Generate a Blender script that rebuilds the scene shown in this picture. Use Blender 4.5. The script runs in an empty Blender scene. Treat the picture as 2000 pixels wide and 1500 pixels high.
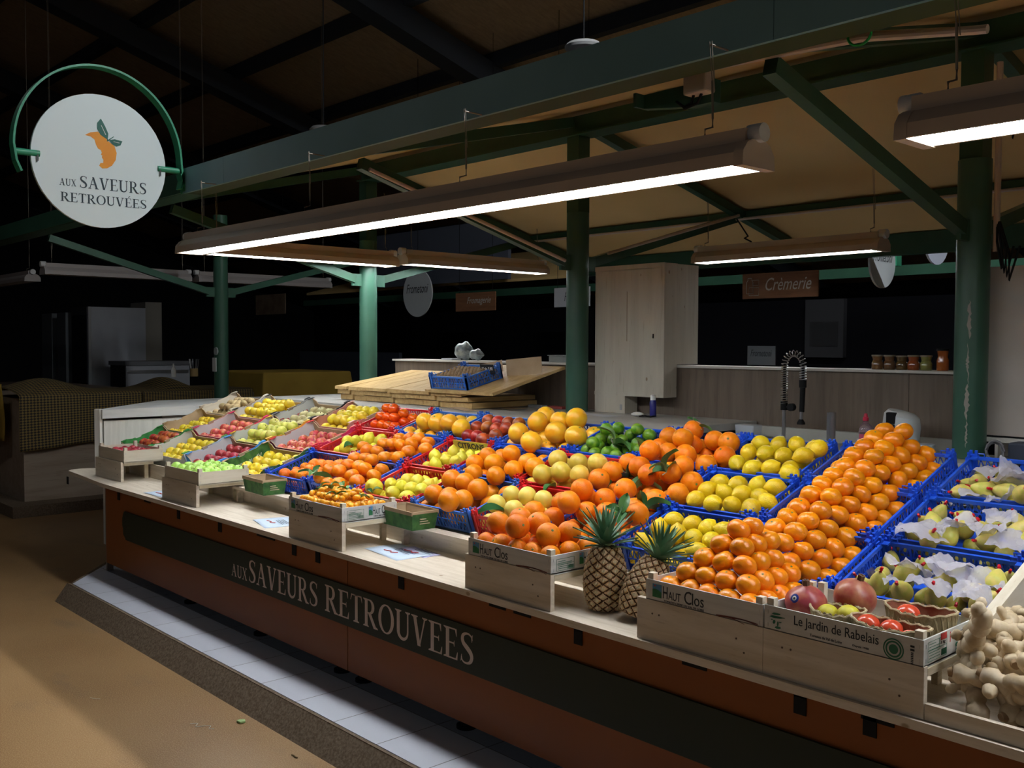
import bpy, math, random
from mathutils import Vector, Matrix, Euler
random.seed(11)
sc = bpy.context.scene
col = sc.collection
# ---------------------------------------------------------------- camera
ex = (0.6734742, 0.03190546, -0.73852186)
ey = (0.73920054, -0.02382258, 0.67306392)
ez = (0.00388092, -0.99920695, -0.03962842)
cam_d = bpy.data.cameras.new('camera'); cam = bpy.data.objects.new('camera', cam_d); col.objects.link(cam)
cam_d.sensor_width = 36; cam_d.lens = 1921.2 / 2000 * 36; cam_d.clip_start = .05; cam_d.clip_end = 200
rt = Vector((ex[0], ey[0], ez[0])); dn = Vector((ex[1], ey[1], ez[1])); fw = Vector((ex[2], ey[2], ez[2]))
mw = Matrix((( rt.x, -dn.x, -fw.x, 0), (rt.y, -dn.y, -fw.y, 0), (rt.z, -dn.z, -fw.z, 1.82), (0, 0, 0, 1)))
cam.matrix_world = mw
sc.camera = cam
# ---------------------------------------------------------------- world, exposure
w = bpy.data.worlds.new('hall_night'); sc.world = w; w.use_nodes = True
w.node_tree.nodes['Background'].inputs[0].default_value = (.55, .68, 1, 1)
w.node_tree.nodes['Background'].inputs[1].default_value = .012
sc.view_settings.view_transform = 'Standard'; sc.view_settings.look = 'None'
sc.view_settings.exposure = 0.0; sc.view_settings.gamma = 1; sc.view_settings.use_curve_mapping = False
LAMP_E = 34.0       # radiance of the lit strip lamps
LAMP_COL = (.95, .975, 1.0)
# high hall lamp and two added fill lamps, outside the picture (built with the other lamps): strengths
HALL_A, FILL_AISLE, FILL_LEFT = 360.0, 7.0, 15.0
CELLS={
'A1':(-8.220,3.1332,0.8704,0.540,0.385,0.117),
'A2':(-7.655,3.1332,0.8704,0.655,0.385,0.117),
'A3':(-6.970,3.1332,0.8704,0.560,0.385,0.117),
'A4':(-6.380,3.1332,0.8704,0.590,0.385,0.117),
'B1':(-8.270,3.5082,0.9998,0.580,0.385,0.117),
'B2':(-7.660,3.5082,0.9998,0.610,0.385,0.117),
'B3':(-7.020,3.5082,0.9998,0.590,0.385,0.117),
'B4':(-6.400,3.5082,0.9998,0.600,0.385,0.117),
'C1':(-8.360,3.8832,1.1292,0.610,0.385,0.117),
'C2':(-7.720,3.8832,1.1292,0.670,0.385,0.117),
'C3':(-7.020,3.8832,1.1292,0.560,0.385,0.117),
'C4':(-6.430,3.8832,1.1292,0.510,0.385,0.117),
'F1':(-7.890,2.8000,0.9350,0.510,0.285,0.070),
'F2':(-6.420,2.7200,0.9350,0.510,0.330,0.070),
'F3':(-4.715,2.6650,0.9350,0.525,0.330,0.070),
'A5':(-5.770,3.1292,0.8818,0.500,0.385,0.105),
'A6':(-5.240,3.1292,0.8818,0.490,0.385,0.105),
'A7':(-4.710,3.1292,0.8818,0.480,0.385,0.105),
'A8':(-4.190,3.1292,0.8818,0.470,0.385,0.105),
'A9':(-3.690,3.1292,0.8818,0.470,0.385,0.105),
'F4':(-3.195,2.6650,0.9350,0.495,0.330,0.070),
'A10':(-3.190,3.1292,0.8818,0.430,0.385,0.105),
'A11':(-2.720,3.1292,0.8818,0.420,0.385,0.105),
'B5':(-5.775,3.5042,1.0111,0.475,0.385,0.105),
'B6':(-5.270,3.5042,1.0111,0.480,0.385,0.105),
'B7':(-4.760,3.5042,1.0111,0.420,0.385,0.105),
'B8':(-4.310,3.5042,1.0111,0.480,0.385,0.105),
'B9':(-3.790,3.5042,1.0111,0.480,0.385,0.105),
'B10':(-3.280,3.5042,1.0111,0.460,0.385,0.105),
'B11':(-2.790,3.5042,1.0111,0.460,0.385,0.105),
'C5':(-5.870,3.8792,1.1405,0.460,0.385,0.105),
'C6':(-5.380,3.8792,1.1405,0.500,0.385,0.105),
'C7':(-4.850,3.8792,1.1405,0.470,0.385,0.105),
'C8':(-4.350,3.8792,1.1405,0.570,0.385,0.105),
'C9':(-3.740,3.8792,1.1405,0.430,0.385,0.105),
'C10':(-3.280,3.8792,1.1405,0.430,0.385,0.105),
'C11':(-2.840,3.8792,1.1405,0.480,0.385,0.105),
'F12':(-2.222,2.6650,0.9350,0.472,0.330,0.070),
'A12':(-2.270,3.1292,0.8818,0.500,0.385,0.105),
'B12':(-2.290,3.5042,1.0111,0.500,0.385,0.105),
'C12':(-2.310,3.8792,1.1405,0.500,0.385,0.105),
'A13':(-1.745,3.1292,0.8818,0.510,0.385,0.105),
'B13':(-1.745,3.5042,1.0111,0.510,0.385,0.105),
'C13':(-1.745,3.8792,1.1405,0.510,0.385,0.105),
}
FRUIT={
'A1:nectarine':[(-8.17,3.165,0.927,0.039),(-8.085,3.168,0.928,0.038),(-7.997,3.167,0.928,0.036),(-7.907,3.164,0.927,0.037),(-7.819,3.17,0.929,0.037),(-7.733,3.168,0.928,0.04),(-8.168,3.256,0.958,0.04),(-8.085,3.259,0.959,0.037),(-7.998,3.255,0.956,0.037),(-7.906,3.257,0.957,0.039),(-7.819,3.258,0.957,0.038),(-7.734,3.253,0.957,0.037),(-7.992,3.349,0.989,0.037),(-7.907,3.348,0.989,0.04),(-7.819,3.347,0.989,0.04),(-7.734,3.345,0.989,0.039),(-7.905,3.435,1.02,0.038),(-7.816,3.438,1.021,0.038),(-7.73,3.432,1.019,0.039),(-8.042,3.213,1.002,0.039),(-7.959,3.209,1.002,0.039),(-7.88,3.207,1.006,0.038),(-7.789,3.208,1.005,0.038),(-8.047,3.298,1.033,0.038),(-7.962,3.294,1.031,0.04),(-7.873,3.296,1.034,0.038),(-7.793,3.288,1.034,0.04),(-8.041,3.37,1.056,0.038),(-7.965,3.371,1.057,0.039),(-7.877,3.371,1.057,0.038),(-7.795,3.373,1.058,0.039)],
'A2:yellow_apple':[(-7.597,3.171,0.932,0.041),(-7.491,3.171,0.932,0.039),(-7.379,3.171,0.932,0.043),(-7.27,3.168,0.931,0.041),(-7.167,3.17,0.932,0.039),(-7.057,3.167,0.931,0.04),(-7.602,3.253,0.96,0.039),(-7.494,3.253,0.961,0.041),(-7.386,3.259,0.963,0.042),(-7.276,3.255,0.961,0.041),(-7.164,3.254,0.961,0.043),(-7.05,3.256,0.962,0.041),(-7.604,3.341,0.991,0.04),(-7.493,3.346,0.993,0.04),(-7.386,3.347,0.993,0.041),(-7.276,3.344,0.992,0.039),(-7.163,3.347,0.993,0.043),(-7.052,3.342,0.991,0.041),(-7.604,3.433,1.023,0.041),(-7.489,3.43,1.021,0.04),(-7.38,3.435,1.023,0.043),(-7.27,3.433,1.023,0.042),(-7.166,3.431,1.022,0.041),(-7.058,3.427,1.021,0.04)],
'A3:dark_red_apple':[(-6.918,3.171,0.932,0.043),(-6.803,3.173,0.933,0.043),(-6.686,3.168,0.931,0.04),(-6.579,3.167,0.931,0.04),(-6.463,3.172,0.933,0.043),(-6.916,3.258,0.962,0.042),(-6.806,3.258,0.962,0.043),(-6.688,3.258,0.962,0.041),(-6.58,3.259,0.962,0.04),(-6.462,3.26,0.963,0.041),(-6.917,3.347,0.993,0.042),(-6.806,3.341,0.991,0.04),(-6.687,3.346,0.993,0.04),(-6.574,3.347,0.993,0.042),(-6.465,3.344,0.992,0.04),(-6.92,3.435,1.023,0.042),(-6.803,3.434,1.023,0.041),(-6.687,3.434,1.023,0.04),(-6.579,3.429,1.021,0.04),(-6.463,3.429,1.021,0.041)],
'A4:yellow_apple':[(-6.329,3.172,0.933,0.041),(-6.206,3.17,0.932,0.043),(-6.086,3.172,0.933,0.041),(-5.964,3.169,0.932,0.039),(-5.844,3.167,0.931,0.039),(-6.324,3.254,0.961,0.041),(-6.204,3.257,0.962,0.04),(-6.085,3.257,0.962,0.042),(-5.968,3.257,0.962,0.04),(-5.846,3.259,0.962,0.041),(-6.326,3.346,0.992,0.043),(-6.206,3.345,0.992,0.041),(-6.085,3.345,0.992,0.041),(-5.964,3.344,0.992,0.043),(-5.842,3.347,0.993,0.043),(-6.328,3.432,1.022,0.043),(-6.203,3.428,1.021,0.04),(-6.085,3.428,1.021,0.04),(-5.968,3.432,1.022,0.042),(-5.841,3.428,1.021,0.042)],
'B1:yellow_apple':[(-8.218,3.54,1.056,0.04),(-8.12,3.54,1.056,0.04),(-8.029,3.542,1.057,0.04),(-7.93,3.54,1.056,0.038),(-7.836,3.541,1.057,0.037),(-7.742,3.544,1.058,0.036),(-8.219,3.631,1.088,0.036),(-8.125,3.632,1.088,0.038),(-8.031,3.635,1.089,0.039),(-7.928,3.629,1.087,0.037),(-7.84,3.634,1.089,0.037),(-7.744,3.631,1.088,0.04),(-8.216,3.719,1.118,0.037),(-8.12,3.721,1.119,0.039),(-8.031,3.717,1.117,0.039),(-7.933,3.717,1.117,0.04),(-7.836,3.723,1.119,0.037),(-7.738,3.717,1.117,0.04),(-8.219,3.809,1.149,0.038),(-8.12,3.808,1.149,0.037),(-8.028,3.808,1.149,0.037),(-7.935,3.806,1.148,0.037),(-7.838,3.808,1.149,0.039),(-7.743,3.81,1.149,0.037)],
'B2:pink_apple':[(-7.607,3.541,1.06,0.04),(-7.484,3.546,1.062,0.041),(-7.357,3.544,1.061,0.043),(-7.233,3.547,1.062,0.041),(-7.104,3.547,1.062,0.041),(-7.606,3.633,1.091,0.043),(-7.482,3.634,1.092,0.042),(-7.354,3.631,1.091,0.041),(-7.233,3.629,1.09,0.039),(-7.102,3.63,1.09,0.04),(-7.609,3.721,1.122,0.043),(-7.479,3.717,1.121,0.04),(-7.357,3.718,1.121,0.04),(-7.23,3.717,1.121,0.043),(-7.1,3.719,1.121,0.04),(-7.602,3.805,1.151,0.041),(-7.484,3.805,1.151,0.041),(-7.355,3.804,1.15,0.041),(-7.233,3.804,1.151,0.039),(-7.105,3.803,1.15,0.039)],
'B3:green_yellow_apple':[(-6.968,3.542,1.06,0.042),(-6.845,3.546,1.062,0.042),(-6.723,3.547,1.062,0.041),(-6.606,3.548,1.062,0.04),(-6.482,3.545,1.061,0.039),(-6.963,3.634,1.092,0.042),(-6.843,3.638,1.089,0.04),(-6.722,3.633,1.091,0.043),(-6.605,3.639,1.091,0.042),(-6.481,3.633,1.091,0.042),(-6.723,3.721,1.12,0.042),(-6.604,3.721,1.119,0.039),(-6.482,3.721,1.122,0.041),(-6.726,3.808,1.151,0.04),(-6.605,3.813,1.151,0.041),(-6.485,3.806,1.151,0.042),(-6.852,3.578,1.141,0.041),(-6.768,3.588,1.143,0.041),(-6.672,3.582,1.137,0.041),(-6.583,3.582,1.147,0.042),(-6.852,3.661,1.177,0.042),(-6.765,3.671,1.17,0.041),(-6.668,3.67,1.167,0.043),(-6.576,3.665,1.169,0.042),(-6.851,3.757,1.208,0.042),(-6.766,3.754,1.197,0.043),(-6.676,3.759,1.198,0.041),(-6.58,3.758,1.205,0.041)],
'B4:pink_apple':[(-6.343,3.544,1.061,0.043),(-6.221,3.542,1.06,0.043),(-6.1,3.541,1.06,0.039),(-5.977,3.544,1.061,0.04),(-5.857,3.543,1.06,0.04),(-6.343,3.628,1.09,0.042),(-6.22,3.629,1.09,0.043),(-6.098,3.635,1.092,0.04),(-5.978,3.631,1.091,0.043),(-5.853,3.63,1.091,0.041),(-6.348,3.715,1.12,0.039),(-6.22,3.717,1.121,0.043),(-6.102,3.717,1.121,0.041),(-5.979,3.718,1.121,0.043),(-5.851,3.721,1.122,0.042),(-6.343,3.809,1.152,0.041),(-6.221,3.803,1.15,0.042),(-6.1,3.808,1.152,0.042),(-5.979,3.803,1.15,0.043),(-5.857,3.806,1.151,0.041)],
'C1:potato':[(-8.314,3.916,1.183,0.037),(-8.228,3.917,1.183,0.035),(-8.14,3.915,1.182,0.034),(-8.058,3.913,1.182,0.037),(-7.969,3.913,1.182,0.037),(-7.88,3.915,1.183,0.034),(-7.8,3.912,1.182,0.035),(-8.315,3.983,1.206,0.034),(-8.229,3.986,1.206,0.036),(-8.143,3.983,1.204,0.035),(-8.057,3.982,1.203,0.034),(-7.974,3.987,1.204,0.034),(-7.884,3.985,1.207,0.037),(-7.8,3.982,1.206,0.034),(-7.972,4.051,1.229,0.036),(-7.881,4.056,1.231,0.034),(-8.058,4.122,1.252,0.036),(-7.971,4.12,1.251,0.034),(-7.883,4.122,1.254,0.034),(-7.966,4.192,1.276,0.035),(-7.887,4.189,1.277,0.036),(-7.799,4.187,1.276,0.036),(-8.19,3.985,1.265,0.036),(-8.106,3.984,1.264,0.036),(-8.028,3.987,1.264,0.035),(-7.947,3.985,1.267,0.036),(-8.189,4.057,1.288,0.036),(-8.111,4.064,1.29,0.036),(-8.035,4.057,1.29,0.036),(-7.951,4.066,1.295,0.035),(-8.188,4.13,1.312,0.037),(-8.113,4.13,1.314,0.035),(-8.032,4.137,1.317,0.037),(-7.952,4.137,1.316,0.037)],
'C2:yellow_apple':[(-7.667,3.917,1.189,0.043),(-7.55,3.915,1.187,0.042),(-7.442,3.918,1.19,0.04),(-7.333,3.914,1.185,0.04),(-7.217,3.921,1.187,0.04),(-7.1,3.917,1.19,0.041),(-7.439,4.004,1.217,0.041),(-7.327,4,1.216,0.041),(-7.213,4.007,1.216,0.039),(-7.108,4.003,1.219,0.043),(-7.441,4.092,1.249,0.042),(-7.332,4.091,1.245,0.039),(-7.212,4.093,1.248,0.042),(-7.1,4.09,1.249,0.04),(-7.441,4.184,1.282,0.04),(-7.326,4.183,1.281,0.043),(-7.214,4.182,1.281,0.04),(-7.105,4.18,1.28,0.042),(-7.583,3.928,1.26,0.041),(-7.499,3.931,1.257,0.041),(-7.397,3.933,1.258,0.043),(-7.314,3.926,1.262,0.041),(-7.223,3.934,1.265,0.042),(-7.589,4.015,1.291,0.042),(-7.491,4.018,1.288,0.043),(-7.4,4.013,1.288,0.043),(-7.314,4.018,1.294,0.042),(-7.221,4.013,1.295,0.041),(-7.591,4.098,1.322,0.043),(-7.493,4.099,1.315,0.042),(-7.397,4.101,1.317,0.041),(-7.311,4.104,1.322,0.043),(-7.227,4.101,1.329,0.042)],
'C3:russet_apple':[(-6.963,3.922,1.191,0.039),(-6.855,3.916,1.189,0.04),(-6.736,3.92,1.19,0.043),(-6.628,3.922,1.191,0.041),(-6.516,3.921,1.191,0.043),(-6.969,4.007,1.221,0.042),(-6.855,4.005,1.22,0.04),(-6.742,4.005,1.22,0.042),(-6.626,4.004,1.22,0.039),(-6.515,4.008,1.221,0.04),(-6.968,4.092,1.25,0.042),(-6.853,4.09,1.249,0.039),(-6.741,4.094,1.251,0.042),(-6.63,4.091,1.25,0.042),(-6.515,4.092,1.25,0.04),(-6.962,4.18,1.28,0.041),(-6.854,4.18,1.28,0.043),(-6.736,4.18,1.28,0.04),(-6.625,4.179,1.28,0.039),(-6.511,4.18,1.28,0.043)],
'C4:yellow_apple':[(-6.377,3.922,1.191,0.041),(-6.278,3.916,1.189,0.041),(-6.174,3.922,1.191,0.039),(-6.074,3.918,1.189,0.041),(-5.977,3.918,1.19,0.041),(-6.373,4.004,1.219,0.041),(-6.076,4.005,1.219,0.043),(-5.975,4.01,1.221,0.042),(-6.172,4.091,1.25,0.04),(-6.076,4.095,1.25,0.041),(-5.977,4.092,1.25,0.042),(-6.178,4.182,1.281,0.041),(-6.074,4.18,1.28,0.041),(-6.32,3.949,1.264,0.042),(-6.227,3.951,1.264,0.042),(-6.134,3.944,1.262,0.042),(-6.047,3.941,1.264,0.042),(-6.319,4.032,1.292,0.042),(-6.229,4.034,1.293,0.041),(-6.131,4.036,1.294,0.042),(-6.048,4.032,1.293,0.042),(-6.31,4.115,1.323,0.043),(-6.219,4.121,1.323,0.042),(-6.136,4.124,1.324,0.042),(-6.038,4.123,1.324,0.041)],
'F1:dark_red_apple':[(-7.839,2.843,0.975,0.034),(-7.738,2.841,0.975,0.034),(-7.641,2.843,0.975,0.036),(-7.531,2.844,0.975,0.037),(-7.442,2.842,0.975,0.035),(-7.844,2.91,0.975,0.034),(-7.749,2.909,0.975,0.036),(-7.615,2.909,0.975,0.036),(-7.545,2.914,0.975,0.036),(-7.422,2.906,0.975,0.035),(-7.841,2.977,0.975,0.034),(-7.725,2.975,0.975,0.035),(-7.639,2.976,0.975,0.037),(-7.515,2.977,0.975,0.036),(-7.423,2.974,0.975,0.036),(-7.846,3.044,0.975,0.034),(-7.741,3.042,0.975,0.036),(-7.637,3.045,0.975,0.033),(-7.543,3.042,0.975,0.036),(-7.439,3.041,0.975,0.037)],
'F2:green_apple':[(-6.37,2.768,0.99,0.041),(-6.27,2.766,0.99,0.04),(-6.168,2.768,0.99,0.039),(-6.063,2.768,0.99,0.039),(-5.962,2.769,0.99,0.039),(-6.363,2.846,0.99,0.039),(-6.272,2.846,0.99,0.042),(-6.162,2.844,0.99,0.039),(-6.069,2.845,0.99,0.04),(-5.965,2.846,0.99,0.04),(-6.363,2.923,0.99,0.039),(-6.259,2.926,0.99,0.04),(-6.166,2.921,0.99,0.038),(-6.061,2.925,0.99,0.04),(-5.959,2.924,0.99,0.039),(-6.366,3.001,0.99,0.041),(-6.264,3.004,0.99,0.039),(-6.167,3,0.99,0.042),(-6.062,3.002,0.99,0.038),(-5.96,3.001,0.99,0.04)],
'F3:kumquat':[(-4.68,2.7,0.968,0.018),(-4.645,2.697,0.967,0.018),(-4.607,2.701,0.97,0.018),(-4.563,2.7,0.967,0.018),(-4.529,2.699,0.971,0.018),(-4.49,2.697,0.97,0.018),(-4.451,2.696,0.972,0.018),(-4.417,2.698,0.968,0.018),(-4.374,2.704,0.97,0.018),(-4.339,2.705,0.969,0.018),(-4.304,2.702,0.969,0.018),(-4.26,2.7,0.973,0.018),(-4.224,2.704,0.97,0.018),(-4.678,2.736,0.969,0.018),(-4.642,2.734,0.964,0.018),(-4.604,2.736,0.968,0.018),(-4.453,2.738,0.969,0.018),(-4.418,2.737,0.967,0.018),(-4.264,2.735,0.971,0.018),(-4.221,2.739,0.972,0.018),(-4.305,2.774,0.966,0.018),(-4.258,2.77,0.966,0.018),(-4.224,2.775,0.968,0.018),(-4.302,2.812,0.968,0.018),(-4.261,2.812,0.967,0.018),(-4.225,2.81,0.971,0.018),(-4.262,2.846,0.966,0.018),(-4.226,2.844,0.969,0.018),(-4.261,2.884,0.971,0.018),(-4.219,2.882,0.971,0.018),(-4.26,2.921,0.968,0.018),(-4.226,2.925,0.971,0.018),(-4.263,2.96,0.968,0.018),(-4.222,2.962,0.968,0.018),(-4.657,2.72,0.992,0.018),(-4.623,2.723,0.996,0.018),(-4.587,2.719,0.996,0.018),(-4.553,2.714,0.997,0.018),(-4.509,2.716,0.994,0.018),(-4.474,2.716,0.994,0.018),(-4.435,2.716,0.996,0.018),(-4.393,2.716,0.996,0.018),(-4.356,2.722,0.995,0.018),(-4.318,2.719,0.996,0.018),(-4.283,2.72,0.996,0.018),(-4.241,2.719,0.996,0.018),(-4.661,2.756,0.992,0.018),(-4.627,2.757,0.986,0.018),(-4.586,2.754,0.993,0.018),(-4.55,2.754,0.988,0.018),(-4.514,2.758,0.99,0.018),(-4.474,2.757,0.989,0.018),(-4.434,2.759,0.989,0.018),(-4.399,2.755,0.989,0.018),(-4.36,2.76,0.992,0.018),(-4.315,2.753,0.991,0.018),(-4.28,2.756,0.995,0.018),(-4.246,2.757,0.996,0.018),(-4.662,2.796,0.993,0.018),(-4.624,2.793,0.987,0.018),(-4.589,2.792,0.992,0.018),(-4.472,2.792,0.987,0.018),(-4.357,2.796,0.991,0.018),(-4.319,2.797,0.994,0.018),(-4.284,2.79,0.99,0.018),(-4.248,2.797,0.995,0.018),(-4.549,2.832,0.992,0.018),(-4.397,2.833,0.985,0.018),(-4.359,2.831,0.992,0.018),(-4.321,2.831,0.99,0.018),(-4.285,2.83,0.992,0.018),(-4.247,2.833,0.995,0.018),(-4.583,2.865,0.992,0.018),(-4.437,2.871,0.992,0.018),(-4.399,2.869,0.993,0.018),(-4.356,2.865,0.984,0.018),(-4.314,2.867,0.987,0.018),(-4.278,2.863,0.993,0.018),(-4.241,2.867,0.995,0.018),(-4.51,2.901,0.992,0.018),(-4.47,2.905,0.988,0.018),(-4.395,2.904,0.993,0.018),(-4.36,2.908,0.991,0.018),(-4.318,2.905,0.994,0.018),(-4.285,2.91,0.989,0.018),(-4.24,2.902,0.993,0.018),(-4.392,2.942,0.995,0.018),(-4.354,2.944,0.994,0.018),(-4.316,2.94,0.992,0.018),(-4.281,2.944,0.993,0.018),(-4.242,2.947,0.992,0.018),(-4.619,2.755,1.019,0.018),(-4.542,2.754,1.021,0.018),(-4.504,2.751,1.022,0.018),(-4.469,2.756,1.023,0.018),(-4.435,2.75,1.022,0.018),(-4.396,2.757,1.023,0.018),(-4.361,2.748,1.025,0.018),(-4.328,2.758,1.023,0.018),(-4.626,2.793,1.021,0.018),(-4.544,2.788,1.017,0.018),(-4.474,2.798,1.021,0.018),(-4.428,2.784,1.015,0.018),(-4.625,2.828,1.025,0.018),(-4.591,2.834,1.022,0.018),(-4.46,2.829,1.015,0.018),(-4.392,2.819,1.016,0.018),(-4.312,2.836,1.022,0.018),(-4.62,2.869,1.025,0.018),(-4.361,2.863,1.018,0.018),(-4.327,2.87,1.018,0.018),(-4.626,2.913,1.024,0.018),(-4.593,2.905,1.02,0.018),(-4.472,2.907,1.023,0.018),(-4.356,2.897,1.023,0.018),(-4.285,2.899,1.022,0.018),(-4.571,2.788,1.038,0.018),(-4.525,2.801,1.042,0.018),(-4.49,2.783,1.047,0.018),(-4.449,2.788,1.042,0.018),(-4.412,2.791,1.044,0.018),(-4.378,2.797,1.039,0.018),(-4.334,2.789,1.035,0.018),(-4.565,2.821,1.04,0.018),(-4.534,2.837,1.043,0.018),(-4.486,2.827,1.041,0.018),(-4.452,2.837,1.048,0.018),(-4.418,2.829,1.038,0.018),(-4.376,2.831,1.044,0.018),(-4.342,2.833,1.038,0.018),(-4.57,2.862,1.034,0.018),(-4.529,2.87,1.036,0.018),(-4.492,2.868,1.047,0.018),(-4.447,2.871,1.041,0.018),(-4.413,2.87,1.035,0.018),(-4.379,2.866,1.048,0.018),(-4.345,2.872,1.048,0.018)],
'A5:clementine':[(-5.722,3.158,0.934,0.037),(-5.642,3.164,0.936,0.034),(-5.561,3.164,0.934,0.035),(-5.482,3.16,0.934,0.036),(-5.404,3.16,0.932,0.035),(-5.318,3.157,0.932,0.036),(-5.481,3.229,0.956,0.035),(-5.4,3.226,0.957,0.037),(-5.32,3.229,0.956,0.034),(-5.724,3.3,0.983,0.034),(-5.644,3.3,0.983,0.034),(-5.724,3.364,1.005,0.035),(-5.644,3.366,1.006,0.037),(-5.72,3.434,1.029,0.034),(-5.643,3.435,1.03,0.037),(-5.558,3.438,1.031,0.036),(-5.477,3.434,1.029,0.035),(-5.392,3.147,1.005,0.041),(-5.317,3.174,1.005,0.04),(-5.599,3.143,0.993,0.041),(-5.521,3.179,0.995,0.041),(-5.357,3.241,1.017,0.04),(-5.451,3.238,1.024,0.04),(-5.322,3.303,1.056,0.042),(-5.422,3.31,1.05,0.042),(-5.521,3.312,1.043,0.042)],
'A6:mandarin':[(-5.187,3.169,0.945,0.044),(-5.088,3.163,0.942,0.043),(-4.995,3.169,0.942,0.041),(-4.897,3.17,0.944,0.043),(-4.808,3.165,0.941,0.042),(-5.181,3.252,0.971,0.041),(-5.089,3.249,0.971,0.043),(-4.994,3.254,0.971,0.041),(-4.9,3.253,0.974,0.041),(-4.809,3.249,0.969,0.041),(-5.184,3.338,1,0.041),(-4.995,3.34,1.002,0.043),(-4.9,3.342,1.002,0.042),(-4.805,3.342,1.003,0.042),(-4.999,3.424,1.032,0.044),(-4.903,3.427,1.034,0.042),(-4.805,3.431,1.034,0.041),(-4.797,3.159,1.027,0.047),(-4.948,3.13,1.001,0.045),(-5.037,3.113,0.99,0.045),(-5.147,3.131,1.015,0.047),(-4.786,3.271,1.049,0.046),(-4.954,3.226,1.04,0.045),(-5.091,3.225,1.054,0.046),(-5.183,3.216,1.048,0.046),(-4.946,3.314,1.071,0.047),(-4.851,3.371,1.072,0.045),(-5.044,3.336,1.074,0.045),(-5.143,3.32,1.075,0.047),(-5.237,3.32,1.065,0.047),(-4.995,3.398,1.116,0.045),(-5.123,3.435,1.109,0.046),(-5.225,3.426,1.104,0.046)],
'A7:pale_lemon':[(-4.663,3.161,0.933,0.035),(-4.582,3.16,0.931,0.034),(-4.507,3.162,0.933,0.033),(-4.427,3.16,0.932,0.035),(-4.358,3.163,0.932,0.032),(-4.273,3.161,0.932,0.033),(-4.66,3.23,0.957,0.033),(-4.584,3.231,0.955,0.034),(-4.511,3.228,0.954,0.033),(-4.429,3.228,0.956,0.033),(-4.352,3.228,0.953,0.033),(-4.274,3.231,0.955,0.033),(-4.664,3.296,0.98,0.033),(-4.512,3.301,0.978,0.033),(-4.429,3.3,0.98,0.035),(-4.357,3.298,0.979,0.035),(-4.279,3.295,0.978,0.034),(-4.664,3.371,1.005,0.034),(-4.35,3.369,1.005,0.033),(-4.279,3.367,1.004,0.033),(-4.664,3.438,1.028,0.035),(-4.583,3.437,1.028,0.033),(-4.508,3.441,1.03,0.033),(-4.431,3.44,1.029,0.032),(-4.355,3.441,1.029,0.034),(-4.276,3.434,1.027,0.035),(-4.317,3.165,0.991,0.041),(-4.461,3.172,0.998,0.042),(-4.267,3.226,1.029,0.042),(-4.365,3.23,1.026,0.042),(-4.61,3.15,1.014,0.055),(-4.482,3.248,1.018,0.041),(-4.316,3.307,1.04,0.04),(-4.579,3.244,1.027,0.04),(-4.426,3.317,1.053,0.041),(-4.521,3.314,1.049,0.041)],
'A8:orange':[(-4.131,3.168,0.951,0.05),(-4.012,3.167,0.952,0.051),(-3.898,3.166,0.949,0.049),(-3.779,3.169,0.952,0.05),(-4.133,3.289,0.993,0.051),(-4.013,3.293,0.991,0.047),(-3.897,3.294,0.996,0.048),(-3.778,3.294,0.996,0.051),(-4.129,3.415,1.035,0.047),(-4.015,3.419,1.039,0.047),(-3.903,3.412,1.034,0.049),(-3.779,3.418,1.038,0.051),(-3.842,3.168,1.032,0.054),(-3.95,3.164,1.034,0.053),(-3.84,3.266,1.077,0.056),(-3.999,3.31,1.089,0.054),(-4.116,3.315,1.093,0.056),(-3.78,3.025,1.049,0.055),(-4.074,3.162,1.035,0.054)],
'A9:pale_grapefruit':[(-3.634,3.164,0.946,0.047),(-3.514,3.165,0.944,0.045),(-3.63,3.292,0.989,0.043),(-3.509,3.296,0.989,0.044),(-3.393,3.297,0.993,0.044),(-3.28,3.298,0.991,0.045),(-3.393,3.422,1.035,0.046),(-3.28,3.42,1.035,0.044),(-3.503,3.206,1.025,0.048),(-3.632,3.21,1.03,0.05),(-3.53,3.323,1.073,0.048),(-3.436,3.343,1.063,0.049),(-3.658,3.333,1.063,0.048)],
'F4:large_orange':[(-3.137,2.72,0.982,0.045),(-3.046,2.72,0.985,0.047),(-2.948,2.72,0.981,0.044),(-2.855,2.719,0.983,0.043),(-2.757,2.722,0.985,0.043),(-3.136,2.828,0.983,0.044),(-3.04,2.827,0.985,0.045),(-2.945,2.832,0.981,0.044),(-2.855,2.832,0.984,0.045),(-2.754,2.826,0.985,0.047),(-3.138,2.938,0.982,0.045),(-3.045,2.939,0.985,0.044),(-2.855,2.938,0.985,0.044),(-2.755,2.934,0.985,0.045),(-2.823,2.774,1.051,0.051),(-2.804,2.875,1.05,0.05),(-2.962,2.733,1.073,0.052),(-2.941,2.834,1.074,0.051),(-3.126,2.774,1.059,0.051),(-3.118,2.894,1.064,0.051)],
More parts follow.
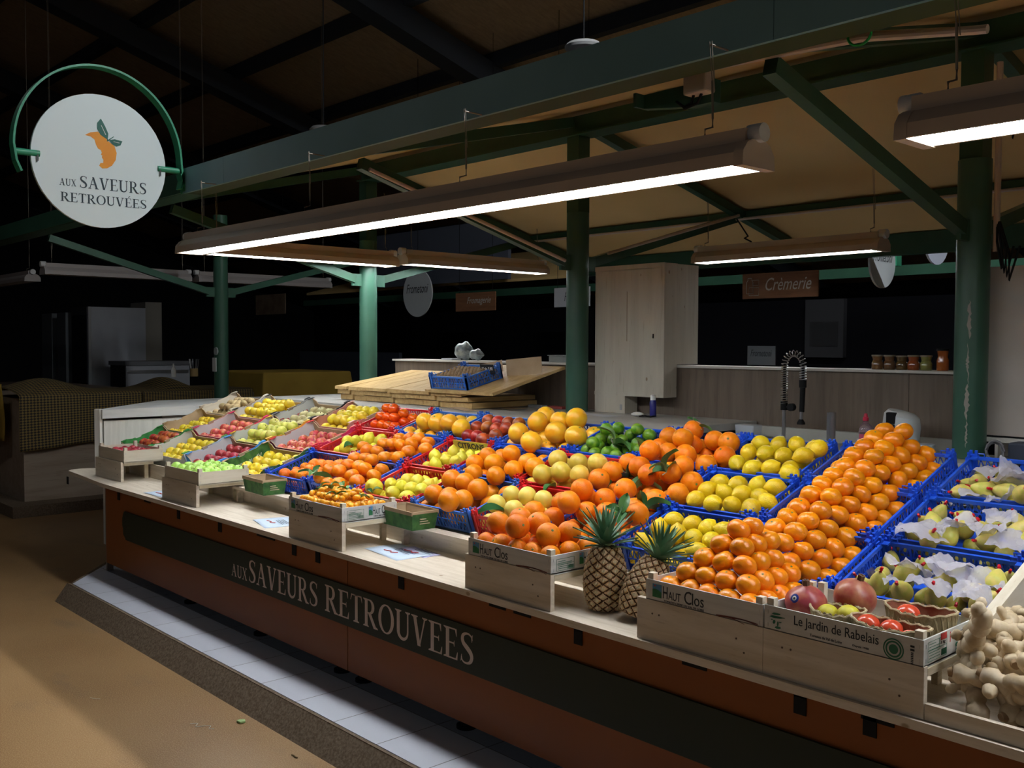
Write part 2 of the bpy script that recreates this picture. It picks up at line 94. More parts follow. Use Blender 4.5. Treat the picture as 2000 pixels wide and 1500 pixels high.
'A10:large_orange':[(-3.134,3.167,0.948,0.043),(-3.03,3.17,0.949,0.044),(-2.921,3.165,0.947,0.045),(-2.819,3.168,0.948,0.044),(-3.135,3.25,0.976,0.044),(-3.028,3.253,0.974,0.044),(-2.922,3.254,0.976,0.046),(-2.815,3.254,0.978,0.043),(-3.134,3.334,1.005,0.046),(-3.026,3.336,1.006,0.045),(-2.921,3.34,1.006,0.044),(-2.814,3.337,1.005,0.046),(-3.133,3.42,1.035,0.047),(-3.024,3.425,1.034,0.043),(-2.926,3.421,1.035,0.044),(-2.819,3.421,1.034,0.043),(-3.216,3.193,1.019,0.052),(-2.958,3.274,1.066,0.053),(-3.075,3.269,1.055,0.052),(-3.365,3.211,1.028,0.054),(-3.243,3.279,1.078,0.053),(-3.108,3.185,1.107,0.054),(-3.073,3.388,1.105,0.052),(-3.203,3.398,1.1,0.053),(-3.154,3.319,1.147,0.054)],
'A11:lemon':[(-2.676,3.158,0.933,0.036),(-2.589,3.159,0.933,0.034),(-2.507,3.162,0.936,0.034),(-2.431,3.159,0.934,0.036),(-2.35,3.165,0.936,0.036),(-2.676,3.253,0.965,0.035),(-2.59,3.255,0.965,0.034),(-2.513,3.256,0.967,0.035),(-2.424,3.254,0.966,0.036),(-2.344,3.253,0.965,0.035),(-2.677,3.345,0.996,0.035),(-2.592,3.346,0.997,0.034),(-2.509,3.34,0.996,0.036),(-2.343,3.344,0.997,0.035),(-2.348,3.438,1.031,0.035),(-2.391,3.191,0.995,0.041),(-2.635,3.147,0.999,0.043),(-2.566,3.192,0.995,0.041),(-2.383,3.273,1.028,0.042),(-2.468,3.266,1.027,0.042),(-2.554,3.27,1.03,0.043),(-2.386,3.367,1.057,0.042),(-2.662,3.281,1.035,0.043),(-2.468,3.359,1.057,0.041),(-2.557,3.37,1.06,0.042),(-2.653,3.369,1.064,0.042)],
'B5:pale_lemon':[(-5.725,3.54,1.068,0.038),(-5.634,3.536,1.067,0.037),(-5.54,3.533,1.062,0.036),(-5.446,3.539,1.068,0.037),(-5.726,3.625,1.097,0.036),(-5.634,3.629,1.098,0.038),(-5.541,3.626,1.097,0.039),(-5.443,3.625,1.097,0.037),(-5.729,3.721,1.13,0.038),(-5.63,3.721,1.13,0.038),(-5.445,3.718,1.129,0.039),(-5.352,3.715,1.128,0.038),(-5.722,3.81,1.161,0.036),(-5.539,3.805,1.159,0.038),(-5.445,3.806,1.16,0.037),(-5.351,3.81,1.161,0.036),(-5.541,3.553,1.135,0.041),(-5.539,3.64,1.176,0.042),(-5.666,3.656,1.165,0.042),(-5.492,3.708,1.192,0.043),(-5.398,3.746,1.187,0.043)],
'B6:mandarin':[(-5.124,3.539,1.07,0.041),(-5.031,3.539,1.071,0.043),(-4.938,3.542,1.074,0.044),(-4.849,3.54,1.071,0.042),(-5.119,3.629,1.103,0.043),(-5.031,3.623,1.1,0.043),(-4.937,3.627,1.103,0.041),(-4.845,3.632,1.104,0.044),(-5.212,3.714,1.131,0.041),(-5.122,3.717,1.131,0.041),(-4.936,3.72,1.135,0.044),(-4.844,3.719,1.135,0.044),(-4.938,3.802,1.16,0.041),(-4.842,3.798,1.162,0.041),(-4.841,3.485,1.137,0.046),(-4.986,3.486,1.124,0.046),(-5.104,3.513,1.148,0.045),(-5.204,3.503,1.148,0.046),(-4.857,3.57,1.165,0.046),(-4.799,3.657,1.18,0.046),(-5.035,3.644,1.185,0.046),(-5.342,3.571,1.155,0.046),(-4.948,3.66,1.199,0.046),(-5.137,3.652,1.185,0.046),(-5.226,3.646,1.181,0.045),(-4.892,3.748,1.208,0.045),(-4.998,3.754,1.224,0.047),(-5.09,3.75,1.219,0.046),(-5.189,3.745,1.211,0.045)],
'B7:pale_lemon':[(-4.711,3.533,1.061,0.032),(-4.632,3.533,1.061,0.033),(-4.552,3.534,1.06,0.034),(-4.471,3.535,1.062,0.034),(-4.389,3.535,1.062,0.032),(-4.714,3.607,1.087,0.033),(-4.548,3.607,1.083,0.032),(-4.465,3.604,1.086,0.032),(-4.382,3.607,1.086,0.034),(-4.468,3.674,1.109,0.035),(-4.384,3.678,1.11,0.034),(-4.711,3.746,1.135,0.032),(-4.549,3.746,1.135,0.032),(-4.469,3.745,1.134,0.035),(-4.384,3.74,1.133,0.034),(-4.717,3.813,1.158,0.034),(-4.635,3.816,1.159,0.034),(-4.552,3.81,1.157,0.033),(-4.465,3.813,1.158,0.032),(-4.518,3.516,1.121,0.04),(-4.388,3.562,1.145,0.041),(-4.51,3.592,1.142,0.04),(-4.621,3.593,1.154,0.041),(-4.423,3.634,1.154,0.041),(-4.557,3.682,1.176,0.04)],
'B8:orange':[(-4.248,3.545,1.081,0.05),(-4.126,3.549,1.083,0.047),(-4.011,3.542,1.079,0.049),(-3.892,3.549,1.079,0.047),(-4.252,3.672,1.124,0.05),(-4.129,3.672,1.122,0.047),(-4.006,3.665,1.123,0.051),(-3.894,3.668,1.121,0.048),(-4.25,3.795,1.169,0.049),(-4.133,3.789,1.167,0.048),(-4.011,3.792,1.167,0.048),(-3.893,3.788,1.166,0.049),(-3.875,3.419,1.13,0.052),(-4.093,3.45,1.118,0.051),(-3.841,3.514,1.155,0.053),(-3.74,3.576,1.175,0.055),(-4.015,3.523,1.176,0.052),(-4.186,3.536,1.158,0.052),(-3.838,3.614,1.185,0.054),(-4.087,3.594,1.165,0.052),(-4.187,3.633,1.191,0.052),(-4.051,3.69,1.211,0.053)],
'B9:green_grapefruit':[(-3.729,3.543,1.079,0.049),(-3.606,3.552,1.08,0.047),(-3.491,3.547,1.082,0.051),(-3.371,3.546,1.081,0.05),(-3.73,3.665,1.123,0.05),(-3.607,3.672,1.126,0.05),(-3.492,3.671,1.126,0.05),(-3.371,3.668,1.121,0.048),(-3.728,3.791,1.167,0.047),(-3.611,3.791,1.167,0.051),(-3.491,3.791,1.167,0.048),(-3.374,3.791,1.167,0.047),(-3.36,3.518,1.177,0.052),(-3.484,3.513,1.181,0.055),(-3.597,3.492,1.158,0.054),(-3.383,3.675,1.221,0.054),(-3.553,3.712,1.203,0.054),(-3.697,3.702,1.212,0.053)],
'B10:large_orange':[(-3.224,3.539,1.073,0.044),(-3.109,3.542,1.077,0.045),(-2.987,3.54,1.076,0.047),(-2.877,3.54,1.076,0.044),(-3.22,3.627,1.103,0.044),(-3.105,3.628,1.107,0.047),(-2.996,3.627,1.106,0.047),(-2.88,3.626,1.106,0.043),(-3.225,3.712,1.134,0.046),(-3.109,3.713,1.132,0.044),(-2.992,3.713,1.136,0.046),(-2.877,3.714,1.136,0.047),(-3.221,3.8,1.165,0.047),(-3.104,3.796,1.165,0.043),(-2.875,3.801,1.163,0.044),(-2.86,3.355,1.089,0.053),(-3.03,3.481,1.145,0.055),(-3.237,3.527,1.168,0.054),(-3.243,3.63,1.197,0.054),(-3.12,3.69,1.226,0.055),(-3.22,3.727,1.231,0.053),(-2.714,3.195,1.102,0.053),(-2.831,3.463,1.119,0.054),(-2.767,3.541,1.147,0.053),(-2.784,3.666,1.186,0.054),(-3.01,3.627,1.204,0.053),(-2.917,3.674,1.218,0.054)],
'B11:lemon':[(-2.74,3.535,1.064,0.036),(-2.655,3.54,1.065,0.036),(-2.557,3.535,1.063,0.037),(-2.468,3.536,1.062,0.035),(-2.384,3.533,1.063,0.037),(-2.744,3.63,1.098,0.036),(-2.649,3.627,1.095,0.036),(-2.558,3.628,1.096,0.036),(-2.467,3.624,1.094,0.037),(-2.378,3.63,1.095,0.036),(-2.652,3.717,1.128,0.038),(-2.562,3.714,1.125,0.036),(-2.468,3.719,1.126,0.036),(-2.376,3.717,1.127,0.037),(-2.562,3.812,1.161,0.036),(-2.472,3.806,1.159,0.037),(-2.376,3.806,1.159,0.035),(-2.363,3.519,1.139,0.044),(-2.464,3.526,1.137,0.042),(-2.546,3.502,1.135,0.044),(-2.651,3.519,1.14,0.043),(-2.336,3.599,1.156,0.043),(-2.404,3.648,1.165,0.043),(-2.487,3.633,1.171,0.044),(-2.375,3.716,1.206,0.043),(-2.591,3.652,1.161,0.043),(-2.684,3.646,1.164,0.044),(-2.479,3.736,1.199,0.042),(-2.587,3.745,1.192,0.044),(-2.684,3.747,1.192,0.042)],
'C5:persimmon':[(-5.798,3.927,1.197,0.041),(-5.721,3.927,1.198,0.04),(-5.638,3.929,1.198,0.04),(-5.562,3.926,1.197,0.039),(-5.482,3.926,1.197,0.039),(-5.482,4.001,1.223,0.04),(-5.483,4.078,1.25,0.041),(-5.482,4.153,1.276,0.04),(-5.757,3.95,1.257,0.039),(-5.681,3.95,1.257,0.04),(-5.602,3.948,1.257,0.039),(-5.521,3.947,1.256,0.039),(-5.523,4.024,1.283,0.04),(-5.522,4.097,1.308,0.039),(-5.721,3.968,1.315,0.04),(-5.64,3.97,1.316,0.04),(-5.563,3.971,1.316,0.04),(-5.561,4.044,1.341,0.04),(-5.678,3.991,1.375,0.04),(-5.601,3.99,1.374,0.041)],
'C6:grapefruit':[(-5.317,3.924,1.218,0.056),(-5.195,3.924,1.215,0.053),(-5.073,3.921,1.213,0.052),(-4.947,3.924,1.218,0.056),(-5.317,4.043,1.26,0.053),(-4.944,4.042,1.259,0.054),(-5.309,4.159,1.299,0.055),(-5.189,4.16,1.3,0.055),(-5.07,4.161,1.3,0.055),(-4.946,4.159,1.3,0.055),(-4.771,3.917,1.296,0.062),(-4.897,3.922,1.322,0.061),(-5.026,3.927,1.315,0.062),(-5.148,3.921,1.317,0.061)],
'C7:blood_orange':[(-4.796,3.913,1.198,0.039),(-4.709,3.915,1.195,0.037),(-4.619,3.918,1.197,0.038),(-4.524,3.915,1.197,0.039),(-4.435,3.912,1.196,0.039),(-4.799,4.004,1.229,0.039),(-4.615,4.003,1.228,0.039),(-4.525,3.999,1.224,0.037),(-4.434,3.999,1.226,0.039),(-4.799,4.091,1.259,0.037),(-4.614,4.09,1.258,0.039),(-4.52,4.088,1.257,0.039),(-4.428,4.178,1.289,0.039),(-4.49,3.857,1.246,0.045),(-4.417,3.894,1.274,0.043),(-4.666,3.888,1.256,0.044),(-4.574,3.883,1.256,0.045),(-4.44,4.004,1.308,0.044),(-4.548,4.017,1.298,0.044),(-4.726,4.01,1.299,0.043),(-4.643,4.027,1.301,0.044),(-4.444,4.111,1.332,0.044),(-4.548,4.115,1.329,0.045),(-4.725,4.105,1.337,0.043),(-4.64,4.114,1.332,0.044)],
'C8:grapefruit':[(-4.28,3.927,1.221,0.055),(-4.135,3.925,1.221,0.058),(-3.998,3.927,1.22,0.057),(-3.852,3.926,1.22,0.055),(-4.284,4.043,1.262,0.055),(-4.134,4.04,1.26,0.058),(-3.991,4.038,1.26,0.056),(-3.852,4.041,1.26,0.058),(-4.285,4.158,1.301,0.058),(-4.14,4.16,1.299,0.056),(-3.993,4.161,1.301,0.057),(-3.854,4.156,1.299,0.057),(-4.031,3.824,1.271,0.064),(-3.781,3.928,1.314,0.065),(-3.941,3.931,1.326,0.065),(-4.209,3.889,1.306,0.063),(-4.176,4.01,1.368,0.063),(-4.075,4.099,1.374,0.062),(-3.946,4.102,1.395,0.065),(-4.219,4.123,1.393,0.062)],
'C9:lime':[(-3.701,3.904,1.184,0.031),(-3.635,3.91,1.187,0.031),(-3.561,3.904,1.185,0.031),(-3.494,3.909,1.187,0.032),(-3.419,3.912,1.188,0.029),(-3.694,3.982,1.21,0.03),(-3.56,3.979,1.21,0.03),(-3.493,3.976,1.21,0.032),(-3.419,3.982,1.213,0.03),(-3.354,3.974,1.208,0.03),(-3.698,4.05,1.234,0.03),(-3.628,4.049,1.236,0.031),(-3.562,4.053,1.237,0.031),(-3.494,4.049,1.236,0.03),(-3.422,4.05,1.236,0.03),(-3.355,4.052,1.237,0.03),(-3.695,4.123,1.262,0.031),(-3.555,4.12,1.258,0.03),(-3.425,4.121,1.261,0.029),(-3.698,4.195,1.285,0.031),(-3.63,4.189,1.284,0.031),(-3.561,4.197,1.284,0.029),(-3.497,4.189,1.283,0.031),(-3.417,4.191,1.284,0.031),(-3.453,3.891,1.237,0.035),(-3.601,3.89,1.239,0.035),(-3.535,3.913,1.245,0.036),(-3.372,3.977,1.27,0.035),(-3.643,3.916,1.289,0.037),(-3.528,3.981,1.266,0.036),(-3.698,3.928,1.245,0.035),(-3.458,4.001,1.261,0.036),(-3.662,3.984,1.267,0.036),(-3.455,4.069,1.288,0.036),(-3.568,4.071,1.299,0.035),(-3.696,4.037,1.3,0.037),(-3.638,4.078,1.298,0.036),(-3.456,4.165,1.331,0.037),(-3.573,4.15,1.326,0.035),(-3.709,4.099,1.336,0.037),(-3.687,4.167,1.345,0.037),(-3.629,4.107,1.362,0.036),(-3.505,4.125,1.362,0.035),(-3.62,3.999,1.362,0.036)],
'C10:large_orange':[(-3.221,3.915,1.204,0.045),(-3.123,3.917,1.205,0.046),(-3.015,3.921,1.203,0.043),(-2.905,3.915,1.206,0.047),(-3.218,4.005,1.235,0.045),(-3.119,4.003,1.236,0.046),(-3.012,4.006,1.236,0.043),(-2.908,4.005,1.237,0.046),(-3.119,4.089,1.266,0.047),(-3.016,4.089,1.262,0.043),(-2.909,4.089,1.263,0.044),(-3.117,4.174,1.292,0.044),(-3.011,4.172,1.294,0.046),(-2.91,4.172,1.294,0.045),(-2.921,3.777,1.242,0.053),(-2.838,3.847,1.247,0.054),(-2.984,3.876,1.283,0.055),(-2.797,3.938,1.286,0.054),(-3.09,3.868,1.284,0.054),(-3.196,3.934,1.295,0.052),(-3.119,3.767,1.302,0.054),(-3.058,4.025,1.316,0.053),(-2.861,4.061,1.342,0.054),(-2.966,4.089,1.342,0.053),(-3.218,4.041,1.345,0.054),(-3.042,3.928,1.357,0.054),(-3.139,4.141,1.379,0.054)],
'C11:lemon':[(-2.79,3.91,1.194,0.035),(-2.693,3.911,1.194,0.038),(-2.597,3.914,1.192,0.035),(-2.508,3.916,1.193,0.035),(-2.407,3.909,1.191,0.035),(-2.791,4.001,1.224,0.036),(-2.695,4.002,1.226,0.035),(-2.601,4,1.226,0.035),(-2.507,4.005,1.227,0.036),(-2.405,4.002,1.226,0.038),(-2.791,4.095,1.258,0.037),(-2.693,4.092,1.256,0.037),(-2.601,4.092,1.255,0.035),(-2.504,4.095,1.255,0.035),(-2.403,4.096,1.257,0.037),(-2.693,4.181,1.287,0.035),(-2.597,4.188,1.287,0.035),(-2.501,4.186,1.289,0.037),(-2.408,4.19,1.289,0.036),(-2.392,3.856,1.252,0.045),(-2.509,3.885,1.263,0.043),(-2.438,3.935,1.258,0.045),(-2.593,3.868,1.255,0.044),(-2.686,3.88,1.268,0.044),(-2.395,3.973,1.323,0.043),(-2.55,4.056,1.305,0.043),(-2.378,4.072,1.35,0.045),(-2.644,4.051,1.306,0.044),(-2.74,4.05,1.303,0.043),(-2.539,4.152,1.35,0.044),(-2.643,4.159,1.341,0.043),(-2.743,4.157,1.341,0.043),(-2.441,4.037,1.293,0.043),(-2.439,4.131,1.331,0.044)],
'F12:glossy_mandarin':[(-2.151,2.719,0.977,0.042),(-2.069,2.717,0.977,0.042),(-1.985,2.718,0.977,0.042),(-1.904,2.718,0.977,0.042),(-1.819,2.716,0.977,0.042),(-2.152,2.799,0.977,0.042),(-1.82,2.8,0.977,0.042),(-1.821,2.883,0.977,0.041),(-1.82,2.968,0.977,0.041),(-2.11,2.76,1.027,0.042),(-2.029,2.759,1.027,0.04),(-1.946,2.76,1.027,0.041),(-1.861,2.759,1.027,0.041),(-2.111,2.842,1.027,0.042),(-1.861,2.843,1.027,0.041),(-1.861,2.926,1.027,0.041),(-1.862,3.009,1.027,0.041),(-2.068,2.8,1.078,0.041),(-1.987,2.801,1.078,0.042),(-1.903,2.8,1.078,0.042),(-2.068,2.884,1.078,0.041),(-1.903,2.884,1.078,0.042),(-1.902,2.965,1.078,0.042),(-2.027,2.842,1.128,0.041),(-1.944,2.843,1.128,0.042),(-2.027,2.924,1.128,0.041),(-1.946,2.926,1.128,0.042),(-1.946,3.008,1.128,0.042),(-1.986,2.883,1.179,0.042),(-1.987,2.967,1.179,0.041)],
'A12:glossy_mandarin':[(-1.942,3.166,0.94,0.044),(-1.851,3.165,0.94,0.043),(-1.853,3.255,0.971,0.043),(-1.852,3.342,1.001,0.043),(-1.853,3.429,1.031,0.042),(-1.896,3.193,1.002,0.044),(-1.896,3.28,1.032,0.043),(-1.897,3.367,1.062,0.043),(-2.163,3.457,1.093,0.044),(-1.895,3.455,1.092,0.044),(-1.941,3.135,1.034,0.043),(-1.94,3.22,1.064,0.043),(-1.94,3.307,1.094,0.044),(-2.12,3.395,1.124,0.044),(-1.941,3.396,1.124,0.044),(-2.076,3.162,1.096,0.043),(-1.986,3.162,1.096,0.043),(-2.075,3.249,1.126,0.043),(-1.985,3.248,1.126,0.044),(-2.074,3.336,1.156,0.042),(-1.985,3.335,1.156,0.043),(-2.075,3.422,1.186,0.044),(-1.985,3.424,1.186,0.043)],
'B12:glossy_mandarin':[(-2.228,3.541,1.07,0.043),(-1.962,3.541,1.07,0.043),(-1.872,3.541,1.07,0.044),(-2.228,3.628,1.1,0.043),(-1.873,3.629,1.1,0.044),(-2.227,3.716,1.13,0.044),(-1.873,3.715,1.13,0.043),(-2.228,3.805,1.161,0.043),(-1.871,3.803,1.16,0.044),(-2.182,3.569,1.132,0.043),(-2.005,3.568,1.132,0.043),(-1.917,3.567,1.131,0.044),(-2.183,3.657,1.162,0.044),(-1.918,3.655,1.161,0.044),(-2.184,3.742,1.191,0.044),(-1.917,3.744,1.192,0.044),(-2.184,3.831,1.222,0.043),(-1.917,3.831,1.222,0.044),(-2.139,3.509,1.163,0.043),(-2.051,3.509,1.164,0.043),(-1.961,3.508,1.163,0.044),(-2.138,3.595,1.193,0.044),(-2.049,3.596,1.193,0.043),(-1.96,3.596,1.194,0.043),(-2.14,3.685,1.224,0.043),(-1.961,3.684,1.224,0.042),(-2.14,3.772,1.254,0.044),(-1.96,3.77,1.254,0.044),(-2.093,3.537,1.225,0.044),(-2.006,3.535,1.225,0.042),(-2.094,3.623,1.255,0.044),(-2.005,3.623,1.255,0.044),(-2.096,3.711,1.286,0.043),(-2.005,3.712,1.286,0.044),(-2.096,3.8,1.316,0.044),(-2.005,3.799,1.316,0.044)],
'C12:glossy_mandarin':[(-2.248,3.917,1.199,0.043),(-1.892,3.915,1.199,0.044),(-2.249,4.003,1.229,0.043),(-1.893,4.004,1.23,0.043),(-2.248,4.092,1.26,0.044),(-1.892,4.092,1.26,0.044),(-2.247,4.179,1.29,0.044),(-1.891,4.178,1.289,0.043),(-2.204,3.943,1.261,0.043),(-2.024,3.944,1.261,0.044),(-1.935,3.944,1.261,0.043),(-2.204,4.031,1.291,0.042),(-1.935,4.032,1.291,0.043),(-2.205,4.119,1.322,0.043),(-1.936,4.118,1.321,0.044),(-2.204,4.207,1.352,0.044),(-1.937,4.206,1.352,0.044),(-2.16,3.883,1.293,0.044),(-2.069,3.884,1.293,0.044),(-1.982,3.883,1.292,0.042),(-2.158,3.97,1.323,0.043),(-1.981,3.971,1.323,0.044),(-2.16,4.057,1.353,0.043),(-1.982,4.058,1.353,0.044),(-2.158,4.145,1.383,0.044),(-1.981,4.146,1.383,0.043),(-2.114,3.91,1.354,0.044),(-2.026,3.912,1.355,0.042),(-2.114,3.998,1.384,0.044),(-2.025,3.999,1.385,0.043),(-2.116,4.085,1.415,0.044),(-2.027,4.087,1.415,0.044),(-2.114,4.173,1.445,0.043),(-2.027,4.175,1.446,0.043)],
'A13:pear':[(-1.694,3.163,0.936,0.034),(-1.602,3.158,0.933,0.037),(-1.496,3.17,0.937,0.035),(-1.382,3.157,0.934,0.036),(-1.288,3.157,0.931,0.035),(-1.702,3.248,0.965,0.036),(-1.599,3.249,0.964,0.036),(-1.496,3.247,0.965,0.034),(-1.39,3.251,0.964,0.036),(-1.282,3.26,0.968,0.034),(-1.694,3.35,1,0.034),(-1.603,3.343,0.998,0.034),(-1.491,3.348,0.999,0.034),(-1.393,3.344,0.997,0.034),(-1.289,3.346,0.995,0.034),(-1.703,3.432,1.029,0.035),(-1.585,3.436,1.03,0.034),(-1.496,3.439,1.031,0.036),(-1.379,3.439,1.031,0.037),(-1.291,3.44,1.031,0.035),(-1.282,3.182,1.002,0.04),(-1.43,3.194,0.989,0.039),(-1.541,3.19,0.992,0.041),(-1.336,3.25,1.016,0.04),(-1.282,3.297,1.049,0.04),(-1.625,3.187,0.998,0.04),(-1.442,3.297,1.026,0.041),(-1.575,3.267,1.032,0.039)],
'B13:pear':[(-1.702,3.532,1.063,0.037),(-1.6,3.532,1.06,0.034),(-1.482,3.536,1.064,0.036),(-1.399,3.535,1.061,0.035),(-1.284,3.541,1.063,0.035),(-1.703,3.637,1.099,0.035),(-1.599,3.618,1.091,0.036),(-1.49,3.617,1.09,0.035),(-1.381,3.628,1.095,0.034),(-1.283,3.63,1.097,0.036),(-1.701,3.724,1.129,0.037),(-1.589,3.725,1.13,0.035),(-1.482,3.713,1.125,0.034),(-1.385,3.727,1.13,0.034),(-1.289,3.71,1.124,0.035),(-1.702,3.804,1.157,0.036),(-1.592,3.816,1.161,0.035),(-1.486,3.801,1.156,0.037),(-1.392,3.809,1.159,0.035),(-1.279,3.81,1.159,0.037),(-1.342,3.521,1.104,0.039),(-1.283,3.56,1.138,0.041),(-1.589,3.489,1.118,0.04),(-1.405,3.554,1.131,0.039),(-1.557,3.563,1.121,0.04),(-1.437,3.624,1.141,0.039),(-1.36,3.664,1.154,0.039),(-1.531,3.639,1.148,0.04),(-1.635,3.622,1.156,0.04)],
'C13:pear':[(-1.695,3.907,1.192,0.036),(-1.599,3.92,1.195,0.035),(-1.496,3.919,1.194,0.035),(-1.388,3.909,1.193,0.036),(-1.293,3.909,1.193,0.034),(-1.69,3.993,1.222,0.036),(-1.598,4.001,1.224,0.036),(-1.486,3.997,1.222,0.034),(-1.394,4.011,1.228,0.034),(-1.29,4.003,1.226,0.036),(-1.689,4.085,1.254,0.034),(-1.6,4.095,1.257,0.035),(-1.492,4.101,1.259,0.036),(-1.379,4.102,1.26,0.034),(-1.276,4.092,1.256,0.034),(-1.689,4.177,1.286,0.034),(-1.598,4.181,1.287,0.037),(-1.483,4.183,1.288,0.035),(-1.38,4.19,1.29,0.036),(-1.283,4.178,1.286,0.034),(-1.644,3.893,1.247,0.04),(-1.484,3.938,1.264,0.04),(-1.564,3.934,1.259,0.041),(-1.405,3.844,1.272,0.041),(-1.52,4.032,1.277,0.041),(-1.642,4.03,1.276,0.039)],
}
# ---------------------------------------------------------------- materials
MATS = {}
def mat(name, c, rough=.6, c2=None, scale=8, stretch=(1, 1, 1), detail=3, spec=.4, metal=0, bump=0, bscale=60, emit=None, es=1, trans=0, alpha=1, hv=0, coord='Object', lo=.35, hi=.65, coat=0):
    if name in MATS: return MATS[name]
    m = bpy.data.materials.new(name); m.use_nodes = True; nt = m.node_tree; N = nt.nodes; L = nt.links
    b = N['Principled BSDF']; b.inputs['Roughness'].default_value = rough; b.inputs['Metallic'].default_value = metal
    b.inputs['Specular IOR Level'].default_value = spec
    b.inputs['Base Color'].default_value = (*c, 1)
    if coat: b.inputs['Coat Weight'].default_value = coat; b.inputs['Coat Roughness'].default_value = .12
    tc = N.new('ShaderNodeTexCoord'); mp = N.new('ShaderNodeMapping'); L.new(tc.outputs[coord], mp.inputs[0]); mp.inputs['Scale'].default_value = stretch
    out = None
    if c2:
        n = N.new('ShaderNodeTexNoise'); n.inputs['Scale'].default_value = scale; n.inputs['Detail'].default_value = detail
        L.new(mp.outputs[0], n.inputs['Vector'])
        if hv:
            oi = N.new('ShaderNodeObjectInfo'); mu = N.new('ShaderNodeVectorMath'); mu.operation = 'SCALE'; mu.inputs[0].default_value = (7, 13, 5)
            L.new(oi.outputs['Random'], mu.inputs['Scale']); ad = N.new('ShaderNodeVectorMath'); L.new(mp.outputs[0], ad.inputs[0]); L.new(mu.outputs[0], ad.inputs[1]); L.new(ad.outputs[0], n.inputs['Vector'])
        r = N.new('ShaderNodeValToRGB'); r.color_ramp.elements[0].position = lo; r.color_ramp.elements[1].position = hi
        r.color_ramp.elements[0].color = (*c, 1); r.color_ramp.elements[1].color = (*c2, 1)
        L.new(n.outputs[0], r.inputs[0]); out = r.outputs[0]
    if hv:
        oi2 = N.new('ShaderNodeObjectInfo'); h = N.new('ShaderNodeHueSaturation'); h.inputs['Color'].default_value = (*c, 1)
        if out: L.new(out, h.inputs['Color'])
        a = N.new('ShaderNodeMapRange'); a.inputs['To Min'].default_value = .5 - hv; a.inputs['To Max'].default_value = .5 + hv; L.new(oi2.outputs['Random'], a.inputs[0]); L.new(a.outputs[0], h.inputs['Hue'])
        q = N.new('ShaderNodeMath'); q.operation = 'FRACT'; q2 = N.new('ShaderNodeMath'); q2.operation = 'MULTIPLY'; q2.inputs[1].default_value = 17.3
        L.new(oi2.outputs['Random'], q2.inputs[0]); L.new(q2.outputs[0], q.inputs[0])
        v = N.new('ShaderNodeMapRange'); v.inputs['To Min'].default_value = .84; v.inputs['To Max'].default_value = 1.12; L.new(q.outputs[0], v.inputs[0]); L.new(v.outputs[0], h.inputs['Value'])
        out = h.outputs[0]
    if out: L.new(out, b.inputs['Base Color'])
    if bump:
        n2 = N.new('ShaderNodeTexNoise'); n2.inputs['Scale'].default_value = bscale; n2.inputs['Detail'].default_value = 2; L.new(mp.outputs[0], n2.inputs['Vector'])
        bu = N.new('ShaderNodeBump'); bu.inputs['Strength'].default_value = bump; bu.inputs['Distance'].default_value = .002; L.new(n2.outputs[0], bu.inputs['Height']); L.new(bu.outputs[0], b.inputs['Normal'])
    if emit: b.inputs['Emission Color'].default_value = (*emit, 1); b.inputs['Emission Strength'].default_value = es
    if trans: b.inputs['Transmission Weight'].default_value = trans
    if alpha < 1: b.inputs['Alpha'].default_value = alpha
    MATS[name] = m; return m
def mixnode(nt, fac, a, b):
    x = nt.nodes.new('ShaderNodeMix'); x.data_type = 'RGBA'
    if hasattr(fac, 'links'): nt.links.new(fac, x.inputs[0])
    else: x.inputs[0].default_value = fac
    for i, s in ((6, a), (7, b)):
        if hasattr(s, 'links'): nt.links.new(s, x.inputs[i])
        else: x.inputs[i].default_value = (*s, 1)
    return x.outputs[2]
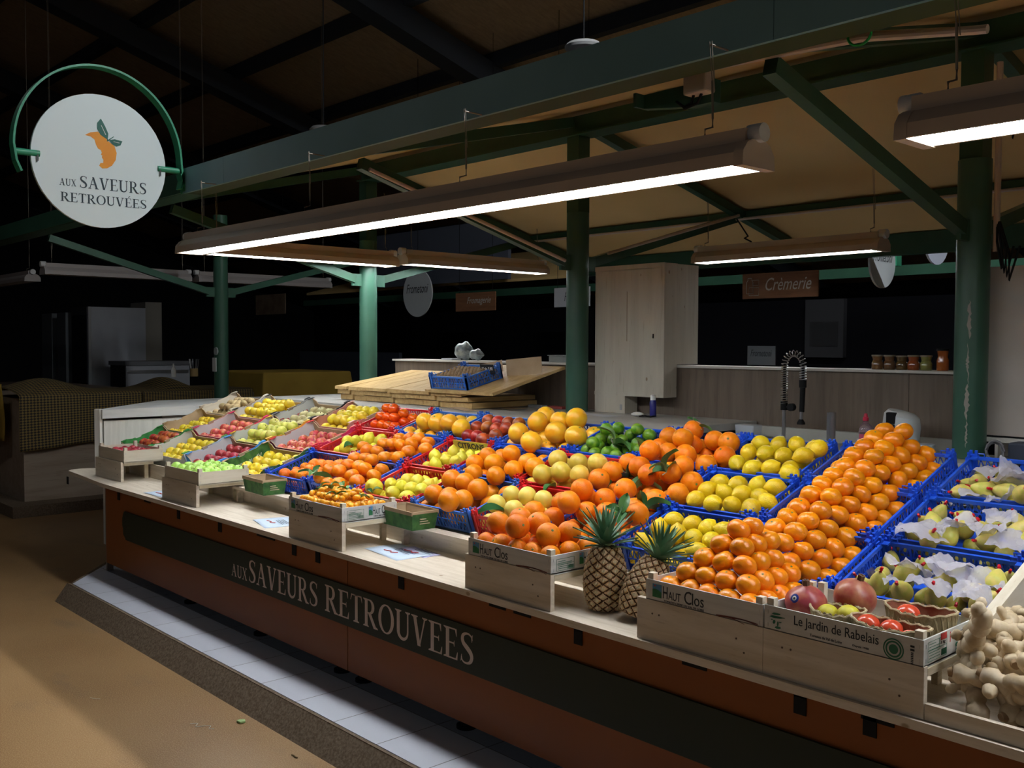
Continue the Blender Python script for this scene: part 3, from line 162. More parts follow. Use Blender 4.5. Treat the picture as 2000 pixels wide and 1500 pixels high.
def wood(name, c, c2, dark, rough=.55, axis=0, scale=3, knots=True, coord='Object'):
    if name in MATS: return MATS[name]
    m = bpy.data.materials.new(name); m.use_nodes = True; nt = m.node_tree; N = nt.nodes; L = nt.links
    b = N['Principled BSDF']; b.inputs['Roughness'].default_value = rough; b.inputs['Specular IOR Level'].default_value = .3
    tc = N.new('ShaderNodeTexCoord'); mp = N.new('ShaderNodeMapping'); L.new(tc.outputs[coord], mp.inputs[0])
    s = [11, 11, 11]; s[axis] = .9; mp.inputs['Scale'].default_value = s
    n = N.new('ShaderNodeTexNoise'); n.inputs['Scale'].default_value = scale; n.inputs['Detail'].default_value = 6; n.inputs['Distortion'].default_value = .6; L.new(mp.outputs[0], n.inputs[0])
    r = N.new('ShaderNodeValToRGB'); e = r.color_ramp.elements; e[0].position = .3; e[0].color = (*c, 1); e[1].position = .62; e[1].color = (*c2, 1)
    L.new(n.outputs[0], r.inputs[0]); out = r.outputs[0]
    n3 = N.new('ShaderNodeTexNoise'); n3.inputs['Scale'].default_value = scale * 5; n3.inputs['Detail'].default_value = 3; L.new(mp.outputs[0], n3.inputs[0])
    r3 = N.new('ShaderNodeValToRGB'); r3.color_ramp.elements[0].position = .6; r3.color_ramp.elements[0].color = (0, 0, 0, 1); r3.color_ramp.elements[1].position = .75; r3.color_ramp.elements[1].color = (.4, .4, .4, 1); L.new(n3.outputs[0], r3.inputs[0])
    out = mixnode(nt, r3.outputs[0], out, dark)
    if knots:
        mk = N.new('ShaderNodeMapping'); L.new(tc.outputs[coord], mk.inputs[0]); s = [1.6] * 3; s[axis] = 1.0; mk.inputs['Scale'].default_value = s
        v = N.new('ShaderNodeTexVoronoi'); v.inputs['Scale'].default_value = 5.5; L.new(mk.outputs[0], v.inputs[0])
        rk = N.new('ShaderNodeValToRGB'); rk.color_ramp.elements[0].position = .05; rk.color_ramp.elements[0].color = (1, 1, 1, 1); rk.color_ramp.elements[1].position = .09; rk.color_ramp.elements[1].color = (0, 0, 0, 1); L.new(v.outputs['Distance'], rk.inputs[0])
        out = mixnode(nt, rk.outputs[0], out, dark)
    L.new(out, b.inputs['Base Color'])
    MATS[name] = m; return m
# ---------------------------------------------------------------- mesh builder
class MB:
    def __init__(s): s.v = []; s.f = []; s.m = []
    def add(s, vs, fs, m=0, M=None):
        o = len(s.v)
        s.v += [tuple(M @ Vector(p)) if M else tuple(p) for p in vs]
        s.f += [tuple(i + o for i in f) for f in fs]; s.m += [m] * len(fs); return s
    def box(s, a, b, m=0, M=None):
        x0, y0, z0 = a; x1, y1, z1 = b
        return s.add([(x0,y0,z0),(x1,y0,z0),(x1,y1,z0),(x0,y1,z0),(x0,y0,z1),(x1,y0,z1),(x1,y1,z1),(x0,y1,z1)],
              [(0,3,2,1),(4,5,6,7),(0,1,5,4),(1,2,6,5),(2,3,7,6),(3,0,4,7)], m, M)
    def beam(s, p, q, w, h, m=0, up=(0, 0, 1)):
        p = Vector(p); q = Vector(q); d = (q - p).normalized(); u = Vector(up)
        if abs(d.dot(u)) > .99: u = Vector((0, 1, 0))
        sd = d.cross(u).normalized(); u = sd.cross(d)
        vs = []
        for e in (p, q):
            for a, b in ((-1, -1), (1, -1), (1, 1), (-1, 1)): vs.append(e + sd * a * w / 2 + u * b * h / 2)
        return s.add(vs, [(0,1,2,3),(7,6,5,4),(0,4,5,1),(1,5,6,2),(2,6,7,3),(3,7,4,0)], m)
    def prism(s, poly, lo, hi, ax=2, m=0, M=None, ms=None):
        n = len(poly)
        def P(a, b, c): return (c, a, b) if ax == 0 else ((a, c, b) if ax == 1 else (a, b, c))
        vs = [P(a, b, lo) for a, b in poly] + [P(a, b, hi) for a, b in poly]
        s.add(vs, [tuple(range(n - 1, -1, -1)), tuple(range(n, 2 * n))], m, M)
        o = len(s.v) - 2 * n
        for i in range(n):
            j = (i + 1) % n; s.f.append((o + i, o + j, o + n + j, o + n + i)); s.m.append(m if ms is None else ms)
        return s
    def tube(s, pts, r, seg=8, m=0, cap=True, closed=False):
        pts = [Vector(p) for p in pts]; n = len(pts); rings = []; up = Vector((0.03, 0.02, 1))
        for i, p in enumerate(pts):
            d = (pts[(i + 1) % n] if (closed or i < n - 1) else p) - (pts[i - 1] if (closed or i > 0) else p)
            d.normalize(); a = d.cross(up)
            if a.length < .1: a = d.cross(Vector((0, 1, 0)))
            a.normalize(); b = a.cross(d); rr = r[i] if isinstance(r, (list, tuple)) else r
            rings.append([p + (a * math.cos(2 * math.pi * k / seg) + b * math.sin(2 * math.pi * k / seg)) * rr for k in range(seg)])
        o = len(s.v); s.v += [tuple(q) for g in rings for q in g]
        for i in range(n if closed else n - 1):
            for k in range(seg):
                a = o + i * seg + k; b = o + i * seg + (k + 1) % seg; c = o + ((i + 1) % n) * seg + (k + 1) % seg; d = o + ((i + 1) % n) * seg + k
                s.f.append((a, d, c, b)); s.m.append(m)
        if cap and not closed:
            s.f.append(tuple(o + k for k in range(seg))); s.f.append(tuple(o + (n - 1) * seg + k for k in range(seg - 1, -1, -1))); s.m += [m, m]
        return s
    def lathe(s, prof, seg=16, m=0, M=None, fn=None):
        o0 = len(s.v); vs = []; fs = []; idx = []
        for r, z in prof:
            if r < 1e-6: idx.append([len(vs)]); vs.append((0, 0, z))
            else:
                idx.append(list(range(len(vs), len(vs) + seg)))
                vs += [(r * math.cos(2 * math.pi * k / seg), r * math.sin(2 * math.pi * k / seg), z) for k in range(seg)]
        for a, b in zip(idx[:-1], idx[1:]):
            for k in range(seg):
                k2 = (k + 1) % seg
                if len(a) == 1 and len(b) == 1: continue
                if len(a) == 1: fs.append((a[0], b[k2], b[k]))
                elif len(b) == 1: fs.append((a[k], a[k2], b[0]))
                else: fs.append((a[k], a[k2], b[k2], b[k]))
        if fn: vs = [fn(*p) for p in vs]
        return s.add(vs, fs, m, M)
    def grid(s, fn, nu, nv, m=0, wrap=False):
        o = len(s.v)
        for i in range(nu):
            for j in range(nv): s.v.append(tuple(fn(i / (nu - 1), j / (nv - 1))))
        for i in range(nu - 1):
            for j in range(nv - 1): s.f.append((o + i * nv + j, o + (i + 1) * nv + j, o + (i + 1) * nv + j + 1, o + i * nv + j + 1)); s.m.append(m)
        return s
    def mesh(s, name, mats, smooth=True, ang=35):
        me = bpy.data.meshes.new(name); me.from_pydata(s.v, [], s.f)
        for q in (mats if isinstance(mats, (list, tuple)) else [mats]): me.materials.append(q)
        me.polygons.foreach_set('material_index', s.m)
        if smooth:
            me.polygons.foreach_set('use_smooth', [True] * len(s.f)); me.set_sharp_from_angle(angle=math.radians(ang))
        me.update(); return me
    def build(s, name, mats, parent=None, smooth=True, ang=35, bev=0, solid=0):
        return link(name, s.mesh(name, mats, smooth, ang), parent, bev, solid)
def link(name, me, parent=None, bev=0, solid=0, M=None):
    o = bpy.data.objects.new(name, me); col.objects.link(o)
    if parent: o.parent = parent
    if M is not None: o.matrix_local = M
    if solid: q = o.modifiers.new('solid', 'SOLIDIFY'); q.thickness = solid; q.offset = 0
    if bev: q = o.modifiers.new('bevel', 'BEVEL'); q.width = bev; q.segments = 2; q.limit_method = 'ANGLE'
    return o
def tag(o, label=None, cat=None, group=None, kind=None):
    if label: o['label'] = label
    if cat: o['category'] = cat
    if group: o['group'] = group
    if kind: o['kind'] = kind
    return o
def thing(name, label, cat, loc=(0, 0, 0), rot=(0, 0, 0), group=None):
    o = bpy.data.objects.new(name, None); col.objects.link(o); o.location = loc; o.rotation_euler = rot; o.empty_display_size = .05
    return tag(o, label, cat, group)
def struct(name, mb, mats, label=None, **k):
    o = mb.build(name, mats, **k); tag(o, label, None, None, 'structure'); return o
def copy_tree(o, parent=None):
    c = o.copy(); col.objects.link(c); c.parent = parent
    for ch in KIDS.get(o.name, []): copy_tree(ch, c)
    return c
KIDS = {}
def kids(o):
    KIDS[o.name] = [x for x in col.objects if x.parent == o]
    for x in KIDS[o.name]: kids(x)
# ---------------------------------------------------------------- lettering
def text(body, w, h, name, m, parent, M, shear=0, bold=0, depth=.0006, label=None):
    cu = bpy.data.curves.new(name, 'FONT'); cu.body = body; cu.size = 1; cu.extrude = .02; cu.shear = shear; cu.offset = bold; cu.resolution_u = 3
    t = bpy.data.objects.new(name, cu); col.objects.link(t); dg = bpy.context.evaluated_depsgraph_get(); dg.update()
    me = bpy.data.meshes.new_from_object(t.evaluated_get(dg)); bpy.data.objects.remove(t); bpy.data.curves.remove(cu)
    xs = [v.co.x for v in me.vertices]; ys = [v.co.y for v in me.vertices]
    x0, x1, y0, y1 = min(xs), max(xs), min(ys), max(ys)
    for v in me.vertices: v.co = ((v.co.x - x0) / (x1 - x0) * w, (v.co.y - y0) / (y1 - y0) * h, v.co.z / .02 * depth)
    me.materials.clear(); me.materials.append(m); me.name = name
    o = link(name, me, parent); o.matrix_local = M
    if label: o['label'] = label
    return o
FRONT = Matrix(((1, 0, 0, 0), (0, 0, -1, 0), (0, 1, 0, 0), (0, 0, 0, 1)))           # text plane facing -y, reading +x
RIGHT = Matrix(((0, 0, 1, 0), (1, 0, 0, 0), (0, 1, 0, 0), (0, 0, 0, 1)))            # text plane facing +x, reading +y
def at(M, x, y, z): return Matrix.Translation((x, y, z)) @ M
# serif capitals, drawn stroke by stroke (cap height 1)
def serif_word(word, size=1.0, sp=.07, thick=.15, thin=.05):
    mb = MB(); x = 0
    def quad(a, b, c, d, e=0): mb.add([(x + p[0] * 1, p[1], e) for p in (a, b, c, d)], [(0, 1, 2, 3)])
    def serif(cx, w, y, up, e=.0004):
        s = 1 if up else -1
        mb.add([(x + cx - w / 2, y, e), (x + cx + w / 2, y, e), (x + cx + w / 2, y + s * .03, e), (x + cx + w * .2, y + s * .075, e), (x + cx - w * .2, y + s * .075, e), (x + cx - w / 2, y + s * .03, e)],
               [(0, 1, 2, 3, 4, 5) if up else (5, 4, 3, 2, 1, 0)])
    def bar(x0, y0, x1, y1, w, e=0):      # slanted stem with horizontal ends
        quad((x0 - w / 2, y0), (x0 + w / 2, y0), (x1 + w / 2, y1), (x1 - w / 2, y1), e)
    def strip(pts, e=.0002):
        n = len(pts); L = []; R = []
        for i, (px, py, pw) in enumerate(pts):
            a = pts[min(i + 1, n - 1)]; b = pts[max(i - 1, 0)]; dx, dy = a[0] - b[0], a[1] - b[1]; d = math.hypot(dx, dy) or 1
            L.append((x + px - dy / d * pw / 2, py + dx / d * pw / 2, e)); R.append((x + px + dy / d * pw / 2, py - dx / d * pw / 2, e))
        mb.add(L + R, [(i + 1, i, n + i, n + i + 1) for i in range(n - 1)])
    def ring(cx, cy, rx, ry, a0, a1, tk=thick, tn=thin, n=22, side=0):
        P = []
        for i in range(n + 1):
            a = math.radians(a0 + (a1 - a0) * i / n); k = abs(math.cos(a)) ** 1.4
            P.append((cx + rx * math.cos(a), cy + ry * math.sin(a), tn + (tk - tn) * k))
        strip(P)
    for ch in word:
        if ch == ' ': x += .3; continue
        acc = ch == 'É'
        if acc: ch = 'E'
        T, t = thick, thin
        if ch == 'A':
            bar(.1, 0, .38, 1, t * 1.2); bar(.66, 0, .36, 1, T, .0003); quad((.2, .33), (.55, .33), (.53, .38), (.22, .38)); serif(.1, .24, 0, True); serif(.65, .32, 0, True); W = .8
        elif ch == 'V':
            bar(.34, 0, .12, 1, T); bar(.36, 0, .62, 1, t * 1.2, .0003); serif(.12, .32, 1, False); serif(.61, .24, 1, False); W = .74
        elif ch == 'X':
            bar(.6, 0, .14, 1, T); bar(.1, 0, .6, 1, t * 1.2, .0003)
            for cx, y, u in ((.1, 0, 1), (.6, 0, 1), (.14, 1, 0), (.6, 1, 0)): serif(cx, .26, y, bool(u))
            W = .72
        elif ch == 'U':
            bar(.15, .3, .15, 1, T); bar(.62, .3, .62, 1, t * 1.3); serif(.15, .32, 1, False); serif(.62, .24, 1, False)
            strip([(.15 + .235 - .235 * math.cos(a), .3 - .27 * math.sin(a), T + (t * 1.3 - T) * (i / 14)) for i, a in ((i, math.pi * i / 14) for i in range(15))]); W = .76
        elif ch == 'E':
            bar(.15, 0, .15, 1, T); serif(.13, .3, 1, False); serif(.13, .3, 0, True)
            quad((.15, 0), (.56, 0), (.56, .05), (.15, .05)); quad((.15, .95), (.53, .95), (.53, 1), (.15, 1)); quad((.15, .49), (.44, .49), (.44, .54), (.15, .54))
            quad((.5, .02), (.585, 0), (.6, .26), (.58, .26)); quad((.47, .98), (.55, 1), (.555, .76), (.535, .76)); quad((.41, .52), (.44, .41), (.455, .41), (.455, .62)); W = .62
            if acc: quad((.27, 1.09), (.33, 1.07), (.5, 1.24), (.42, 1.27))
        elif ch == 'T':
            bar(.33, 0, .33, 1, T); serif(.33, .32, 0, True); quad((.04, .95), (.62, .95), (.62, 1), (.04, 1)); quad((.0, .77), (.02, .77), (.1, .98), (.04, 1)); quad((.64, .77), (.66, .77), (.62, 1), (.56, .98)); W = .66
        elif ch == 'R':
            bar(.15, 0, .15, 1, T); serif(.14, .3, 0, True); serif(.13, .28, 1, False)
            quad((.15, .95), (.32, .95), (.32, 1), (.15, 1)); quad((.15, .48), (.32, .48), (.32, .53), (.15, .53))
            strip([(.32 + .2 * math.sin(a), .74 + .235 * math.cos(a), t + (T - t) * abs(math.sin(a)) ** 1.3) for a in [math.pi * i / 12 for i in range(13)]])
            bar(.64, 0, .33, .5, T * 1.1, .0003); serif(.68, .2, 0, True); W = .74
        elif ch == 'O':
            ring(.4, .5, .33, .49, 0, 360, n=36); W = .8
        elif ch == 'S':
            P = [(.52, .8, t), (.5, .9, t), (.4, .965, t * 1.2), (.28, .97, t * 1.4), (.15, .9, T * .7), (.11, .77, T * .85), (.16, .64, T * .95), (.3, .53, T * 1.1), (.45, .4, T * 1.05), (.51, .26, T * .9), (.46, .11, T * .75), (.34, .035, t * 1.4), (.2, .03, t * 1.2), (.1, .09, t), (.07, .2, t)]
            Q = []
            for i in range(len(P) - 1):
                p0, p1, p2, p3 = P[max(i - 1, 0)], P[i], P[i + 1], P[min(i + 2, len(P) - 1)]
                for k in range(3):
                    u = k / 3; Q.append(tuple(.5 * (2 * b + (c - a) * u + (2 * a - 5 * b + 4 * c - d) * u * u + (3 * b - a - 3 * c + d) * u ** 3) for a, b, c, d in zip(p0, p1, p2, p3)))
            Q.append(P[-1]); strip(Q); quad((.5, .74), (.52, .74), (.55, .99), (.5, .93)); quad((.03, .03), (.08, .09), (.09, .27), (.07, .27)); W = .6
        x += W + sp
    return mb, x - sp
def serif(word, x0, w, h, name, m, parent, M, hx=None):
    mb, W = serif_word(word); mb.v = [(a / W * w, b * h, c) for a, b, c in mb.v]
    o = mb.build(name, m, parent, smooth=False); o.matrix_local = M; return o
# ---------------------------------------------------------------- palette
PINE = wood('pine_board', (.58, .50, .39), (.72, .64, .53), (.38, .28, .18), axis=0)
PINE_Y = wood('pine_board_depth', (.60, .50, .34), (.74, .65, .48), (.38, .26, .14), axis=1)
PALLET = wood('pale_slat_wood', (.46, .29, .11), (.60, .41, .18), (.26, .15, .06), axis=1, knots=False)
GREYWOOD = wood('grey_oak_laminate', (.115, .088, .068), (.17, .13, .10), (.075, .055, .045), axis=2, scale=1.6, knots=False, rough=.5)
WHITEWOOD = wood('whitewashed_laminate', (.64, .62, .57), (.76, .74, .69), (.5, .47, .42), axis=2, scale=2, knots=False)
WHITETOP = wood('whitewashed_top', (.52, .52, .50), (.64, .64, .62), (.42, .40, .38), axis=1, scale=2, knots=False)
GREEN = mat('green_enamel', (.035, .10, .068), .35, (.045, .12, .08), scale=3, spec=.5)
GREEN_D = mat('dark_green_enamel', (.025, .075, .045), .4, (.03, .09, .055), scale=4, spec=.4)
FASC = mat('blue_green_lit_fascia_paint', (.14, .28, .32), .5, (.16, .31, .36), scale=2, spec=.4)  # lit length of the fascia; its cool light is put into this colour
TAN = mat('tan_canopy_boards', (.58, .385, .15), .75, (.66, .46, .20), scale=.8)
ORANGE = mat('orange_panel_laminate', (.215, .062, .012), .45, (.24, .07, .014), scale=1.2, spec=.3)
BLACKG = mat('black_green_sign_board', (.012, .022, .014), .5, spec=.3)
CREAM = mat('cream_lettering', (.62, .52, .47), .6)
WHITE = mat('white_paint', (.72, .70, .64), .5, (.62, .60, .54), scale=3)
WPLAST = mat('white_plastic', (.75, .75, .72), .4)
BLACK = mat('black_rubber', (.010, .010, .011), .65, spec=.15)
STEEL = mat('brushed_steel', (.55, .56, .58), .28, metal=1)
GREY = mat('grey_plastic', (.30, .31, .33), .5)
LAMPH = mat('beige_lamp_enamel', (.50, .40, .31), .45, spec=.4)
LAMPW = mat('unlit_lamp_enamel', (.34, .31, .30), .45)
GLOW = mat('lit_tube_diffuser', (.8, .8, .8), .4, emit=LAMP_COL, es=LAMP_E)
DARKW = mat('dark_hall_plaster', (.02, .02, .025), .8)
# floor : polished sand coloured resin with wear
def floor_mat():
    m = bpy.data.materials.new('ochre_resin_floor'); m.use_nodes = True; nt = m.node_tree; N = nt.nodes; L = nt.links; b = N['Principled BSDF']
    tc = N.new('ShaderNodeTexCoord')
    def noise(s, d=4, st=(1, 1, 1)):
        mp = N.new('ShaderNodeMapping'); mp.inputs['Scale'].default_value = st; L.new(tc.outputs['Object'], mp.inputs[0])
        n = N.new('ShaderNodeTexNoise'); n.inputs['Scale'].default_value = s; n.inputs['Detail'].default_value = d; L.new(mp.outputs[0], n.inputs[0]); return n.outputs[0]
    def ramp(o, a, c):
        r = N.new('ShaderNodeValToRGB'); r.color_ramp.elements[0].position = a; r.color_ramp.elements[1].position = c; L.new(o, r.inputs[0]); return r.outputs[0]
    c = mixnode(nt, ramp(noise(1.1, 5), .35, .7), (.22, .115, .042), (.30, .175, .075))
    c = mixnode(nt, ramp(noise(2.2, 6, (1, 2.2, 1)), .58, .78), c, (.15, .095, .055))
    c = mixnode(nt, ramp(noise(170, 2), .45, .75), c, (.42, .28, .15))
    L.new(c, b.inputs['Base Color']); b.inputs['Roughness'].default_value = .42; b.inputs['Specular IOR Level'].default_value = .35
    bu = N.new('ShaderNodeBump'); bu.inputs['Strength'].default_value = .25; bu.inputs['Distance'].default_value = .004; L.new(noise(120, 3), bu.inputs['Height']); L.new(bu.outputs[0], b.inputs['Normal'])
    return m
FLOOR = floor_mat()
def tile_mat():
    m = bpy.data.materials.new('white_floor_tiles'); m.use_nodes = True; nt = m.node_tree; N = nt.nodes; L = nt.links; b = N['Principled BSDF']
    tc = N.new('ShaderNodeTexCoord'); mp = N.new('ShaderNodeMapping'); mp.inputs['Location'].default_value = (.07, -2.35, 0); L.new(tc.outputs['Object'], mp.inputs[0])
    br = N.new('ShaderNodeTexBrick'); br.offset = 0; br.inputs['Scale'].default_value = 1; br.inputs['Brick Width'].default_value = .336; br.inputs['Row Height'].default_value = .336; br.inputs['Mortar Size'].default_value = .0028
    br.inputs['Color1'].default_value = (.50, .52, .58, 1); br.inputs['Color2'].default_value = (.46, .48, .54, 1); br.inputs['Mortar'].default_value = (.13, .12, .12, 1); L.new(mp.outputs[0], br.inputs[0])
    L.new(br.outputs[0], b.inputs['Base Color']); b.inputs['Roughness'].default_value = .4; return m
TILE = tile_mat()
CONC = mat('worn_concrete_kerb', (.10, .068, .04), .85, (.19, .14, .095), scale=75, detail=6, bump=.6, bscale=90)
struct('floor', MB().box((-30, -9, -.1), (10, 22, 0)), FLOOR)
b = MB().box((-7.2, 2.335, 0), (4, 2.352, .118)).box((-7.2, 2.352, 0), (4, 7.5, .112))
b.prism([(-7.2, 2.335), (-7.2, 2.36), (-8.6, 3.55), (-8.62, 3.5)], 0, .118)
b.prism([(-7.2, 2.36), (-7.2, 7.5), (-8.6, 7.5), (-8.6, 3.55)], 0, .112)
b.prism([(2.25, 0), (2.336, 0), (2.336, .117)], -7.25, 4, ax=0)
struct('trim_1', b, CONC, 'worn concrete kerb of the tiled stall platform')
b = MB(); b.prism([(-7.19, 2.354), (4, 2.354), (4, 7.5), (-8.58, 7.5), (-8.58, 3.55)], .1125, .12)
struct('trim_2', b, TILE, 'white square tiles on the stall platform')
# hall roof : boarded slope with purlins and heavy rafters, almost dark
ROOFW = wood('dark_roof_boards', (.34, .245, .15), (.44, .32, .19), (.18, .13, .08), axis=1, scale=2, knots=False, rough=.8)
TRUSS = mat('near_black_iron', (.028, .034, .045), .6)
def rz(y): return 7.6 - (y - 4) * .30
b = MB(); b.add([(-34, -9, rz(-9)), (12, -9, rz(-9)), (12, 19, rz(19)), (-34, 19, rz(19))], [(0, 1, 2, 3)]); b.add([(-34, -9, rz(-9) + .1), (12, -9, rz(-9) + .1), (12, 19, rz(19) + .1), (-34, 19, rz(19) + .1)], [(3, 2, 1, 0)])
struct('ceiling', b, ROOFW)
b = MB()
for y in (-5, -3.4, -1.8, -.2, 1.4, 3.0, 4.6, 6.2, 7.8, 9.4, 11.0, 12.6, 14.2): b.beam((-34, y, rz(y) - .1), (12, y, rz(y) - .1), .14, .2)
struct('trim_3', b, TRUSS, 'purlins under the hall roof')
for ri, x in enumerate((-30, -25.2, -20.4, -15.6, -10.8, -6.0, -1.2, 3.6)):
    b = MB(); b.beam((x, -9, rz(-9) - .36), (x, 19, rz(19) - .36), .34, .34)
    o = b.build('roof_rafter', TRUSS, smooth=False); tag(o, ('farthest left', 'second farthest', 'third farthest', 'middle left', 'middle right, above the round shop sign', 'third nearest, above the middle column', 'second nearest, above the thick column', 'nearest')[ri] + ' dark iron rafter under the boarded hall roof', 'rafter', 'rafters of the dark hall roof')
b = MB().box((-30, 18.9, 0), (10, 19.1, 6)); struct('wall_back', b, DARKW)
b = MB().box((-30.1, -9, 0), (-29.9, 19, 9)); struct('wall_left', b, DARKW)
# ---------------------------------------------------------------- canopy
def cz(y): return 2.97 + (y - 3.12) * .262 if y < 5.2 else 3.515 - (y - 5.2) * .25
b = MB()
for a, c in (((-7.75, 3.16), (3.6, 5.2)), ((-7.75, 5.2), (3.6, 8.2))):
    (x0, y0), (x1, y1) = a, c; z0, z1 = cz(y0) if y0 < 5.2 else 3.515, 3.515 if y1 == 5.2 else cz(y1)
    b.add([(x0, y0, z0), (x1, y0, z0), (x1, y1, z1), (x0, y1, z1), (x0, y0, z0 + .05), (x1, y0, z0 + .05), (x1, y1, z1 + .05), (x0, y1, z1 + .05)], [(0, 1, 2, 3), (4, 7, 6, 5), (0, 4, 5, 1), (2, 6, 7, 3), (1, 5, 6, 2), (0, 3, 7, 4)])
o = b.build('canopy_roof', TAN, smooth=False); tag(o, 'tan boarded canopy roof over the fruit stall', 'canopy')
q = MB(); q.v = [(x, y, z + .052) for x, y, z in b.v]; q.f = list(b.f); q.m = list(b.m); q.build('bounce_stop_sheet', mat('dark_bounce_stop', (.03, .03, .032), .9), o, smooth=False)  # dark sheet added to stop light bouncing off the canopy top
# fascia (three painted lengths, inner olive channel), ridge beam, purlins, rear eave
fa = thing('fascia_beam', 'long lit blue-green fascia beam along the front edge of the canopy', 'beam', (-7, 3.11, 2.93))
OL = mat('olive_channel_paint', (.05, .07, .028), .55, spec=.2)
def P(mb, name, m, parent, **k):                 # child mesh written in world coordinates
    o = mb.build(name, m, **k); o.parent = parent; o.matrix_parent_inverse = Matrix.LocRotScale(parent.location, parent.rotation_euler, None).inverted(); return o; return o
for x0, x1 in ((-7.0, -6.35), (-6.347, -2.02), (-2.017, 3.6)):
    P(MB().box((x0, 3.105, 2.92), (x1, 3.125, 3.093)).box((x0, 3.105, 3.093), (x1, 3.2, 3.10)), 'face_plate', FASC, fa, smooth=False)
P(MB().box((-7, 3.126, 2.924), (3.6, 3.285, 2.931)).box((-7, 3.273, 2.931), (3.6, 3.285, 2.99)), 'channel', OL, fa, smooth=False)
b = MB().box((-14, 3.105, 2.93), (-7.02, 3.13, 3.08)).box((-14, 3.13, 2.928), (-7.02, 3.3, 2.936))
o = b.build('fascia_beam', GREEN_D, smooth=False); tag(o, 'unlit fascia beam continuing left behind the round sign, coloured dark green for shade', 'beam')  # same fascia as the lit length; its shade is put in as dark green
def beam_obj(name, p, q, w_, h_, m, label, cat='beam', group=None):
    o = MB().beam(p, q, w_, h_, m=0).build(name, m, smooth=False); return tag(o, label, cat, group)
b = MB().box((-7.75, 5.16, 3.33), (3.6, 5.24, 3.47)).box((-7.75, 5.11, 3.325), (3.6, 5.29, 3.335))
o = b.build('ridge_beam', GREEN_D, smooth=False); tag(o, 'dark green ridge beam on top of the round columns', 'beam')
b = MB().box((-7.75, 7.25, 2.93), (3.6, 7.33, 2.985)); o = b.build('purlin', GREEN_D, smooth=False); tag(o, 'dark green purlin crossing under the rear canopy slope', 'purlin')
b = MB().box((-7.75, 8.1, 2.60), (3.6, 8.2, 2.78)); o = b.build('eave_beam', GREEN_D, smooth=False); tag(o, 'dark green eave beam behind the stall above the creamery sign', 'beam')
# columns in a row, each with slimmer post above and brackets + struts
CX = (-10.72, -7.70, -5.0, -2.17, .7)
CN = ('far left round green column with a small white notice on it', 'bright lit green column behind the walnut crate board', 'green column left of the tall white cabinet', 'thick green column with scraped paint right of the kettle bin', 'green column beyond the right edge of the stall')
for i, x in enumerate(CX[:4]):
    r = .082
    z0 = (0, 1.336, 1.336, 1.242)[i]
    t = thing('column', CN[i], 'column', (x, 5.2, z0))
    P(MB().tube([(x, 5.2, z0), (x, 5.2, 2.78)], r, 28), 'shaft', GREEN, t)
    if i: P(MB().box((x - .058, 5.142, 2.78), (x + .058, 5.258, 3.325)), 'upper_post', GREEN_D, t)
    else: P(MB().tube([(x, 5.2, 2.781), (x, 5.2, 3.3)], r, 20), 'upper_post', GREEN_D, t)
    P(MB().box((x - .012, 5.02, 2.36), (x + .012, 5.38, 2.47)), 'bracket', GREEN, t)
    for y1, z1 in ((3.32, 2.90), (7.25, 2.93)):
        yy = 5.05 if y1 < 5 else 5.35
        sx = 0 if y1 < 5 else -.07
        o = MB().beam((x + sx, yy, 2.42), (x + sx, y1, z1), .06, .07).build('strut', GREEN_D if i else GREEN, smooth=False)
        tag(o, ('dark green strut rising from column to front fascia' if y1 < 5 else 'dark green strut rising from column to the rear purlin') + (', at the far left notice column', ', at the bright lit column', ', beside the white cabinet', ', at the scraped thick column')[i], 'strut')
    for y1, z1 in (((3.32, 3.0), (8.1, 2.76)) if i else ()):
        b = MB().beam((x + .0, 5.12 if y1 < 5 else 5.30, 3.42), (x, y1, z1 - .02), .07, .07)
        o = b.build('rafter', GREEN_D, smooth=False); tag(o, ('green canopy rafter on the front slope' if y1 < 5 else 'green canopy rafter on the rear slope') + (', leftmost over the end lamps', ', leftmost over the end lamps', ', over the white cabinet', ', above the scraped thick column')[i], 'rafter')
    if i == 3:
        bb = MB()
        rp = random.Random(5)
        for (z0_, z1_, wd, a0) in ((1.86, 2.06, .020, -75), (1.62, 1.84, .007, -77), (1.44, 1.63, .028, -80), (1.30, 1.44, .012, -78), (1.70, 1.78, .016, -79)):
            n = 14; vv = []
            for k in range(n + 1):
                z = z0_ + (z1_ - z0_) * k / n; e = math.sin(math.pi * k / n) ** .5 * wd * rp.uniform(.45, 1.1) / .0828 / 2; c_ = math.radians(a0) + rp.uniform(-.05, .05)
                for q_ in (-e, 0, e): vv.append((x + .0828 * math.cos(c_ + q_), 5.2 + .0828 * math.sin(c_ + q_), z))
            bb.add(vv, [(3 * k + m, 3 * k + m + 1, 3 * k + m + 4, 3 * k + m + 3) for k in range(n) for m in (0, 1)])
        P(bb, 'scraped_patch', mat('bare_scraped_metal', (.34, .31, .27), .6), t)
    if i == 0:
        P(MB().box((x - .04, 5.2 - .092, 1.50), (x + .05, 5.2 - .0825, 1.66)), 'notice', mat('notice_paper', (.6, .62, .62), .7), t)
        P(MB().tube([(x + .05, 5.2 - .08, 1.735), (x + .05, 5.2 - .095, 1.735)], .045, 16), 'round_sticker', mat('grey_sticker', (.4, .45, .45), .5), t)
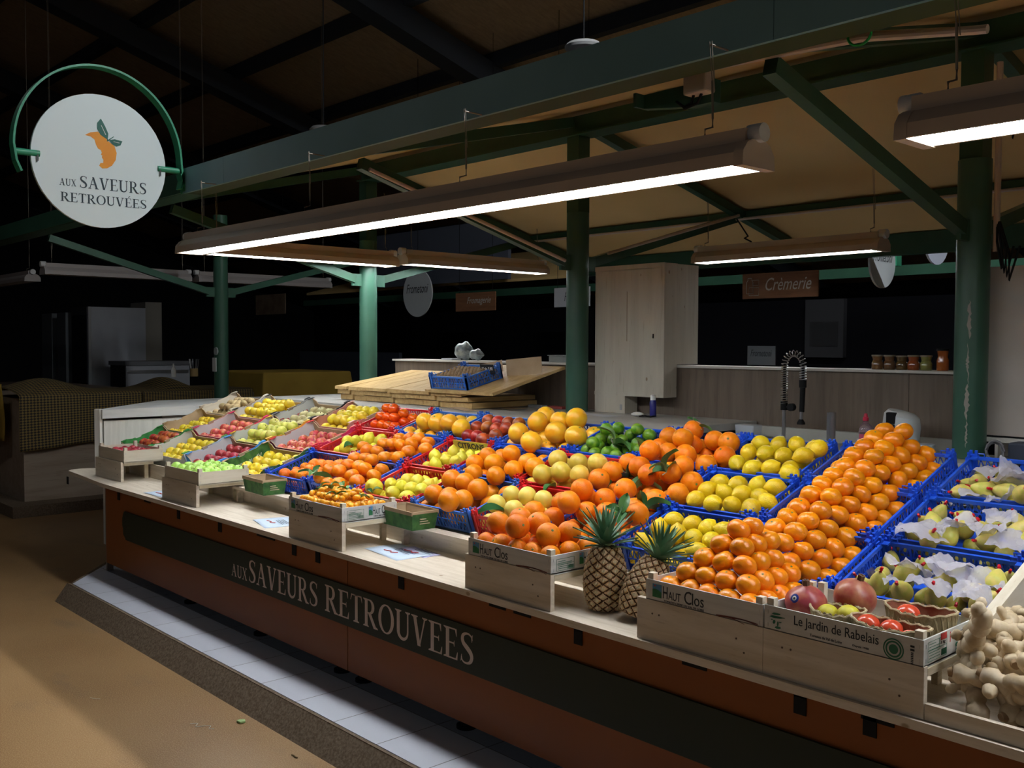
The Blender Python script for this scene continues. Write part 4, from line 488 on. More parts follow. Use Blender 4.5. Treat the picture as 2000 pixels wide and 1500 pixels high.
# ---------------------------------------------------------------- lamps
def lamp(name, p0, p1, label, lit=True, hang=0.3, ncab=3, group=None, cap=True, arm=0):
    p0 = Vector(p0); p1 = Vector(p1); d = (p1 - p0); Lh = d.length; d.normalize()
    a = math.atan2(d.y, d.x)
    t = thing(name, label, 'lamp', p0, (0, 0, a), group)
    hm = LAMPH if lit else LAMPW
    pr = [(-.085, 0), (-.098, .0), (-.094, .045), (-.07, .075), (-.045, .09), (-.045, .135), (.045, .135), (.045, .09), (.07, .075), (.094, .045), (.098, 0), (.085, 0), (.085, .02), (-.085, .02)]
    MB().prism(pr, 0, Lh, ax=0).build('housing', hm, t, ang=30)
    for e in (0, Lh):
        s = -1 if e == 0 else 1
        MB().prism([(-.1, -.004), (.1, -.004), (.096, .047), (.07, .079), (.04, .093), (-.04, .093), (-.07, .079), (-.096, .047)], e - .012 if s > 0 else e - .028, e + .028 if s > 0 else e + .012, ax=0).build('end_cap', hm, t)
        if cap: MB().tube([(e - .01 * s, 0, .118), (e + .05 * s, 0, .118)], .034, 14).build('cable_socket', mat('pale_socket_plastic', (.62, .62, .62), .4), t)
    MB().box((.015, -.083, .006), (Lh - .015, .083, .012)).build('diffuser', GLOW if lit else mat('unlit_diffuser', (.5, .5, .52), .4), t, smooth=False)
    if lit:
        g = MB(); n = int(Lh / .06)
        for k in range(n):
            x = .03 + k * (Lh - .06) / n
            g.beam((x, -.08, .0035), (x + .06, .08, .0035), .0025, .004); g.beam((x + .06, -.08, .0035), (x, .08, .0035), .0025, .004)
        g.build('louvre_grid', mat('louvre_plastic', (.55, .75, .78), .3, emit=(.45, .62, .66), es=.9), t, smooth=False)
    for k in range(ncab):
        x = Lh * (.04 + .92 * k / max(1, ncab - 1))
        c = MB().tube([(x, -.03, .135), (x, -.03, .16), (x + .012, 0, .17), (x + .012, 0, .21)], .004, 6).tube([(x + .012, 0, .20), (x + .008, 0, .34)], .0045, 6).tube([(x + .008, 0, .33), (x - .006, 0, hang)], .0018, 5).tube([(x + .02, .0, .3), (x + .004, 0, hang)], .0018, 5)
        if arm: c.tube([(x, 0, hang - .012), (x, arm, hang - .012)], .004, 6)
        c.build('hanging_cable', mat('hanging_wire', (.25, .22, .18), .5, metal=.5), t)
    return t
lamp('strip_lamp', (-6.65, 3.0, 2.452), (-2.03, 3.0, 2.452), 'longest strip lamp, hanging over the front of the fruit display', hang=.485, ncab=4, arm=.13)
lamp('strip_lamp', (-1.43, 3.0, 2.452), (1.2, 3.0, 2.452), 'strip lamp cut off by the top right edge of the picture', hang=.485, ncab=2, arm=.13)
lamp('strip_lamp', (-7.45, 3.5, 2.535), (-7.45, 5.28, 2.535), 'lit strip lamp running back from the left end of the longest lamp', hang=.66, ncab=2)
lamp('strip_lamp', (-7.45, 5.43, 2.565), (-7.45, 7.2, 2.565), 'lit strip lamp just left of the green column above the plastic bagged bowl', hang=.56, ncab=2)
lamp('strip_lamp', (-5.1, 6.8, 2.515), (-3.5, 6.8, 2.515), 'short strip lamp behind the white cabinet above the creamery sign', hang=.6, ncab=2)
lamp('strip_lamp', (-12.3, 3.76, 2.63), (-12.3, 5.50, 2.63), 'unlit strip lamp at far left above the steel fridge', False, 4.7, 2)
lamp('strip_lamp', (-12.3, 5.65, 2.63), (-12.3, 7.6, 2.63), 'unlit strip lamp behind the far left column', False, 4.2, 2)
lamp('strip_lamp', (-16.5, 4.0, 2.62), (-13.6, 4.0, 2.62), 'unlit strip lamp end at the left edge of the picture', False, 4.98, 2)
# ---------------------------------------------------------------- front panel, table
y = 2.66
fp = thing('stall_front', 'orange laminate front panel of the fruit stall below the display shelf', 'panel', (-7.38, y, .2))
for x0, x1 in ((-7.38, -4.128), (-4.122, -.9), (-.894, 2)):
    P(MB().box((x0, y, .195), (x1, y + .02, .75)), 'orange_board', ORANGE, fp, smooth=False)
P(MB().box((-7.405, y + .005, .13), (-7.384, y + .05, .751)).box((-7.44, y + .03, .13), (-7.41, y + .06, .751)), 'edge_strip', mat('taupe_edge_strip', (.25, .20, .17), .5), fp, smooth=False)
nb_ = P(MB().prism([(-6.98, .435), (-7.02, .46), (-7.02, .50), (-7.035, .52), (-7.035, .57), (-7.02, .60), (-7.0, .625), (2, .625), (2, .425), (-6.98, .425)], y - .012, y - .001, ax=1), 'name_board', BLACKG, fp, smooth=False)
MM = Matrix.Identity(4)
for wd, x0, x1, z0, h in (('AUX', -5.345, -5.155, .462, .07), ('SAVEURS', -5.135, -4.385, .462, .128), ('RETROUVEES', -4.315, -3.137, .462, .135)):
    o = serif(wd, 0, x1 - x0, h, 'lettering', CREAM, None, at(FRONT, x0, y - .0125, z0)); o.parent = nb_
for i, x in enumerate((-6.15, -5.2, -4.33, -4.13, -3.32, -2.3, -1.3)):
    o = MB().tube([(x, 2.76, .12), (x, 2.76, .2)], .03, 14).tube([(x, 2.76, .12), (x, 2.76, .135)], .045, 14).build('adjustable_foot', BLACK); o.parent = fp; o.matrix_parent_inverse = Matrix.Translation(fp.location).inverted()
b = MB().box((-7.38, 2.95, .13), (2, 2.97, .751)); P(b, 'back_board', mat('dark_underboard', (.03, .022, .018), .8), fp, smooth=False)
tb = thing('display_shelf', 'long pale pine shelf board along the front of the stall', 'shelf', (-7.4, 2.67, .78))
b = MB(); b.prism([(-8.42, 2.76), (-8.36, 2.715), (-7.45, 2.65), (2.2, 2.65), (2.2, 3.2), (-8.3, 3.2), (-8.43, 2.84)], .752, .78)
P(b, 'board', PINE, tb, smooth=False)
for x in (-8.2, -7.12, -6.1, -5.515, -4.64, -4.40, -3.67, -2.54, -1.6, -1.373, -.6):
    P(MB().box((x - .021, 2.655, .692), (x + .021, 2.659, .7515)).box((x - .021, 2.655, .745), (x + .021, 2.659, .7515)), 'shelf_bracket', BLACK, tb, smooth=False)
for x in (-6.6, -5.0, -3.0, -4.9, -2.85, -2.0, -1.35):
    P(MB().box((x - .05, 2.655, .738), (x + .05, 2.6595, .7515)), 'clip', BLACK, tb, smooth=False)
# sloping carcass under the tilted crates with front lip
T = math.atan(.345)
sl = thing('sloping_rack', 'sloping pine rack carrying the tilted crates', 'rack', (-8.3, 3.0, .78))
def rim(y): return 1.0 + .345 * (y - 3.15)
b = MB(); d = .118
b.prism([(3.085, rim(3.085) - .135), (4.30, rim(4.30) - .135), (4.30, rim(4.3) - .165), (3.085, rim(3.085) - .165)], -8.38, 2.2, ax=0)
P(b, 'sloped_board', PINE_Y, sl, smooth=False)
for x0, x1 in ((-8.3, -5.87), (-5.865, -3.3), (-3.295, -1.22)): P(MB().box((x0, 3.045, .7805), (x1, 3.062, .888)), 'front_lip', PINE, sl, smooth=False)
P(MB().box((-8.35, 4.28, .13), (2.2, 4.30, rim(4.3) - .17)), 'rear_board', GREYWOOD, sl, smooth=False)
# risers under the small front crates
def riser(x0, x1, label, y0=2.668, dep=.34, z0=.7805):
    t = thing('riser_box', label, 'riser', (x0, y0, z0)); W = x1 - x0
    n = 2 if W > .8 else 1
    for k in range(n): MB().box((k * W / n + .0008 * k, 0, 0), ((k + 1) * W / n, .022, .148)).build('front_board', PINE, t, smooth=False, bev=.0015)
    MB().box((0, .023, .118), (W, dep, .14)).build('top_board', PINE_Y, t, smooth=False)
    for a in (0.03, W - .12): MB().box((a, dep - .03, 0), (a + .02, dep, .117)).build('rear_leg', PINE_Y, t, smooth=False)
    nn = MB()
    for k in range(n):
        for fx, fz in ((.07, .1), (.1, .1), (.42, .09), (.45, .05)): nn.tube([(k * W / n + fx * W / n / .52, -.001, fz), (k * W / n + fx * W / n / .52, .002, fz)], .0035, 8)
    nn.build('nail_head', mat('nail_hole', (.10, .07, .05), .7), t)
    return t
riser(-2.262, -1.222, 'long two-board pine riser box at the right under two printed crates')
riser(-3.222, -2.70, 'pine riser box under the crate of large oranges beside the pineapples')
riser(-4.715, -4.187, 'pine riser box under the crate of kumquats')
riser(-6.46, -5.93, 'pine riser box under the crate of green apples', y0=2.70)
riser(-7.93, -7.40, 'leftmost pine riser box, half in shadow at the end of the shelf', y0=2.78, dep=.25)
# ---------------------------------------------------------------- counters and partition
ec = thing('end_counter', 'whitewashed end counter with pale top at the left of the display', 'counter', (-8.45, 3.0, .12))
P(MB().prism([(-8.44, 2.99), (-9.42, 3.9), (-9.5, 7.3), (-8.38, 7.3), (-8.38, 3.0)], 1.19, 1.265), 'worktop', WHITETOP, ec, smooth=False)
P(MB().box((-8.44, 3.02, .125), (-8.40, 7.2, 1.168)), 'inner_panel', WHITEWOOD, ec, smooth=False)
P(MB().prism([(-8.48, 2.985), (-8.44, 2.955), (-8.40, 2.985), (-8.41, 3.012), (-8.46, 3.02)], .782, 1.268), 'corner_post', WHITEWOOD, ec, smooth=False)
P(MB().beam((-8.5, 3.08, .66), (-9.38, 3.92, .66), .02, 1.05), 'outer_panel', GREYWOOD, ec, smooth=False)
wc = thing('work_counter', 'grey topped work counter behind the sloping display', 'counter', (-7.4, 4.36, .12))
P(MB().box((-8.2, 4.36, 1.29), (-3.62, 5.44, 1.335)), 'worktop', mat('grey_worktop', (.36, .35, .32), .45, (.42, .41, .38), scale=5), wc, smooth=False)
P(MB().box((-8.2, 4.5, .125), (-3.7, 4.52, 1.288)), 'front_panel', GREYWOOD, wc, smooth=False)
pw = thing('back_partition', 'low brown wood-grain partition wall behind the stall, pale capping strip', 'partition', (-7.6, 5.45, .12))
for x0, x1 in ((-7.62, -5.9), (-5.897, -4.3), (-4.297, -2.62), (-2.617, -2.2)):
    P(MB().box((x0, 5.45, .125), (x1, 5.50, 1.668)), 'panel', GREYWOOD, pw, smooth=False)
P(MB().box((-7.64, 5.43, 1.668), (-2.2, 5.66, 1.684)), 'capping', mat('pale_capping', (.52, .50, .46), .5), pw, smooth=False)
sk = thing('sink_ledge', 'pale grey sink ledge in front of the partition below the tap', 'ledge', (-4.0, 5.1, .12))
P(MB().box((-3.6, 4.95, 1.20), (-2.0, 5.448, 1.24)).box((-3.6, 5.40, 1.2405), (-2.2, 5.448, 1.31)), 'worktop', mat('pale_grey_ledge', (.42, .42, .38), .45), sk, smooth=False)
P(MB().box((-3.6, 5.0, .125), (-2.2, 5.02, 1.199)), 'front_panel', GREYWOOD, sk, smooth=False)
# high hall lamp over the canopy, with two unseen fill lamps added
def high_lamp(p, q, es, label, wd=.16):
    p = Vector(p); q = Vector(q); t = thing('hall_or_fill_lamp', label, 'lamp', p)
    hb = MB(); hb.beam(p + Vector((0, 0, .06)), q + Vector((0, 0, .06)), .2, .08); P(hb, 'housing', LAMPW, t, smooth=False)
    P(MB().beam(p, q, wd, .01), 'diffuser', mat('hall_or_fill_tube_%d' % es, (.8, .8, .8), .4, emit=(.92, .97, 1), es=es), t, smooth=False)
    for e in (p.lerp(q, .05), p.lerp(q, .95)): P(MB().tube([e + Vector((0, 0, .1)), Vector((e.x, e.y, rz(e.y)))], .005, 6), 'hanging_cable', BLACK, t)
high_lamp((-4.0, 4.76, 6.6), (2, 4.76, 6.6), HALL_A, 'long lamp hung high over the canopy, above the picture', .07)
high_lamp((-10.6, .6, 5.6), (-8.6, .6, 5.6), FILL_LEFT, 'added unseen fill lamp high over the aisle at far left, above the picture')  # added to brighten the floor and stall at far left
high_lamp((-6, -5.5, 4.6), (7, -5.5, 4.6), FILL_AISLE, 'long added fill lamp, unseen, high over the aisle behind the viewer')  # added to brighten fascia, round sign and front panel from the aisle
# ---------------------------------------------------------------- crates
CRW = wood('poplar_crate_veneer', (.62, .55, .42), (.74, .68, .56), (.45, .36, .24), axis=0, knots=False, scale=2)
CRW_Y = wood('poplar_crate_veneer_side', (.62, .55, .42), (.74, .68, .56), (.45, .36, .24), axis=1, knots=False, scale=2)
PRINTW = mat('white_printed_veneer', (.66, .66, .64), .6, (.58, .58, .56), scale=14, stretch=(.3, 1, 4))
INK = mat('black_ink', (.02, .025, .03), .6); INKG = mat('green_ink', (.03, .16, .09), .6); INKR = mat('red_ink', (.55, .05, .05), .6); INKB = mat('brown_ink', (.16, .05, .04), .6)
SKY = mat('print_sky_blue', (.10, .27, .48), .6); HILL = mat('print_hill_green', (.04, .25, .09), .6, (.02, .14, .06), scale=30)
BLUE = mat('blue_crate_plastic', (.015, .085, .62), .35, (.02, .11, .70), scale=5, spec=.5)
BLUE2 = mat('light_blue_crate_plastic', (.03, .14, .55), .4, (.04, .17, .6), scale=5)
RED = mat('red_crate_plastic', (.60, .015, .02), .38, (.68, .02, .03), scale=5, spec=.5)
KRAFT = mat('kraft_cardboard', (.42, .30, .18), .8, (.48, .35, .22), scale=10)
PINKP = mat('pink_packing_paper', (.75, .42, .34), .7)
def rotx(a): return Euler((a, 0, 0)).to_matrix().to_4x4()
def wood_crate(name, label, loc, W, D, h, rot=0, prt='none', posts=True):
    t = thing(name, label, 'crate', loc, (rot, 0, 0)); m1, m2 = (PRINTW, PRINTW) if prt in ('clos', 'rab') else (CRW, CRW_Y); th = .005
    MB().box((0, 0, .004), (W, D, .009)).build('base_board', CRW, t, smooth=False)
    hs = h
    _, fs = [MB().box((0, y, .0), (W, y + th, hs)).build('long_side', m1, t, smooth=False) for y in (D - th, 0)]
    _, es = [MB().box((x, th, .0), (x + th, D - th, hs)).build('end_side', m2, t, smooth=False) for x in (0, W - th)]
    if posts:
        for x in (th, W - th): 
            for y in (th, D - th):
                sx = 1 if x < W / 2 else -1; sy = 1 if y < D / 2 else -1
                MB().box((min(x, x + sx * .024), min(y, y + sy * .024), .01), (max(x, x + sx * .024), max(y, y + sy * .024), h + .022)).build('corner_post', CRW, t, smooth=False)
    st = MB()
    for x in (.012, W - .012):
        for z in (.25, .75): st.box((x - .001, -.001, hs * z - .006), (x + .001, .0, hs * z + .006))
    for y in (.014, D - .014):
        for z in (.25, .75): st.box((W, y - .001, hs * z - .006), (W + .001, y + .001, hs * z + .006))
    st.build('staples', STEEL, t, smooth=False)
    if prt == 'clos':
        def clos(M, s):
            o = MB().box((0, .02, 0), (.04 * s, .066, .0006)).build('picture_print', SKY, t, smooth=False); o.matrix_local = M
            pts = [(0, .02)] + [(.04 * s * i / 8, .043 + .006 * math.sin(i / 8 * 3.1 + .6)) for i in range(9)] + [(.04 * s, .02)]
            q = MB(); q.add([(a, b, .0009) for a, b in pts], [tuple(range(len(pts) - 1, -1, -1))[::-1]]); o2 = q.build('hill_print', HILL, t, smooth=False); o2.matrix_local = M
            q = MB(); q.add([(.011 * s + .004 * math.cos(k), .06 + .003 * math.sin(k), .001) for k in [i * math.pi / 4 for i in range(8)]], [tuple(range(8))]); q.build('sun_print', INKR, t, smooth=False).matrix_local = M
            text('H', .020 * s, .042, 'lettering', INK, t, M @ Matrix.Translation((.046 * s, .022, 0)))
            text('AUT', .052 * s, .028, 'lettering', INK, t, M @ Matrix.Translation((.070 * s, .022, 0)))
            text('C', .03 * s, .044, 'lettering', INK, t, M @ Matrix.Translation((.138 * s, .021, 0)))
            text('los', .048 * s, .040, 'lettering', INK, t, M @ Matrix.Translation((.171 * s, .022, 0)))
            text('TOMATES CERISE DU VAL DE LOIRE', .17 * s, .007, 'lettering', INK, t, M @ Matrix.Translation((.05 * s, .010, 0)))
        clos(at(FRONT, .03, -.0004, 0), 1)
        sw = MB()
        for (a, b, c, d, w_) in ((.30, .008, .50, .006, .004), (.31, .006, .41, -.001, .0025), (.36, .010, .49, -.004, .0022)):
            L = [(a + (c - a) * i / 10, b + (d - b) * (i / 10) ** 2 + .006 * math.sin(math.pi * i / 10), .0006) for i in range(11)]
            L = [(p[0], max(.001, p[1]), p[2]) for p in L if p[0] < W - .01]
            for i in range(len(L) - 1): sw.add([L[i], L[i + 1], (L[i + 1][0], L[i + 1][1] + w_, .0006), (L[i][0], L[i][1] + w_, .0006)], [(0, 1, 2, 3)])
        o = sw.build('swoosh_print', INKB, t, smooth=False); o.matrix_local = at(FRONT, 0, -.0004, 0)
        M = at(RIGHT, W + .0004, .03, 0)
        fr = MB(); 
        for a, b, c, d in ((0, .014, .1, .0155), (0, .060, .1, .0615), (0, .014, .0015, .0615), (.0985, .014, .1, .0615), (0, .040, .1, .041), (.06, .014, .061, .040)): fr.box((a, b, 0), (c, d, .0005))
        for k in range(5): fr.box((.008, .05 - k * .007, 0), (.05 + (k * 37 % 40) / 1000, .0522 - k * .007, .0005))
        for k in range(12): fr.box((.066 + k * .0026, .017, 0), (.0672 + k * .0026, .032, .0005))
        fr.build('info_print', INKG, t, smooth=False).matrix_local = M
        clos(at(RIGHT, W + .0004, .16, .004), .58)
    if prt == 'rab':
        M = at(FRONT, 0, -.0004, 0)
        text('LE JARDIN DE RABELAIS'.title().replace(' De ', ' de '), .275, .038, 'lettering', INK, t, M @ Matrix.Translation((.105, .030, 0)), label='dark printed lettering')
        text('Tomates du Val de Loire', .105, .008, 'lettering', INK, t, M @ Matrix.Translation((.16, .016, 0)))
        text('Depuis 1988', .05, .007, 'lettering', INK, t, M @ Matrix.Translation((.30, .016, 0)))
        # engraved head with hat
        hd = MB()
        for a, b, w_, h_ in ((.02, .05, .045, .010), (.028, .060, .03, .009), (.03, .034, .010, .016), (.045, .030, .006, .02), (.038, .018, .022, .010), (.058, .052, .016, .004), (.024, .040, .006, .004), (.052, .036, .010, .004)):
            n = 9; hd.add([(a + w_ / 2 + w_ / 2 * math.cos(2 * math.pi * k / n) * (1 + .3 * math.sin(k * 3)), b + h_ / 2 * math.sin(2 * math.pi * k / n) * (1 + .3 * math.cos(k * 5)), .0005) for k in range(n)], [tuple(range(n))])
        hd.build('portrait_print', INKG, t, smooth=False).matrix_local = M
        rg = MB()
        for r0, r1 in ((.027, .031), (.019, .024), (0, .014)):
            n = 28; rg.add([(r * math.cos(2 * math.pi * k / n), r * math.sin(2 * math.pi * k / n), 0) for r in (r0, r1) for k in range(n)], [(k, n + k, n + (k + 1) % n, (k + 1) % n) for k in range(n)])
        rg.build('round_seal_print', INKG, t, smooth=False).matrix_local = M @ Matrix.Translation((.425, .038, .0006))
        q = MB()
        for z in (.045, .055): q.box((.474, z, 0), (.486, z + .006, .0005))
        for k in range(7): q.box((.476, .038 - k * .005, 0), (.483, .041 - k * .005, .0005))
        q.build('mark_print', INK, t, smooth=False).matrix_local = M
        M = at(RIGHT, W + .0004, .025, 0); fr = MB()
        for a, b, c, d in ((0, .014, .12, .015), (0, .070, .12, .071), (0, .014, .001, .071), (.119, .014, .12, .071), (0, .045, .12, .046), (.07, .045, .071, .071)): fr.box((a, b, 0), (c, d, .0005))
        for k in range(6): fr.box((.008, .062 - k * .008, 0), (.05 + (k * 29 % 30) / 1000, .0635 - k * .008, .0005))
        for k in range(14): fr.box((.085 + k * .0024, .018, 0), (.0862 + k * .0024, .036, .0005))
        fr.build('info_print', INKG, t, smooth=False).matrix_local = M
        q = MB().box((.08, .062, 0), (.118, .080, .0007)).box((.14, .045, 0), (.143, .075, .0007)); q.build('red_mark_print', INKR, t, smooth=False).matrix_local = M
        text('3 kg', .03, .012, 'lettering', INK, t, M @ Matrix.Translation((.08, .048, 0)))
        text('LE Jardin', .06, .014, 'lettering', INK, t, M @ Matrix.Translation((.21, .052, 0)))
        text('de Rabelais', .08, .014, 'lettering', INK, t, M @ Matrix.Translation((.205, .032, 0)))
        hd2 = MB()
        for a, b, w_, h_ in ((.17, .05, .03, .012), (.175, .03, .02, .014), (.178, .015, .02, .010)):
            n = 8; hd2.add([(a + w_ / 2 + w_ / 2 * math.cos(2 * math.pi * k / n), b + h_ / 2 * math.sin(2 * math.pi * k / n), .0005) for k in range(n)], [tuple(range(n))])
        hd2.build('portrait_print', INKG, t, smooth=False).matrix_local = M
    for o in [o for o in col.objects if o.parent == t and (o.name.startswith('lettering') or '_print' in o.name)]: o.parent = es if o.matrix_basis.translation.x > W - .01 else fs
    return t
PC = {}
def plastic_crate(name, label, loc, W, D, h, rot, m, m2=None):
    t = thing(name, label, 'crate', loc, (rot, 0, 0)); key = (round(W, 2), round(D, 2), h)
    th = .006
    def wall(Lw):
        b = MB(); b.box((0, 0, h - .014), (Lw, th + .004, h)); b.box((0, 0, 0), (Lw, th, .012)); b.box((0, 0, h * .5 - .003), (Lw, th * .7, h * .5 + .003))
        n = max(3, int(Lw / .1))
        for k in range(n + 1): x = k * Lw / n; b.box((max(0, x - .004), 0, 0), (min(Lw, x + .004), th, h))
        q = max(4, int(Lw / .026))
        for k in range(q):
            x = (k + .0) * Lw / q; x1 = (k + 1) * Lw / q
            for z0, z1 in ((.012, h * .5), (h * .5, h - .014)):
                b.beam((x, th * .5, z0), ((x + x1) / 2, th * .5, z1), .003, .004); b.beam(((x + x1) / 2, th * .5, z1), (x1, th * .5, z0), .003, .004)
        return b
    if key not in PC:
        a = wall(W); c = wall(D)
        base = MB().box((0, 0, 0), (W, D, .004))
        post = MB()
        post.box((-.003, -.003, 0), (.026, .010, h + .012)).box((-.003, -.003, 0), (.010, .026, h + .012))
        post.box((-.004, -.004, h - .004), (.034, .034, h + .003))
        for px, py in ((.004, .004), (.026, .004), (.004, .026)): post.prism([(px - .004, py - .004), (px + .006, py - .004), (px + .006, py + .006), (px - .004, py + .006)], h, h + .027).add([], [])
        post.tube([(.036, .004, h - .005), (.036, .004, h + .014), (.058, .004, h + .014), (.058, .004, h - .005)], .0028, 5).tube([(.004, .036, h - .005), (.004, .036, h + .014), (.004, .058, h + .014), (.004, .058, h - .005)], .0028, 5)
        PC[key] = (a, c, base, post)
    a, c, base, post = PC[key]; kk = (key, m.name)
    if kk not in PC: PC[kk] = [a.mesh('long_wall', m, False), c.mesh('short_wall', m, False), base.mesh('base', m, False), post.mesh('corner_post', m2 or m, False)]
    ms = PC[kk]
    link('base', ms[2], t)
    link('long_wall', ms[0], t); link('long_wall', ms[0], t, M=Matrix.Translation((W, D, 0)) @ Matrix.Rotation(math.pi, 4, 'Z'))
    RZ = Matrix.Rotation(math.pi / 2, 4, 'Z')
    link('short_wall', ms[1], t, M=Matrix.Translation((W, 0, 0)) @ RZ); link('short_wall', ms[1], t, M=Matrix.Translation((0, D, 0)) @ Matrix.Rotation(-math.pi / 2, 4, 'Z'))
    for i, (x, y) in enumerate(((0, 0), (W, 0), (W, D), (0, D))): link('corner_post', ms[3], t, M=Matrix.Translation((x, y, 0)) @ Matrix.Rotation(i * math.pi / 2, 4, 'Z'))
    return t
def card_box(name, label, loc, W, D, h, rot, outer, inner, rimm=None, words=None, wm=None):
    t = thing(name, label, 'box', loc, (rot, 0, 0)); th = .006; hi = h + .022; lo = h - .03
    side = [(0, 0), (D, 0), (D, hi), (D - .06, hi), (D - .10, h + .010), (.10 + D * .22, h + .010), (.10 + D * .2, h), (.10 + D * .08, h), (.10 + D * .06, h + .010), (.10, h + .010), (.06, hi), (0, hi)]
    for x, nm in ((0, 'side_wall'), (W - th, 'side_wall')):
        b = MB(); b.prism(side, x, x + th, ax=0, m=0, ms=2); b.m[0], b.m[1] = (0, 1) if x == 0 else (1, 0)
        b.build(nm, [outer, inner, rimm or KRAFT], t, smooth=False)
    for y in (0, D - th):
        b = MB(); b.prism([(th, 0), (W - th, 0), (W - th, hi - .004), (W - .05, h - .004), (W - .07, lo), (.07, lo), (.05, h - .004), (th, hi - .004)], y, y + th, ax=1, m=0, ms=2); b.m[0], b.m[1] = (0, 1) if y == 0 else (1, 0)
        b.build('end_wall', [outer, KRAFT, KRAFT], t, smooth=False)
    MB().box((th, th, 0), (W - th, D - th, .005)).build('base', KRAFT, t, smooth=False)
    for x, sx in ((0, 1), (W, -1)):
        for y, sy in ((0, 1), (D, -1)):
            p = [(x + sx * .001, y + sy * .001), (x + sx * .034, y + sy * .001), (x + sx * .020, y + sy * .05), (x + sx * .001, y + sy * .055)]
            if sx * sy < 0: p = p[::-1]
            MB().prism(p, hi, hi + .004).build('corner_fold', rimm or KRAFT, t, smooth=False)
    b = MB().beam((W - th * .5, D * .40, h - .004), (W - th * .5, D * .62, h - .004), .014, .03); b.build('stacking_tab', KRAFT, t, smooth=False)
    if words:
        M = at(RIGHT, th + .0006, .03, h * .35)
        text(words, D * .72, h * .38, 'lettering', wm, t, M, shear=.2)
    return t
# ---------------------------------------------------------------- build them from the cell table
GRN = mat('green_printed_card', (.05, .30, .07), .6, (.04, .25, .06), scale=20); WHC = mat('white_printed_card', (.62, .64, .66), .6); CRIM = mat('crimson_printed_card', (.62, .03, .12), .6)
BLC = mat('sky_blue_printed_card', (.05, .27, .62), .6); YEC = mat('amber_printed_card', (.72, .40, .04), .6); BKC = mat('black_printed_card', (.015, .015, .018), .5); DGR = mat('dark_green_printed_card', (.025, .095, .03), .6, (.07, .20, .05), scale=22)
SAL = mat('salmon_printed_card', (.62, .26, .20), .6)
BOX = {
 'A1': (GRN, GRN, GRN, None, None, 'green cardboard box of dark nectarines at the left end of the lowest tilted row'),
 'A2': (WHC, WHC, GRN, None, None, 'white cardboard box of yellow apples, second from left in the lowest tilted row'),
 'A3': (BLC, WHC, BLC, None, None, 'blue and white cardboard box of dark red apples in the lowest tilted row'),
 'A4': (DGR, DGR, KRAFT, 'Vergers au 4V', WPLAST, 'green printed cardboard box of yellow apples beside the blue crate of clementines'),
 'B1': (KRAFT, KRAFT, KRAFT, None, None, 'plain brown cardboard box of yellow apples at the left end of the middle row'),
 'B2': (CRIM, WHC, CRIM, None, None, 'crimson edged white box of pink apples in the middle row'),
 'B3': (YEC, WHC, YEC, None, None, 'amber edged white box of green-yellow apples in the middle row'),
 'B4': (CRIM, WHC, RED, None, None, 'red edged white box of pink and yellow apples next to the red plastic crate'),
 'C1': (CRW_Y, CRW_Y, CRW_Y, None, None, 'pale wooden looking box of small potatoes at the top left corner of the display'),
 'C2': (WHC, WHC, BKC, None, None, 'black edged white box of yellow apples in the top row'),
 'C3': (BKC, WHC, BKC, 'Pomme', INKR, 'black printed box of russet apples in the top row'),
 'C4': (SAL, SAL, PINKP, None, None, 'salmon pink box of speckled yellow apples in the top row'),
}
PLC = {
 'A5': (BLUE, 'blue plastic crate of bumpy clementines, leftmost plastic crate of the lowest tilted row'),
 'A6': (BLUE, 'blue plastic crate of mandarins behind the crate of kumquats'),
 'A7': (RED, 'red plastic crate of pale lemons in the lowest tilted row'),
 'A8': (BLUE2, 'blue plastic crate of oranges behind the right green punnet'),
 'A9': (RED, 'red plastic crate of pale grapefruits left of the large leafy oranges'),
 'A10': (BLUE, 'blue plastic crate of large oranges behind the tall pineapple'),
 'A11': (BLUE, 'blue plastic crate of bright lemons behind the leaning pineapple'),
 'A12': (BLUE, 'blue plastic crate of glossy mandarins in the lowest tilted row, behind the printed crate'),
 'A13': (BLUE, 'blue plastic crate of wrapped pears behind the woven punnets'),
 'B5': (RED, 'red plastic crate of green-yellow lemons with a leaf in the middle row'),
 'B6': (BLUE, 'blue plastic crate of mandarins in the middle row'),
 'B7': (RED, 'red plastic crate of pale lemons in the middle row with a yellow printed card'),
 'B8': (BLUE, 'blue plastic crate of oranges in the middle row'),
 'B9': (RED, 'red plastic crate of greenish grapefruits in the middle row'),
 'B10': (BLUE, 'blue plastic crate of large leafy oranges in the middle row'),
 'B11': (BLUE, 'blue plastic crate of lemons in the middle row'),
 'B12': (BLUE, 'blue plastic crate of glossy mandarins in the middle row'),
 'B13': (BLUE, 'blue plastic crate of wrapped pears in the middle row'),
 'C5': (RED, 'red plastic crate of red-orange persimmons in the top row'),
 'C6': (BLUE2, 'blue plastic crate of yellow grapefruits lined up next to the persimmons'),
 'C7': (BLUE2, 'blue plastic crate of dark blood oranges in the top row'),
 'C8': (BLUE, 'blue plastic crate of big yellow-orange grapefruits left of the limes'),
 'C9': (BLUE, 'blue plastic crate of green limes in the top row'),
 'C10': (BLUE, 'blue plastic crate of large oranges right of the limes in the top row'),
 'C11': (BLUE, 'blue plastic crate of lemons in the top row below the spring tap'),
 'C12': (BLUE, 'blue plastic crate of glossy mandarins in the top row in front of the white bin'),
 'C13': (BLUE, 'blue plastic crate of wrapped pears in the top row, nearest the thick column'),
}
Sv = Vector((0, math.cos(T), math.sin(T))); Nv = Vector((0, -math.sin(T), math.cos(T)))
